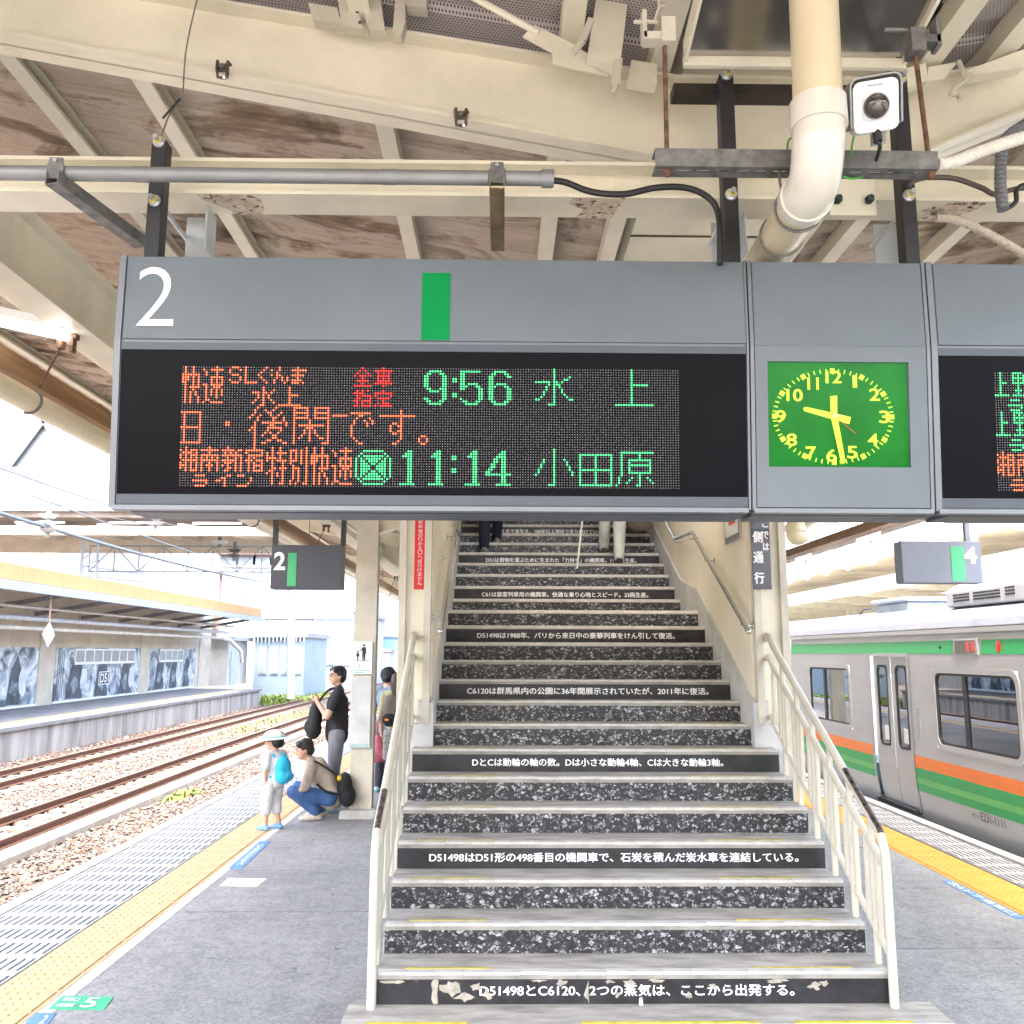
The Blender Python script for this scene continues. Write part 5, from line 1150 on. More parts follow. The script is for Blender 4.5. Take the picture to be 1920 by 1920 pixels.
def train_car(y0, y1, label, first):
    t = thing('train_car', label, 'train', (TX+1.45, (y0+y1)/2, RZ), 'cars of the silver train')
    wins, doors = [], []
    if first: wins = [(8.68, 10.41, .83, 1.73), (12.87, 14.59, .83, 1.73), (4.3, 6.0, .83, 1.73), (.6, 2.2, .83, 1.73)]; doors = [(11.04, 12.14), (6.6, 7.9), (2.6, 3.9), (-1.4, -.1)]
    else:
        yy = y0+.9
        while yy < y1-3: wins.append((yy, yy+1.75, .83, 1.73)); doors.append((yy+2.4, yy+3.6)); yy += 4.4
    # side skin around the openings
    cuts = sorted({y0, y1, *[v for w_ in wins for v in w_[:2]], *[v for d_ in doors for v in d_]})
    sk = MB()
    for a_, b_ in zip(cuts, cuts[1:]):
        m = (a_+b_)/2; hole = None
        for w_ in wins:
            if w_[0] <= m <= w_[1]: hole = (w_[2], w_[3])
        for d_ in doors:
            if d_[0] <= m <= d_[1]: hole = (.02, 1.86)
        if hole: side_patch(sk, a_, b_, -.16, hole[0]); side_patch(sk, a_, b_, hole[1], 2.16)
        else: side_patch(sk, a_, b_, -.16, 2.16)
    body = sk.build('side_skin', tr_steel, t)
    MB().box(TX+.16, TX+2.8, y0, y1, -.16, -.10).build('floor', M('train_floor', (.30, .29, .28), .7), t)
    MB().box(TX+.10, TX+2.85, y0, y0+.05, -.1, 2.2).build('end_wall', tr_steel, t); MB().box(TX+.10, TX+2.85, y1-.05, y1, -.1, 2.2).build('end_wall', tr_steel, t)
    MB().box(TX+.15, TX+2.8, y0+.05, y1-.05, 1.98, 2.03).build('ceiling', M('train_ceiling', (.75, .75, .74), .5), t)
    MB().box(TX+1.3, TX+1.4, y0+.3, y1-.3, 1.955, 1.979).build('ceiling_lamp', emit('train_lamp', (1, .98, .93), 13.0), t)
    # far side with window band open to the daylight
    fs = MB()
    fs.box(TX+2.80, TX+2.86, y0, y1, -.16, .85).box(TX+2.80, TX+2.86, y0, y1, 1.75, 2.1)
    yy = y0
    while yy < y1: fs.box(TX+2.80, TX+2.86, yy, min(y1, yy+.7), .85, 1.75); yy += 2.2
    fs.build('far_side', M('train_interior', (.62, .61, .58), .6), t)
    MB().box(TX+2.35, TX+2.78, y0+.8, y1-.8, .0, .42).box(TX+2.66, TX+2.78, y0+.8, y1-.8, .42, .82).box(TX+.22, TX+.62, y0+.8, y1-.8, .0, .40).build('bench_seat', M('seat_blue', (.04, .10, .13), .8), t)
    # underframe
    MB().box(TX+.25, TX+2.7, y0+.1, y1-.1, -.9, -.17).build('underframe', M('underframe_dark', (.03, .03, .032), .8), t)
    # roof: cant rail, curved roof
    pr = [(bodyx(2.16), 2.16), (TX-.004, 2.19), (TX+.03, 2.27), (TX+.14, 2.37), (TX+.4, 2.46), (TX+.9, 2.53), (TX+1.45, 2.55), (TX+2.0, 2.53), (TX+2.5, 2.46), (TX+2.76, 2.37), (TX+2.88, 2.16)]
    MB().prism(pr, 'y', y0, y1).build('roof', tr_roof, t)
    MB().box(TX-.012, TX+.012, y0, y1, 2.125, 2.175).build('gutter_rail', tr_steel, t)
    # bands
    dest = [(9.36, 9.86)] if first else []
    segs = [(y0+.02, y1-.02)]
    if first: segs = [(y0+.02, 9.32), (9.90, 15.40)]
    for a_, b_ in segs: side_patch(MB(), a_, b_, 1.895, 2.045, .003).build('upper_green_band', tr_green, t)
    cut = [y0+.02]
    for d_ in sorted(doors): cut += [d_[0]-.05, d_[1]+.05]
    cut.append(y1-.02)
    for a_, b_ in zip(cut[::2], cut[1::2]):
        if b_-a_ < .1: continue
        side_patch(MB(), a_, b_, .545, .685, .003).build('orange_band', tr_orange, t); side_patch(MB(), a_, b_, .27, .545, .003).build('green_band', tr_green, t); side_patch(MB(), a_, b_, .36, .43, .005).build('light_green_band', tr_green2, t)
    # windows: gasket, sliding frame, panes
    for k, (a_, b_, z0, z1) in enumerate(wins):
        cy, cz_ = (a_+b_)/2, (z0+z1)/2; w_, h_ = b_-a_, z1-z0
        o1 = rrect(w_+.03, h_+.03, .14, 6); i1 = rrect(w_-.10, h_-.10, .10, 6); n = len(o1)
        mb = MB(); mb.add([(TX-.006, cy+p[0], cz_+p[1]) for p in o1]+[(TX-.006, cy+p[0], cz_+p[1]) for p in i1]+[(TX+.03, cy+p[0], cz_+p[1]) for p in i1]+[(TX+.004, cy+p[0], cz_+p[1]) for p in o1],
                          [(i, (i+1) % n, n+(i+1) % n, n+i) for i in range(n)]+[(n+i, n+(i+1) % n, 2*n+(i+1) % n, 2*n+i) for i in range(n)]+[(i, (i+1) % n, 3*n+(i+1) % n, 3*n+i) for i in range(n)])
        wn = mb.build('window', tr_steel, t)
        o2 = rrect(w_-.095, h_-.095, .10, 6); i2 = rrect(w_-.15, h_-.15, .085, 6); mb = MB()
        mb.add([(TX+.002, cy+p[0], cz_+p[1]) for p in o2]+[(TX+.002, cy+p[0], cz_+p[1]) for p in i2]+[(TX+.03, cy+p[0], cz_+p[1]) for p in i2], [(i, (i+1) % n, n+(i+1) % n, n+i) for i in range(n)]+[(n+i, n+(i+1) % n, 2*n+(i+1) % n, 2*n+i) for i in range(n)])
        mb.build('gasket', rubber, wn)
        d_ = a_+w_*.60 if (k % 2 == 0) else a_+w_*.60
        MB().box(TX-.002, TX+.035, d_-.03, d_+.03, z0+.07, z1-.07).build('window_bar', blackm, wn)
        for p, q in ((a_+.05, d_-.03), (d_+.03, b_-.05)): MB().box(TX+.016, TX+.020, p, q, z0+.05, z1-.05).build('pane', tr_glass, wn)
    for a_, b_ in doors:
        m = (a_+b_)/2
        dr_ = MB(); side_patch(dr_, a_-.045, a_, .0, 1.90, .012).build('door_post', tr_steel, t); side_patch(MB(), b_, b_+.045, .0, 1.90, .012).build('door_post', tr_steel, t)
        MB().box(TX-.006, TX+.05, a_, b_, 1.86, 1.90).build('door_header', tr_steel, t)
        for p, q in ((a_+.006, m-.006), (m+.006, b_-.006)):
            lf = MB(); zz0, zz1 = .72, 1.74; wy0, wy1 = p+(q-p)*.22, q-(q-p)*.22
            side_patch(lf, p, wy0, .03, 1.86, -.035); side_patch(lf, wy1, q, .03, 1.86, -.035); side_patch(lf, wy0, wy1, .03, zz0, -.035); side_patch(lf, wy0, wy1, zz1, 1.86, -.035)
            leaf = lf.build('door_leaf', tr_steel, t)
            cy, cz_ = (wy0+wy1)/2, (zz0+zz1)/2; o1 = rrect(wy1-wy0+.02, zz1-zz0+.02, .08, 5); i1 = rrect(wy1-wy0-.045, zz1-zz0-.045, .06, 5); n = len(o1); mb = MB()
            mb.add([(TX+.030, cy+u, cz_+v) for u, v in o1]+[(TX+.030, cy+u, cz_+v) for u, v in i1]+[(TX+.045, cy+u, cz_+v) for u, v in i1], [(i, (i+1) % n, n+(i+1) % n, n+i) for i in range(n)]+[(n+i, n+(i+1) % n, 2*n+(i+1) % n, 2*n+i) for i in range(n)])
            mb.build('door_gasket', rubber, leaf); MB().box(TX+.041, TX+.045, wy0, wy1, zz0, zz1).build('door_pane', tr_glass, leaf)
            MB().box(TX+.036, TX+.040, wy0+.04, wy0+.16, zz0+.07, zz0+.25).build('door_notice', white, leaf)
        MB().box(TX-.01, TX+.10, a_, b_, -.02, .025).build('door_sill', blackm, t)
    if first:
        MB().box(TX-.012, TX+.01, 9.36, 9.86, 1.885, 2.055).build('display_frame', tr_steel, t, bevel=.004)
        ds = MB().box(TX-.016, TX-.011, 9.40, 9.82, 1.90, 2.04).build('destination_display', M('display_dark', (.14, .13, .11), .3), t)
        mb = MB(); rng = random.Random(2)
        for cc, gl in enumerate((['.###.', '#.#.#', '#####', '#.#.#', '.###.', '..#..', '#####'], ['#####', '..#..', '.###.', '#.#.#', '#####', '.#.#.', '#...#'])):
            for r in range(7):
                for q in range(5):
                    if gl[r][q] == '#': y = 9.56-cc*.11-q*.016+.02; z = 2.02-r*.0145; mb.add([(TX-.018, y, z), (TX-.018, y-.012, z), (TX-.018, y-.012, z-.010), (TX-.018, y, z-.010)], [(0, 1, 2, 3)])
        link('display_dots', mb.flat('display_dots'), emit('display_red', (1, .06, .05), 1.6*K), ds, kind='stuff')
        MB().ball((TX-.005, 8.97, 1.97), (.012, .035, .06), 12, 8).build('door_lamp', emit('door_lamp_red', (.9, .02, .02), .7*K), t, smooth=True)
        MB().cyl((TX-.008, 10.18, 1.97), (TX+.01, 10.18, 1.97), .018, 10).build('speaker_hole', rubber, t)
        MB().box(TX-.008, TX+.006, 10.78, 10.86, .9, 1.25).build('door_cock_panel', tr_lower, t)
        mb = MB(); A = atX(1822, 1538, TX+.10); B = atX(1877, 1552, TX+.10)
        zc = .165; xo = bodyx(zc)-.004; vx = Vector((bodyx(zc+.1)-bodyx(zc), 0, .1)).normalized()
        text_on(mb, 'サハ', (xo, 9.80, zc), (0, -1, 0), vx, .16, .055, 0); link('class_mark', mb.flat('class_mark'), M('number_grey', (.10, .10, .10), .5), t); mb = MB(); text_on(mb, 'E231-1111', (xo, 9.62, zc), (0, -1, 0), vx, .46, .095, .008); link('car_number', mb.flat('car_number'), M('number_grey', (.10, .10, .10), .5), t)
        # roof equipment
        ac = MB(); pr = [(TX+.22, 2.43), (TX+.22, 2.62), (TX+.55, 2.80), (TX+1.45, 2.86), (TX+2.35, 2.80), (TX+2.68, 2.62), (TX+2.68, 2.43)]; ac.prism(pr, 'y', 6.3, 10.4); aco = ac.build('air_conditioner', M('ac_white', (.36, .37, .40), .5, var=.05), t, bevel=.02)
        for (ys, n, z0) in ((10.22, 8, 2.555), (9.78, 12, 2.555), (9.15, 4, 2.57)):
            for r in range(3):
                for k in range(n): MB().box(TX+.212, TX+.219, ys-k*.045-.03, ys-k*.045, z0-r*.034, z0-r*.034+.018).build('vent_slot', rubber, aco)
        for r in range(4):
            for k in range(18): q = MB(); a_ = Vector((TX+.30+r*.07, 10.2-k*.13, 2.665+r*.036)); q.obox(a_, ((0, 1, 0), (.33, 0, .18), (-.18, 0, .33)), (.035, .008, .003)); q.build('roof_slot', tr_roof, aco)
        v = thing('x', None, None) if False else None
        MB().box(TX+.5, TX+1.1, 12.0, 13.0, 2.44, 2.60).box(TX+.45, TX+1.15, 11.92, 13.08, 2.60, 2.66).build('roof_ventilator', M('vent_bluegrey', (.30, .36, .44), .5), t, bevel=.02)
        MB().tube(sm([(TX+.6, 13.9, 2.48), (TX+.6, 13.7, 2.56), (TX+.6, 13.4, 2.56), (TX+.6, 13.1, 2.46)]), .012, 6).build('roof_cable', rubber, t)
    return t
train_car(-4.2, 15.46, 'silver train car with green and orange bands standing at the right platform', True)
train_car(15.95, 35.5, 'next silver train car coupled behind the first one', False)
MB().box(TX+.5, TX+2.4, 15.46, 15.95, .0, 2.1).build('gangway_bellows', rubber, None, 'black rubber gangway bellows between the two train cars', 'gangway')

# ================================================================== FAR PLATFORM BUILDINGS ON THE LEFT
far_wall_m = M('far_wall_beige', (.60, .545, .45), .8, var=.10, scale=1)
fwall = thing('platform_building', 'long beige platform building with printed steam railway murals and windows', 'building', (-18.8, 38, -.3))
MB().box(-18.9, -18.62, 5, 58.2, -.3, 4.36).build('wall', far_wall_m, fwall)
for y in (37.2, 47.45, 56.6, 27.2): MB().box(-18.66, -18.58, y-.62, y+.62, -.3, 3.0).build('pilaster', far_wall_m, fwall)
def mural_mat():
    m = bpy.data.materials.new('mural_print'); m.use_nodes = True; n = m.node_tree.nodes; l = m.node_tree.links; b = n['Principled BSDF']; b.inputs['Roughness'].default_value = .6
    g = n.new('ShaderNodeNewGeometry'); a_ = n.new('ShaderNodeTexNoise'); a_.inputs['Scale'].default_value = .9; a_.inputs['Detail'].default_value = 6; a_.inputs['Roughness'].default_value = .65; a_.inputs['Distortion'].default_value = 1.2; l.new(g.outputs['Position'], a_.inputs['Vector'])
    cr = n.new('ShaderNodeValToRGB'); e = cr.color_ramp.elements; e[0].position = .40; e[0].color = (.08, .10, .125, 1); e[1].position = .60; e[1].color = (.66, .71, .75, 1); x = e.new(.47); x.color = (.28, .34, .40, 1)
    l.new(a_.outputs[0], cr.inputs[0]); l.new(cr.outputs[0], b.inputs['Base Color']); return m
mural = mural_mat(); mur_dk = M('mural_dark', (.075, .092, .115), .6, var=.3, scale=2); mur_lt = M('mural_light', (.62, .67, .71), .6, var=.15, scale=1.5); mur_md = M('mural_mid', (.26, .32, .38), .6, var=.4, scale=2)
MX = -18.575
def mpoly(par, name, mat, pts_, off): mb = MB(); mb.add([(MX+off, y, z) for y, z in pts_], [tuple(range(len(pts_)))]); return link(name, mb.flat(name), mat, par)
for (y0, y1, lab, wy) in ((28.2, 36.5, 'left mural', (29.5, 33.6)), (37.97, 46.78, 'middle mural', (39.6, 46.0)), (48.1, 55.2, 'right mural', (49.4, 53.0))):
    t = thing('mural_panel', {'left mural': 'blue and white steam locomotive mural at the left edge of the photo', 'middle mural': 'blue and white steam locomotive mural with a D51 plate', 'right mural': 'blue and white mural nearest the end of the beige building'}[lab], 'mural', (MX, (y0+y1)/2, -.2), 'murals on the far platform wall')
    MB().box(-18.62, MX, y0, y1, -.19, 2.04).build('print', mural, t)
    MB().box(-18.60, MX+.03, y0, y1, -.28, -.19).build('base_rail', white, t)
    rng = random.Random(int(y0))
    for k in range(3):                # dark boiler and smoke shapes of the print
        c_ = y0+(y1-y0)*(.2+.3*k); w2 = rng.uniform(.5, .9)
        mpoly(t, 'print_shape', mur_dk, [(c_-w2, -.15), (c_+w2, -.15), (c_+w2*.8, 1.2), (c_+w2*.2, 1.5+rng.uniform(0, .3)), (c_-w2*.6, 1.2)], .003)
        mpoly(t, 'print_shape', mur_lt, [(c_+w2*1.1+.35*math.cos(q)*rng.uniform(.6, 1.1), .7+.6*math.sin(q)*rng.uniform(.6, 1.1)) for q in np.linspace(0, 5.7, 11)], .004)
        mpoly(t, 'print_shape', mur_md, [(c_+.33*math.cos(q)*rng.uniform(.5, 1.2), .45+.42*math.sin(q)*rng.uniform(.5, 1.2)) for q in np.linspace(0, 5.7, 11)], .006)
    for k in range(4): y = y0+.15+k*.16; mpoly(t, 'print_shape', mur_dk, [(y, -.1), (y+.07, -.1), (y+.07, 1.9), (y, 1.9)], .005)
    if lab == 'middle mural':
        mpoly(t, 'number_plate', white, [(42.1, .35), (43.3, .35), (43.3, .95), (42.1, .95)], .010); mpoly(t, 'plate_field', mur_dk, [(42.16, .39), (43.24, .39), (43.24, .91), (42.16, .91)], .013)
        mb = MB(); text_on(mb, 'D51', (MX+.016, 42.24, .44), (0, 1, 0), (0, 0, 1), .92, .42, .02); link('lettering', mb.flat('lettering'), white, t)
    n = int((wy[1]-wy[0])/.8); 
    for k in range(n):
        a_ = wy[0]+(wy[1]-wy[0])*k/n; b_ = a_+(wy[1]-wy[0])/n
        wn = MB().box(MX, MX+.03, a_, b_, 1.30, 2.0).build('window', white, t); MB().box(MX+.03, MX+.034, a_+.06, b_-.06, 1.42, 1.92).build('pane', M('far_window', (.30, .34, .36), .2), wn)
fc = thing('far_canopy', 'far platform canopy with an orange fascia and white gutter', 'canopy', (-16, 35, 4))
orange_f = M('orange_fascia', (.46, .25, .10), .6, var=.05, scale=1)
for k in range(18):
    a_ = 10+k*2.58; b_ = a_+2.56
    if b_ > 56.7: b_ = 56.5
    MB().box(-15.05, -14.98, a_, b_, 4.06, 4.55).build('fascia_panel', orange_f, fc)
MB().box(-15.03, -14.86, 10, 56.5, 3.74, 4.03).build('gutter', M('gutter_white', (.28, .31, .36), .5, var=.06), fc)
MB().hexa([(-19.2, 10, 4.35), (-15.06, 10, 4.05), (-15.06, 56.5, 4.05), (-19.2, 56.5, 4.35)], [(-19.2, 10, 4.6), (-15.06, 10, 4.5), (-15.06, 56.5, 4.5), (-19.2, 56.5, 4.6)]).build('roof', M('far_roof_dark', (.085, .085, .10), .8, var=.2, scale=1), fc)
for y in range(12, 57, 4): MB().bar((-15.1, y, 3.95), (-18.6, y, 3.35), .10, .16).build('roof_bracket', M('far_bracket', (.26, .26, .28), .7), fc)
for k, (z, x, r, m_) in enumerate(((3.42, -16.5, .06, 'pipe_pale'), (3.05, -16.8, .09, 'pipe_bluewhite'), (2.72, -17.2, .08, 'pipe_white'))):
    MB().cyl((x, 6, z), (x, 55.6, z), r, 10).build('service_pipe', M(m_, [(.55, .54, .55), (.56, .61, .70), (.74, .73, .68)][k], .5), fc, smooth=True)
MB().tube([(-17.2, 55.6, 2.72), (-17.2, 57.5, 2.6), (-16.9, 59, 1.9), (-16.9, 59.3, 1.2)], .12, 10).build('down_pipe', M('pipe_white', (.74, .73, .68), .5), fc, smooth=True)
t = thing('diamond_sign', 'small pale blue diamond sign hung below the far canopy', 'sign', (-15.2, 30.6, 2.4)); 
cc = atX(90, 1190, -15.2); MB().hexa([(cc.x, cc.y-.42, cc.z), (cc.x, cc.y, cc.z-.42), (cc.x, cc.y+.42, cc.z), (cc.x, cc.y, cc.z+.42)], [(cc.x+.03, cc.y-.42, cc.z), (cc.x+.03, cc.y, cc.z-.42), (cc.x+.03, cc.y+.42, cc.z), (cc.x+.03, cc.y, cc.z+.42)]).build('plate', M('diamond_blue', (.50, .60, .72), .5), t); MB().cyl((cc.x, cc.y, cc.z+.42), (cc.x, cc.y, 4.0), .03, 6).build('rod', M('brown_rod', (.45, .33, .22), .6), t)
# end block of the far platform
eb = thing('lift_block', 'pale grey block with pipes at the end of the far platform', 'building', (-18, 60, -.3))
MB().box(-19.5, -17.6, 58.5, 63, -.3, 2.6).build('wall', M('block_grey', (.52, .53, .52), .7, var=.12, scale=1), eb); MB().box(-19.6, -17.2, 58.3, 63.2, 2.6, 2.85).build('roof', M('gutter_white', (.66, .69, .74), .5), eb)
MB().box(-17.59, -17.56, 59.2, 60.4, -.3, 1.9).build('door', M('pale_door', (.44, .52, .50), .6), eb)
# ------------------------------------------------------------------ buildings beyond the tracks
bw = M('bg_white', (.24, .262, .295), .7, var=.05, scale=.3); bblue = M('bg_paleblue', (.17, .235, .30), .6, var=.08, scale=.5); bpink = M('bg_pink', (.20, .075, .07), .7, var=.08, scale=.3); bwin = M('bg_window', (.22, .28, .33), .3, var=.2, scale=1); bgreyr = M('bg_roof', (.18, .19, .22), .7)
def facade(root, x0, x1, y, z0, z1, nx, nz, ww, wh, m_=None):
    """windows of a wall facing the camera, each built"""
    for i in range(nx):
        for j in range(nz):
            cx = x0+(x1-x0)*(i+.5)/nx; cz_ = z0+(z1-z0)*(j+.5)/nz
            f_ = MB().box(cx-ww/2, cx+ww/2, y-.06, y, cz_-wh/2, cz_+wh/2).build('window', bw, root); MB().box(cx-ww/2+.08, cx+ww/2-.08, y-.08, y-.06, cz_-wh/2+.08, cz_+wh/2-.08).build('pane', m_ or bwin, f_)
def bld(label, px0, py0, px1, py1, Y, depth, mat, base=-1.3, name='building', roof=None):
    A = atY(px0, py1, Y); B = atY(px1, py0, Y); t = thing(name, label, 'building', ((A.x+B.x)/2, Y, base))
    MB().box(A.x, B.x, Y, Y+depth, base, B.z).build('wall', mat, t)
    MB().box(A.x-.2, B.x+.2, Y-.2, Y+depth+.2, B.z, B.z+.3).build('roof', roof or bgreyr, t)
    return t, A, B
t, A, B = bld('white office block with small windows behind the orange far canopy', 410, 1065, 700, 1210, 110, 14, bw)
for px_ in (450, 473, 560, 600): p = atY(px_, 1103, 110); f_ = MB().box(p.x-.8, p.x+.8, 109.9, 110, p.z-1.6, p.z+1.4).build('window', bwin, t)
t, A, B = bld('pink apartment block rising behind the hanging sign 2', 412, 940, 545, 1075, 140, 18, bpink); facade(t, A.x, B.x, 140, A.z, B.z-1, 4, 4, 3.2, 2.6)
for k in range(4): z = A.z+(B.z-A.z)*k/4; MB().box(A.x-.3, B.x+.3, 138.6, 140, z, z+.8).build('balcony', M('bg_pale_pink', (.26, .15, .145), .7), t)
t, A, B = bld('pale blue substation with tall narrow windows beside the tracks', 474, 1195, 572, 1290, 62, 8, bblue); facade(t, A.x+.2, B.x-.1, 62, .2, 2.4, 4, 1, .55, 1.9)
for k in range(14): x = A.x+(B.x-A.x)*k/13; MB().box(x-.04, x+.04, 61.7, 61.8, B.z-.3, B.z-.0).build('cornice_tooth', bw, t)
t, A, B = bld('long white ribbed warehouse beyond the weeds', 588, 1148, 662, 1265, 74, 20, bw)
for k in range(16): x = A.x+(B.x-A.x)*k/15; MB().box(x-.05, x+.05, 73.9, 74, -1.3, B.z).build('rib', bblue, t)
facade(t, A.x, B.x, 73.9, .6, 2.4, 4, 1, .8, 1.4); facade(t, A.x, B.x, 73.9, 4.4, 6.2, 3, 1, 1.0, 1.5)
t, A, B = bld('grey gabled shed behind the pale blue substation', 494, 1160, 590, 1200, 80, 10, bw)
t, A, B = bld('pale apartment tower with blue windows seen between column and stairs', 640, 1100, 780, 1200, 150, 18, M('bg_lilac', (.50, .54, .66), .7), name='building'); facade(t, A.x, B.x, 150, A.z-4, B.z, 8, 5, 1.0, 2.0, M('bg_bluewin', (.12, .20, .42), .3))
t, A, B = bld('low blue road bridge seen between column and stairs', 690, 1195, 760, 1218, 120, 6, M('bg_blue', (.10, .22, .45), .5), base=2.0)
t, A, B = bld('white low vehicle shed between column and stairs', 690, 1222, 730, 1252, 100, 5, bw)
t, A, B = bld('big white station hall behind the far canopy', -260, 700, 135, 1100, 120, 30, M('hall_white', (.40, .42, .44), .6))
# white triangular gable
gb = thing('gable_roof', 'big white triangular glazed gable rising behind the far canopy', 'building', tuple(atY(85, 920, 100)))
P = [atY(-12, 918, 100), atY(172, 935, 100), atY(86, 788, 100)]
mb = MB(); mb.add([tuple(p) for p in P]+[(p.x, p.y+8, p.z) for p in P], [(0, 1, 2), (3, 5, 4), (0, 1, 4, 3), (1, 2, 5, 4), (2, 0, 3, 5)]); mb.build('gable', M('gable_glass', (.18, .21, .23), .4, var=.05, scale=.2), gb)
for p, q in ((0, 2), (2, 1), (0, 1)): MB().bar(P[p]-Vector((0, .3, 0)), P[q]-Vector((0, .3, 0)), .5, .7).build('frame', M('gable_frame', (.11, .12, .13), .5), gb)
# footbridge with lamps crossing behind the board
fb = thing('footbridge', 'cream footbridge with lamps crossing the tracks behind the big board', 'bridge', (-22, 46, 7))
zf = atY(300, 1003, 46).z
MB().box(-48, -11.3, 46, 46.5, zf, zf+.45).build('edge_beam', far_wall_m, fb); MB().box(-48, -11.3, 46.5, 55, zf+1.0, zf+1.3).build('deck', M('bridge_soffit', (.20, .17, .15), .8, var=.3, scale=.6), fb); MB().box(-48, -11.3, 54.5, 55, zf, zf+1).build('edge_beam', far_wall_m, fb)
for k in range(8): x = -42+k*4.2; MB().bar((x, 46.4, zf+.5), (x+2.5, 54.6, zf+.9), .35, .3).build('cross_beam', far_wall_m, fb)
MB().box(-48, -11.3, 46.2, 55, zf+1.3, zf+3.6).build('gallery_wall', bw, fb)
for px_, wh in ((55, 'left'), (235, 'middle'), (395, 'right')): p = atY(px_, 990, 46); lamp((p.x-1.3, 47.0, zf+.75), (p.x+1.3, 47.0, zf+.75), wh+' one of three lit lamps under the cream footbridge', 'lamps under the footbridge')
# catenary gantry, masts, wires
steel_bg = M('catenary_steel', (.20, .25, .28), .6, .2, var=.1); wire_m = M('wire_grey', (.14, .16, .18), .5, .3)
ga = thing('catenary_gantry', 'pale steel lattice gantry spanning the left tracks', 'gantry', (-12, 52, -1.2))
za, zb2 = atY(300, 1024, 52).z, atY(300, 1072, 52).z
xs0, xs1 = atY(168, 1050, 52).x, atY(720, 1050, 52).x
MB().bar((xs0, 52, za), (xs1, 52, za), .09, .09).build('top_chord', steel_bg, ga); MB().bar((xs0, 52, zb2), (xs1, 52, zb2), .09, .09).build('bottom_chord', steel_bg, ga)
n = 12
for k in range(n):
    a_ = xs0+(xs1-xs0)*k/n; b_ = xs0+(xs1-xs0)*(k+1)/n; MB().bar((a_, 52, za if k % 2 else zb2), (b_, 52, zb2 if k % 2 else za), .05, .05).build('diagonal', steel_bg, ga); MB().bar((a_, 52, za), (a_, 52, zb2), .05, .05).build('upright', steel_bg, ga)
mast = MB()
for dx in (-.45, .45): mast.bar((xs0+dx, 52, -1.3), (xs0+dx, 52, za+2), .12, .12)
for k in range(22): mast.bar((xs0-.45, 52, -1.2+k*.6), (xs0+.45, 52, -.6+k*.6), .06, .06)
mast.build('lattice_mast', M('mast_blue', (.42, .52, .62), .6), ga)
MB().cyl(atY(545, 1310, 56), atY(545, 1100, 56)+Vector((0, 0, .8)), .24, 12).build('catenary_mast', M('mast_pale', (.55, .66, .76), .5), None, 'pale blue round catenary mast beside the pale substation', 'mast', smooth=True)
def wire(label, a_, b_, sag, r=.02, grp='overhead wires'):
    a_ = Vector(a_); b_ = Vector(b_); pts_ = [a_.lerp(b_, k/14)-Vector((0, 0, sag*4*(k/14)*(1-k/14))) for k in range(15)]
    return MB().tube(pts_, r, 6).build('overhead_wire', wire_m, None, label, 'wire', grp)
wire('thick pale overhead feeder wire crossing the left of the photo', atY(-40, 950, 22), atY(490, 1090, 60), .2, .07)
wire('overhead wire passing behind the lower left corner of the board', atY(-20, 870, 22), atY(440, 1010, 60), .25, .03)
wire('overhead contact wire ending behind the hanging sign 2', atY(60, 930, 24), atY(620, 1105, 66), .3, .025)
wire('overhead wire over the far track below the gantry', atY(150, 1060, 52), atY(520, 1100, 80), .2, .025)
wire('thin overhead wire above the far canopy fascia', atY(160, 1080, 40), atY(420, 1092, 60), .15, .02)
wire('thin overhead wire crossing beside the triangular gable', atY(-20, 905, 26), atY(300, 985, 48), .2, .02)
ins_m = M('porcelain', (.50, .52, .54), .25, var=.05)
def insulator(px, py, Y, n, r, label, dark=False):
    p = atY(px, py, Y); t = thing('insulator', label, 'insulator', tuple(p), 'catenary insulators')
    for k in range(n): MB().cyl(p+Vector((0, 0, -k*r*.7)), p+Vector((0, 0, -k*r*.7-r*.35)), r, 12, r*.55).build('shed', ins_m if not dark else galv_dk, t, smooth=True)
    MB().cyl(p+Vector((0, 0, r)), p-Vector((0, 0, n*r*.75)), r*.25, 6).build('pin', galv_dk, t)
insulator(92, 965, 26, 3, .30, 'white disc insulator above the feeder wire at the far left'); insulator(292, 968, 36, 2, .36, 'white disc insulator just below the board left corner'); insulator(440, 1030, 52, 2, .45, 'dark disc insulator left of the hanging sign 2', True); insulator(412, 1015, 52, 1, .5, 'white insulator under the gantry beside sign 2')
# ------------------------------------------------------------------ right: next platform canopy beyond the train
rc = thing('next_canopy', 'cream canopy of the next platform behind the train', 'canopy', (12, 25, 3.4))
XA = 9.6
za = 3.55
MB().box(XA, XA+.12, 2, 75, za, za+.26).build('eaves_beam', cream, rc); MB().box(XA+.12, XA+8, 2, 75, za+.75, za+.83).build('deck', M('next_deck', (.62, .55, .42), .7, var=.2, scale=.8), rc)
MB().cyl((XA-.12, 2, za-.05), (XA-.12, 75, za-.05), .09, 10).build('gutter', M('gutter_cream', (.76, .73, .64), .5), rc, smooth=True)
for y in range(4, 74, 3): MB().bar((XA+.1, y, za+.1), (XA+7.5, y, za-.35), .12, .22).build('rafter', cream, rc)
for x in (XA+1.5, XA+3, XA+4.5, XA+6): MB().box(x-.05, x+.05, 2, 75, za+.28, za+.42).build('purlin', cream, rc)
for y in range(8, 74, 8): MB().box(XA+3.0, XA+3.25, y-.1, y+.1, -.3, za+.3).build('column', cream, rc)
MB().box(XA-.6, XA+9, 2, 75, -1.3, -.05).build('next_platform_wall', conc_wall, rc); MB().box(XA+.5, XA+9, 2, 75, -.05, .0).build('next_platform_top', conc_lt, rc)
MB().box(XA+5.2, XA+5.4, 2, 75, 0, za).build('back_wall', far_wall_m, rc)
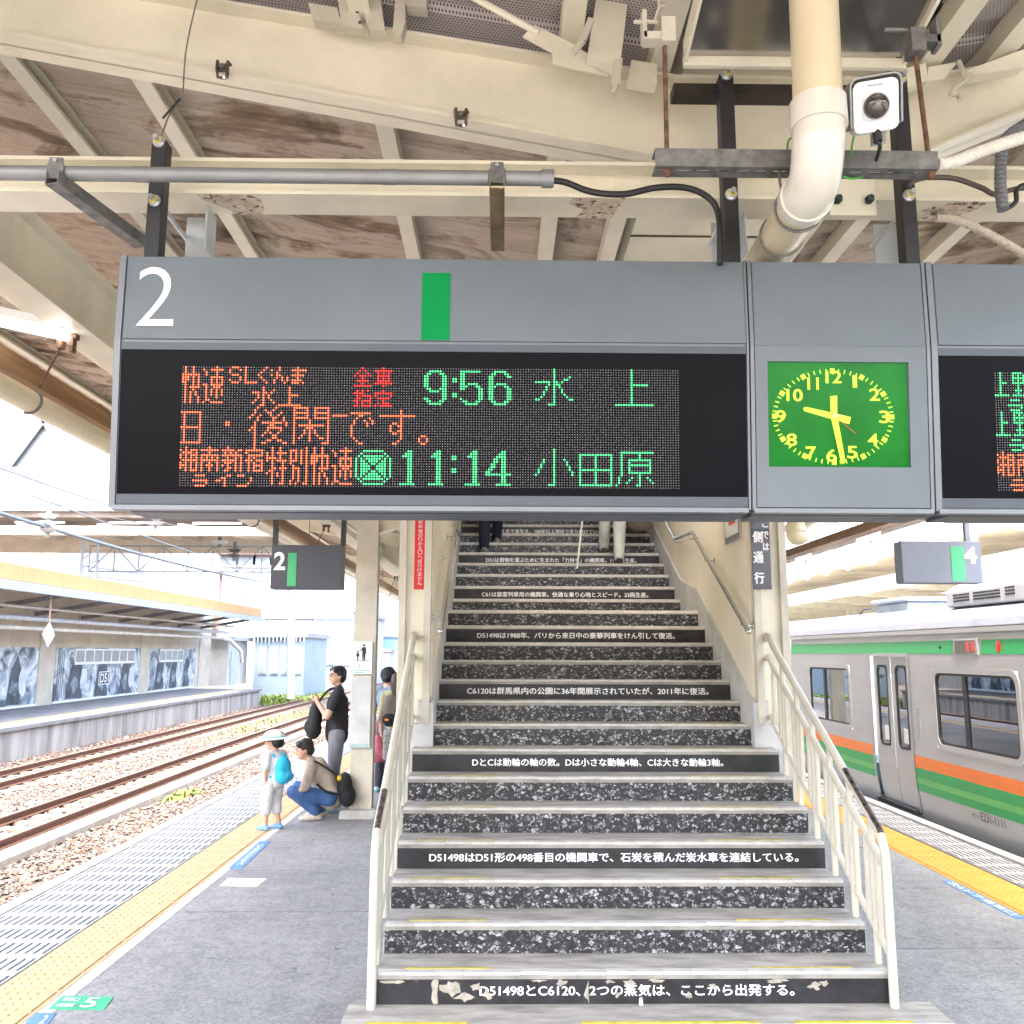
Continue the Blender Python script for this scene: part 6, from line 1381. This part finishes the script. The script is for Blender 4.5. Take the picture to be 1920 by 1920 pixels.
for k in range(26):                   # row of white insulators along the eaves
    y = 9+k*1.55; t = thing('insulator', ORD[k]+' white bell insulator from the camera in the row above the train', 'insulator', (XA-.5, y, 4.15), 'row of insulators above the train'); MB().ball((XA-.5, y, 4.17), (.12, .12, .15), 12, 8).build('bell', ins_m, t, smooth=True); MB().cyl((XA-.5, y, 4.3), (XA-.5, y, 4.62), .03, 6).build('pin', galv_dk, t)
MB().bar((XA-.5, 2, 4.65), (XA-.5, 60, 4.65), .08, .08).build('insulator_beam', steel_bg, rc)
for kk, Yg in enumerate((26, 40, 60)):
    gg = thing('catenary_gantry', ('white lattice gantry above the train, nearest one', 'white lattice gantry above the train, middle one', 'white lattice gantry above the train, farthest one')[kk], 'gantry', (9, Yg, 5.5), 'gantries above the train')
    z0, z1 = 5.0, 6.1; x0, x1 = 5.5, 17
    MB().bar((x0, Yg, z0), (x1, Yg, z0), .14, .14).build('bottom_chord', bw, gg); MB().bar((x0, Yg, z1), (x1, Yg, z1), .14, .14).build('top_chord', bw, gg)
    for k in range(10):
        a_ = x0+(x1-x0)*k/10; b_ = x0+(x1-x0)*(k+1)/10; MB().bar((a_, Yg, z0 if k % 2 else z1), (b_, Yg, z1 if k % 2 else z0), .09, .09).build('diagonal', bw, gg)
    MB().box(x0-.15, x0+.15, Yg-.15, Yg+.15, -1.3, z1).build('mast', bw, gg)
t, A, B = bld('tall white building behind the canopy right of the train', 1480, 960, 1930, 1150, 130, 20, bw); facade(t, A.x, B.x, 130, A.z, B.z-2, 14, 5, 1.6, 1.6)
# pipes beside the right stair post
rp = thing('downpipe', 'cream downpipe with elbows beside the right stair post', 'pipe', (2.6, 7.6, 3))
MB().tube(sm([atY(1492, 960, 7.6)+Vector((0, 0, .5)), atY(1492, 960, 7.6), atY(1490, 1000, 7.6), atY(1500, 1005, 7.65), atY(1530, 985, 8.0), atY(1590, 955, 8.6)]), .075, 14).build('pipe', cream_pvc, rp, smooth=True)
MB().cyl(atY(1491, 985, 7.6), atY(1491, 996, 7.6), .088, 14).build('collar', cream_pvc, rp, smooth=True)
# ================================================================== PEOPLE
skin = M('skin', (.50, .30, .21), .55, var=.06, scale=12); hairk = M('black_hair', (.012, .010, .010), .5, var=.3, scale=60, stretch=(1, 1, .2)); hairb = M('brown_hair', (.06, .03, .018), .5, var=.3, scale=60)
eye_m = M('eye_dark', (.015, .012, .012), .3); lip_m = M('lip', (.36, .13, .11), .5)
def cloth(name, c): return M('cloth_'+name, c, .85, var=.18, scale=9, bump=.9, bscale=13, stretch=(1, 1, .45))
def capsule(mb, p0, p1, r0, r1, n=14):
    p0 = Vector(p0); p1 = Vector(p1); mb.tube([p0, p0.lerp(p1, .33), p0.lerp(p1, .66), p1], r0, n, True, [r0, r0+(r1-r0)*.33, r0+(r1-r0)*.66, r1]); mb.ball(p0, r0, n, 8); mb.ball(p1, r1, n, 8)
def blob(shapes, voxel, smooth=3, extra=None):
    """closed shapes fused into one continuous surface"""
    mb = MB()
    for s_ in shapes:
        if s_[0] == 'c': capsule(mb, *s_[1:])
        elif s_[0] == 'e': mb.ball(s_[1], s_[2], 16, 12, s_[3] if len(s_) > 3 else None)
    me = mb.mesh('tmp'); o = bpy.data.objects.new('tmp', me)
    m = o.modifiers.new('r', 'REMESH'); m.mode = 'VOXEL'; m.voxel_size = voxel; m.adaptivity = 0
    if smooth: q = o.modifiers.new('s', 'SMOOTH'); q.iterations = smooth; q.factor = .5
    out = evaluated(o); bpy.data.objects.remove(o); bpy.data.meshes.remove(me)
    if extra is not None and extra.v:
        bm = bmesh.new(); bm.from_mesh(out); e2 = extra.mesh('e'); bm.from_mesh(e2); bm.to_mesh(out); bm.free(); bpy.data.meshes.remove(e2)
    shade(out, 80); return out
def V3(*a): return Vector(a)
def hand_geo(wrist, d, nrm, thumb_side, s=1.0, curl=.6):
    """palm shapes (fused into the body) and five finger chains"""
    wrist = Vector(wrist); d = Vector(d).normalized(); nrm = Vector(nrm); nrm = (nrm-d*nrm.dot(d)).normalized(); sd_ = d.cross(nrm)*thumb_side
    palm = [('c', wrist, wrist+d*.05*s, .026*s, .034*s), ('c', wrist+d*.04*s+sd_*.018*s, wrist+d*.085*s+sd_*.022*s, .018*s, .013*s), ('c', wrist+d*.04*s-sd_*.018*s, wrist+d*.08*s-sd_*.022*s, .018*s, .013*s)]
    f = MB()
    for k, (o_, L) in enumerate(((.030, .068), (.010, .078), (-.010, .072), (-.029, .055))):
        a_ = wrist+d*.078*s+sd_*o_*s; b_ = a_+(d*math.cos(curl*.5)+nrm*math.sin(curl*.5))*L*.45*s; c_ = b_+(d*math.cos(curl*1.5)+nrm*math.sin(curl*1.5))*L*.32*s; e = c_+(d*math.cos(curl*2.4)+nrm*math.sin(curl*2.4))*L*.25*s
        f.tube([a_, b_, c_, e], .008, 8, True, [.0095*s, .009*s, .008*s, .006*s])
    a_ = wrist+d*.03*s+sd_*.03*s; b_ = a_+(d*.6+sd_*.7+nrm*.2).normalized()*.034*s; c_ = b_+(d*.85+sd_*.2+nrm*.4).normalized()*.03*s; f.tube([a_, b_, c_], .01, 8, True, [.012*s, .0105*s, .0075*s])
    return palm, f
STAND = dict(pelvis=(0, 0, .93), waist=(0, .01, 1.08), chest=(0, 0, 1.28), neck=(0, -.01, 1.46), head=(0, .015, 1.60), shL=(-.185, 0, 1.41), shR=(.185, 0, 1.41), elL=(-.235, -.01, 1.13), elR=(.235, -.01, 1.13), wrL=(-.24, .06, .88), wrR=(.24, .06, .88),
             hipL=(-.09, 0, .90), hipR=(.09, 0, .90), knL=(-.10, .02, .49), knR=(.10, .02, .49), anL=(-.10, -.02, .09), anR=(.10, -.02, .09), hdL=(0, .3, -1), hdR=(0, .3, -1))
def person(label, loc, rot, J=None, s=1.0, hs=1.0, face_yaw=0, face_pitch=0, top=None, bottom=None, shoes=None, hair='short', hairm=None, sleeve=.55, short_leg=None, group=None, bottom_ease=1.0, hat=None, glasses=False, voxel=.011, fat=1.0, wide=1.0):
    j = {k: Vector(v) for k, v in STAND.items()}
    if J: j.update({k: Vector(v) for k, v in J.items()})
    def T(p): return p
    t = thing('person', label, 'person', loc, group)
    Mw = Matrix.Translation(loc) @ Matrix.Rotation(R(rot), 4, 'Z') @ Matrix.Diagonal((s*wide, s*wide, s, 1))
    def put_(name, me, mat): me.transform(Mw); return link(name, me, mat, t)
    Rh = (Matrix.Rotation(R(face_yaw), 3, 'Z') @ Matrix.Rotation(R(face_pitch), 3, 'X')); H = j['head']
    def hp(x, y, z): return H+Rh @ (Vector((x, y, z))*hs)
    # body: torso, limbs and head as one surface, fingers appended to it
    sh = [('e', j['chest'], (.145, .095, .17)), ('c', j['pelvis'], j['chest'], .115, .115), ('c', j['chest'], j['neck'], .09, .052), ('c', j['neck'], hp(0, 0, -.06), .050, .048*hs),
          ('e', hp(0, .005, .02), (.076*hs, .094*hs, .105*hs), Rh), ('e', hp(0, .03, -.045), (.056*hs, .065*hs, .065*hs), Rh), ('c', hp(0, .098, .005), hp(0, .108, -.022), .009*hs, .014*hs), ('e', hp(-.077, 0, -.005), (.012*hs, .020*hs, .030*hs), Rh), ('e', hp(.077, 0, -.005), (.012*hs, .020*hs, .030*hs), Rh), ('e', hp(0, .075, -.06), (.025*hs, .02*hs, .016*hs), Rh)]
    sh = [(q[0], q[1], q[2], q[3]*fat, q[4]*fat) if q[0] == 'c' and i_ in (1, 2) else q for i_, q in enumerate(sh)]
    ex = MB()
    for q, sg in (('L', -1), ('R', 1)):
        sh += [('c', j['neck'].lerp(j['sh'+q], .3), j['sh'+q], .05, .055), ('c', j['sh'+q], j['el'+q], .050, .039), ('c', j['el'+q], j['wr'+q], .039, .026), ('c', j['hip'+q], j['kn'+q], .082, .055), ('c', j['kn'+q], j['an'+q], .054, .036), ('c', j['pelvis'], j['hip'+q], .1, .085)]
        d_ = j['hd'+q] if ('hd'+q) in (J or {}) else (j['wr'+q]-j['el'+q])
        pa, fg = hand_geo(j['wr'+q], d_, (-sg, .35, 0) if abs(d_.z) > .5 else (0, 0, -1), 1 if q == 'L' else -1, 1.0, .55); sh += pa; ex.add(fg.v, fg.f)
    put_('body', blob(sh, voxel, 3, ex), skin)
    # face
    mb = MB()
    for sx in (-1, 1): mb.ball(hp(sx*.032, .087, .012), (.0105*hs, .006*hs, .0058*hs), 10, 6, Rh)
    put_('eyes', mb.mesh('eyes'), eye_m)
    mb = MB()
    for sx in (-1, 1): mb.tube([hp(sx*.018, .094, .032), hp(sx*.033, .094, .037), hp(sx*.050, .083, .031)], .0042*hs, 6)
    put_('eyebrows', mb.mesh('eyebrows'), hairm or hairk)
    mb = MB(); mb.ball(hp(0, .091, -.048), (.021*hs, .007*hs, .0055*hs), 10, 6, Rh); put_('lips', mb.mesh('lips'), lip_m)
    if hair:
        hsP = [('e', hp(0, -.018, .045), (.088*hs, .100*hs, .088*hs), Rh), ('e', hp(0, -.05, .0), (.080*hs, .066*hs, .085*hs), Rh), ('e', hp(0, .055, .085), (.062*hs, .038*hs, .030*hs), Rh)]
        for sx in (-1, 1): hsP += [('e', hp(sx*.058, .045, .072), (.026*hs, .045*hs, .032*hs), Rh), ('e', hp(sx*.076, .012, .03), (.012*hs, .022*hs, .035*hs), Rh)]
        if hair == 'long': hsP += [('c', hp(0, -.07, 0), hp(0, -.085, -.20), .075*hs, .055*hs), ('c', hp(-.07, -.02, 0), hp(-.065, -.03, -.15), .03*hs, .03*hs), ('c', hp(.07, -.02, 0), hp(.065, -.03, -.15), .03*hs, .03*hs)]
        put_('hair', blob(hsP, .009*max(1, hs), 2), hairm or hairk)
    if glasses:
        mb = MB()
        for sx in (-1, 1): mb.tube([hp(sx*.034+.022*math.cos(a_), .101, .010+.016*math.sin(a_)) for a_ in np.linspace(0, 6.28, 14)], .0022, 5); mb.tube([hp(sx*.056, .099, .014), hp(sx*.076, .06, .016), hp(sx*.08, 0, .014)], .0022, 5)
        mb.tube([hp(-.012, .103, .012), hp(.012, .103, .012)], .0022, 5); put_('glasses', mb.mesh('glasses'), rubber)
    # clothes
    sh = [('e', j['chest'], (.163, .112, .175)), ('c', j['pelvis']+Vector((0, 0, -.03)), j['chest'], .142, .135), ('e', j['pelvis'].lerp(j['waist'], .3), (.158, .122, .12)), ('c', j['chest'], j['neck']+Vector((0, 0, -.035)), .11, .062)]
    for q in 'LR':
        e_ = j['sh'+q].lerp(j['el'+q], min(1, sleeve)); sh += [('c', j['neck'].lerp(j['sh'+q], .4), j['sh'+q], .062, .066), ('c', j['sh'+q], e_, .065, .058)]
        if sleeve > 1: sh += [('c', j['el'+q], j['el'+q].lerp(j['wr'+q], sleeve-1), .055, .042)]
    if fat != 1: sh = [(q[0], q[1], q[2], q[3]*fat, q[4]*fat) if q[0] == 'c' else (q[0], q[1], tuple(v*fat for v in q[2])) for q in sh]
    put_('top', blob(sh, voxel, 3), top)
    sh = [('e', j['pelvis'], (.152, .116, .10)), ('c', j['pelvis'], j['pelvis'].lerp(j['waist'], .35), .128, .122)]; be = bottom_ease
    for q in 'LR':
        kn, an = j['kn'+q], j['an'+q]; sh += [('c', j['pelvis'], j['hip'+q], .11, .098), ('c', j['hip'+q], kn, .098*be, .071*be)]
        if short_leg: sh += [('c', kn, kn.lerp(an, short_leg), .071*be, .064*be)]
        else: sh += [('c', kn, an+Vector((0, 0, .01)), .071*be, .058*be)]
    if fat != 1: sh = [(q[0], q[1], q[2], q[3]*fat, q[4]*fat) if q[0] == 'c' else (q[0], q[1], tuple(v*fat for v in q[2])) for q in sh]
    put_('trousers', blob(sh, voxel, 3), bottom)
    for q in 'LR':
        an = j['an'+q]; kn = j['kn'+q]; zf = an.z-.09; fd = Vector((.0, 1, 0)) if ('ft'+q) not in j else j['ft'+q].normalized()
        sdv = Vector((0, 0, 1)); base = Vector((an.x, an.y, zf))
        sh = [('c', base+Vector((0, 0, .045))-fd*.035, base+fd*.10+Vector((0, 0, .038)), .042, .042), ('c', base+fd*.10+Vector((0, 0, .036)), base+fd*.165+Vector((0, 0, .03)), .042, .029), ('c', base+Vector((0, 0, .05)), an+Vector((0, 0, .0)), .04, .042)]
        put_('shoe', blob(sh, .009, 2), shoes)
    if hat: hat(put_, hp, hs, Rh)
    return t, put_, j, hp
# ---- standing man by the column
mtop = cloth('black_shirt', (.014, .014, .016)); mgrey = cloth('grey_trousers', (.17, .175, .20)); msho = cloth('pale_blue_shoe', (.30, .45, .52)); blackbag = cloth('black_bag', (.013, .013, .015)); whitebag = M('white_plastic_bag', (.68, .68, .66), .45, var=.08, scale=14, bump=.4, bscale=12)
p0 = Vector((-1.97, 11.12, 0))
t, put_, j, hp = person('standing man in black t-shirt and grey trousers holding a bag beside the column', p0, 100, dict(elL=(-.245, .12, 1.13), wrL=(-.12, .245, 1.30), elR=(.245, .10, 1.13), wrR=(.06, .26, 1.22), hdL=(.6, .1, .55), hdR=(-1, .1, .1)), 1.0, 1.0, 22, 4, mtop, mgrey, msho, 'short', None, .62, glasses=True, bottom_ease=1.05)
wb = Matrix.Translation(p0) @ Matrix.Rotation(R(100), 4, 'Z')
def tf_link(name, me, mat, parent, Mx): me.transform(Mx); return link(name, me, mat, parent)
def bag(label, cat, p, Mx, shapes, mat, voxel=.012, straps=(), extra=(), name='bag'):
    b_ = thing(name, label, cat, tuple(Mx @ Vector(p)))
    tf_link('body', blob(shapes, voxel, 3), mat, b_, Mx)
    for nm, pts_, r_, m_ in straps: tf_link(nm, MB().tube(sm(pts_, 5), r_, 8).mesh(nm), m_, b_, Mx)
    for nm, sh, m_ in extra: tf_link(nm, blob(sh, voxel*.8, 2), m_, b_, Mx)
    return b_
bag('black backpack worn on the chest of the standing man', 'backpack', (0, .27, 1.05), wb, [('e', (-.02, .265, 1.10), (.135, .085, .20)), ('e', (-.02, .28, .98), (.14, .10, .13)), ('e', (-.03, .33, 1.0), (.10, .06, .10))], blackbag, straps=[('strap', [(-.09, .24, 1.28), (-.13, .12, 1.43), (-.12, -.02, 1.47)], .014, blackbag), ('strap', [(.06, .24, 1.28), (.11, .12, 1.43), (.11, -.02, 1.47)], .014, blackbag), ('strap', [(-.08, .30, .92), (-.09, .30, .75), (-.06, .31, .62)], .009, blackbag)], extra=[('pocket', [('e', (-.03, .36, 1.0), (.085, .035, .075))], blackbag)], name='backpack')
bag('white plastic bag hanging beside the legs of the standing man', 'bag', (-.05, .30, .4), wb, [('c', (-.05, .28, .60), (-.05, .27, .20), .03, .12), ('e', (-.05, .27, .22), (.13, .10, .13))], whitebag, straps=[('handle', [(-.07, .29, .60), (-.06, .3, .72), (-.05, .29, .60)], .006, whitebag)], name='plastic_bag')
# ---- child with the hat
cw = cloth('pale_shirt', (.62, .62, .63)); cst = cloth('pale_striped_trousers', (.58, .58, .60)); cbl = cloth('blue_shoe', (.16, .32, .62)); cyan = cloth('cyan_backpack', (.02, .40, .62)); hatw = cloth('white_hat', (.72, .74, .71)); teal = M('teal_band', (.03, .42, .36), .7)
def hat_child(put_, hp, hs, Rh):
    put_('hat', blob([('e', hp(0, -.005, .075), (.108*hs, .118*hs, .085*hs), Rh), ('e', hp(0, 0, .045), (.205*hs, .21*hs, .020*hs), Rh)], .010, 2), hatw)
    mb = MB(); mb.tube([hp(.114*math.cos(a_), -.003+.124*math.sin(a_), .066) for a_ in np.linspace(0, 6.28, 24)], .012, 8); put_('hat_band', mb.mesh('hat_band'), teal)
pc = Vector((-2.45, 10.02, 0)); rc_ = 62; sc = .555
tC, put_, j, hp = person('small child in a white sun hat and pale clothes on the tactile strip', pc, rc_, dict(elL=(-.24, -.05, 1.14), wrL=(-.20, -.02, .93), elR=(.23, .02, 1.14), wrR=(.22, .1, .93), head=(0, .015, 1.66), knL=(-.10, .04, .49), anL=(-.10, .03, .09), anR=(.11, -.06, .09)), sc, 1.5, 8, -4, cw, cst, cbl, 'short', None, .7, short_leg=.35, hat=hat_child, bottom_ease=1.05, voxel=.014, fat=1.25, wide=1.25)
Mc = Matrix.Translation(pc) @ Matrix.Rotation(R(rc_), 4, 'Z') @ Matrix.Diagonal((sc*1.2, sc*1.2, sc, 1))
bag('light blue backpack on the back of the small child', 'backpack', (0, -.22, 1.1), Mc, [('e', (0, -.20, 1.17), (.155, .11, .24)), ('e', (0, -.22, 1.03), (.165, .12, .16)), ('e', (0, -.30, 1.02), (.12, .06, .10))], cyan, .016, straps=[('strap', [(-.12, -.12, 1.40), (-.13, .03, 1.47), (-.14, .13, 1.36), (-.15, .10, 1.15), (-.15, -.10, 1.0)], .022, cyan), ('strap', [(.12, -.12, 1.40), (.13, .03, 1.47), (.14, .13, 1.36), (.15, .10, 1.15), (.15, -.10, 1.0)], .022, cyan), ('top_loop', [(-.03, -.2, 1.4), (0, -.2, 1.45), (.03, -.2, 1.4)], .012, cyan)], extra=[('pocket', [('e', (0, -.345, 1.02), (.10, .035, .08))], cloth('cyan_pocket', (.03, .32, .50)))], name='backpack')
# ---- crouching woman
beige = cloth('beige_top', (.46, .38, .31)); jean = cloth('blue_jeans', (.045, .11, .27)); sand = cloth('pale_sandals', (.55, .47, .40)); dkb = cloth('dark_backpack', (.012, .012, .013))
pw_ = Vector((-2.10, 10.62, 0)); rw = 96
tW, put_, j, hp = person('crouching woman in a beige top and blue jeans facing the small child', pw_, rw, dict(pelvis=(0, -.17, .27), waist=(0, -.13, .38), chest=(0, -.02, .52), neck=(0, .07, .655), head=(0, .145, .775), shL=(-.18, .05, .60), shR=(.18, .05, .60), elL=(-.24, .10, .40), elR=(.24, .14, .40), wrL=(-.10, .20, .30), wrR=(.06, .27, .34), hdL=(.6, .5, -.1), hdR=(-.6, .5, -.1),
    hipL=(-.10, -.16, .25), hipR=(.10, -.16, .25), knL=(-.13, .25, .33), knR=(.13, .22, .34), anL=(-.10, -.02, .09), anR=(.11, -.06, .09)), 1.0, 1.0, 8, -12, beige, jean, sand, 'short', None, 1.25)
Mw_ = Matrix.Translation(pw_) @ Matrix.Rotation(R(rw), 4, 'Z')
bag('black backpack with a yellow tag hanging on the crouching woman', 'backpack', (0, -.33, .3), Mw_, [('e', (-.06, -.33, .36), (.12, .09, .17)), ('e', (-.06, -.36, .26), (.13, .10, .12))], dkb, straps=[('strap', [(-.10, -.26, .48), (-.14, -.10, .60), (-.14, .03, .66), (-.12, .10, .58)], .012, dkb), ('strap', [(-.16, -.30, .30), (-.19, -.15, .32), (-.20, -.02, .42)], .012, dkb)], extra=[('yellow_tag', [('e', (-.13, -.27, .47), (.03, .03, .035))], M('yellow_tag', (.75, .52, .03), .6))], name='backpack')
# ---- two people behind the column
bls = cloth('slate_shirt', (.20, .25, .33)); kh = cloth('khaki', (.40, .40, .22)); dkt = cloth('dark_trousers', (.03, .03, .04)); brn = cloth('brown_cloth', (.16, .13, .11)); pink = M('pink_bag', (.62, .16, .20), .6, var=.15, scale=12)
def hat_dark(put_, hp, hs, Rh): put_('hat', blob([('e', hp(0, -.005, .065), (.102, .112, .085), Rh), ('c', hp(0, .0, .04), hp(0, .0, .035), .105, .118)], .010, 2), M('dark_cap', (.018, .022, .032), .8))
pa_ = atY(729, 1300, 12.6); pa_ = Vector((pa_.x-.02, 12.6, 0))
person('person in a dark hat and slate blue shirt behind the column', pa_, -25, None, .97, 1.0, 0, 0, bls, dkt, msho, 'short', None, 1.6, hat=hat_dark)
pb_ = Vector((atY(745, 1300, 12.0).x, 12.0, 0))
tB, put_, j, hp = person('person with brown hair and a khaki top beside the dark hat', pb_, -15, None, .94, 1.0, 0, 0, kh, brn, msho, 'long', hairb, 1.3)
Mb = Matrix.Translation(pb_) @ Matrix.Rotation(R(-15), 4, 'Z') @ Matrix.Scale(.94, 4)
bag('brown and black backpack on the person with brown hair', 'backpack', (0, -.2, 1.2), Mb, [('e', (0, -.19, 1.22), (.15, .10, .22))], brn, extra=[('lower_pocket', [('e', (0, -.25, 1.10), (.12, .07, .10))], blackbag), ('orange_patch', [('e', (-.02, -.32, 1.10), (.04, .012, .02))], M('orange_patch', (.8, .30, .05), .6))], name='backpack')
p = atY(708, 1400, 11.9); bag('pink drawstring bag held behind the column', 'bag', tuple(p), Matrix.Identity(4), [('c', (p.x, 11.9, p.z+.10), (p.x, 11.9, p.z-.08), .05, .11), ('e', (p.x+.02, 11.9, p.z-.10), (.14, .10, .11))], pink, straps=[('strap', [(p.x, 11.9, p.z+.1), (p.x-.01, 11.9, p.z+.28), (p.x+.02, 11.95, p.z+.38)], .012, pink), ('cord', [(p.x+.03, 11.85, p.z-.16), (p.x+.05, 11.84, p.z-.26), (p.x+.09, 11.84, p.z-.36)], .008, blackbag)], name='drawstring_bag')
cs = atY(731, 1398, 11.7); t = thing('hard_case', 'grey ribbed hard case beside the pink bag', 'case', (cs.x, 11.7, 0)); MB().box(cs.x-.08, cs.x+.26, 11.62, 11.85, cs.z-.18, cs.z+.20).build('shell', M('case_grey', (.44, .45, .43), .5, var=.08), t, bevel=.03)
for k in range(4): MB().box(cs.x-.07, cs.x+.25, 11.612, 11.62, cs.z-.12+k*.08, cs.z-.105+k*.08).build('rib', M('case_rib', (.36, .37, .36), .5), t)
# ---- people coming down the stairs
navyc = cloth('navy_trousers', (.012, .014, .032)); pale = cloth('pale_trousers', (.60, .62, .56)); grs = cloth('grey_shoe', (.26, .27, .28)); brs = cloth('brown_shoe', (.06, .045, .035))
y19, z19 = nose(19); y20, z20 = nose(20); y18, z18 = nose(18)
q = Vector((atY(921, 1000, y19+.1).x, y19+.20, z19))
person('person in dark trousers walking down the left of the stairs', q, 184, dict(pelvis=(0, 0, .90), knL=(-.09, .02, .64), hipL=(-.09, -.02, .90), anL=(-.09, -.30, .25), knR=(.09, .06, .48), anR=(.09, .02, .09), hipR=(.09, 0, .88)), 1.0, 1.0, 0, 8, navyc, navyc, grs, 'short', None, 1.5, bottom_ease=1.1)
q = Vector((atY(1150, 1000, y18+.1).x, y18+.20, z18))
tD, put_, j, hp = person('person in pale trousers walking down the right of the stairs', q, 176, dict(pelvis=(0, -.02, .90), knL=(-.085, .08, .50), anL=(-.075, .03, .09), knR=(.085, .0, .62), anR=(.09, -.28, .25), hipL=(-.08, 0, .88), hipR=(.08, -.02, .90), elL=(-.27, .02, 1.12), wrL=(-.28, .10, .92), elR=(.26, .05, 1.14), wrR=(.34, .25, .98)), 1.0, 1.0, 0, 8, cloth('grey_jacket', (.25, .25, .24)), pale, brs, 'short', M('grey_hair', (.3, .3, .3), .6), 1.8, bottom_ease=1.12)
p = atY(1195, 985, y19); bag('brown handbag carried down the right of the stairs', 'bag', tuple(p), Matrix.Identity(4), [('e', (p.x, p.y, p.z+.05), (.15, .08, .12)), ('e', (p.x+.03, p.y, p.z), (.17, .08, .08))], cloth('brown_bag', (.14, .10, .08)), straps=[('strap', [(p.x-.08, p.y, p.z+.12), (p.x-.03, p.y, p.z+.36), (p.x+.08, p.y, p.z+.12)], .012, brs)], name='handbag')
a_ = atY(1082, 1066, nose(17)[0]+.1); b_ = atY(1093, 965, nose(17)[0]+.12); MB().cyl(a_, a_+(b_-a_)*1.45, .011, 8).build('white_stick', M('stick_white', (.76, .74, .66), .4), None, 'white stick held by the person in pale trousers on the stairs', 'stick', smooth=True)
# ---- passengers seen through the train windows
SEAT = dict(pelvis=(0, -.05, .50), waist=(0, -.04, .64), chest=(0, -.03, .86), neck=(0, -.02, 1.05), head=(0, .01, 1.19), shL=(-.185, -.02, 1.0), shR=(.185, -.02, 1.0), elL=(-.22, .05, .74), elR=(.22, .05, .74), wrL=(-.12, .26, .66), wrR=(.12, .26, .66), hipL=(-.09, 0, .48), hipR=(.09, 0, .48), knL=(-.10, .42, .48), knR=(.10, .42, .48), anL=(-.10, .40, .09), anR=(.10, .40, .09))
def hat_mint(put_, hp, hs, Rh): put_('cap', blob([('e', hp(0, -.005, .065), (.100, .112, .075), Rh), ('c', hp(0, .08, .055), hp(0, .15, .045), .05, .045)], .010, 2), M('mint_cap', (.40, .66, .55), .8))
person('seated train passenger in a mint cap behind the large window', (TX+2.45, 8.95, -.08), 88, SEAT, 1.0, 1.0, -25, 0, cloth('mint_shirt', (.30, .50, .44)), dkt, grs, 'short', None, 1.4, hat=hat_mint, voxel=.014)
person('seated train passenger in dark clothes behind the large window', (TX+2.45, 9.75, -.08), 92, SEAT, .98, 1.0, 15, 0, dkt, dkt, grs, 'short', None, 1.4, voxel=.014)
person('train passenger in dark clothes standing behind the closed door', (TX+.75, 11.6, -.1), -90, None, .95, 1.0, 0, 10, dkt, navyc, grs, 'short', None, 1.4, voxel=.014)
bpy.data.scenes.remove(_TS)
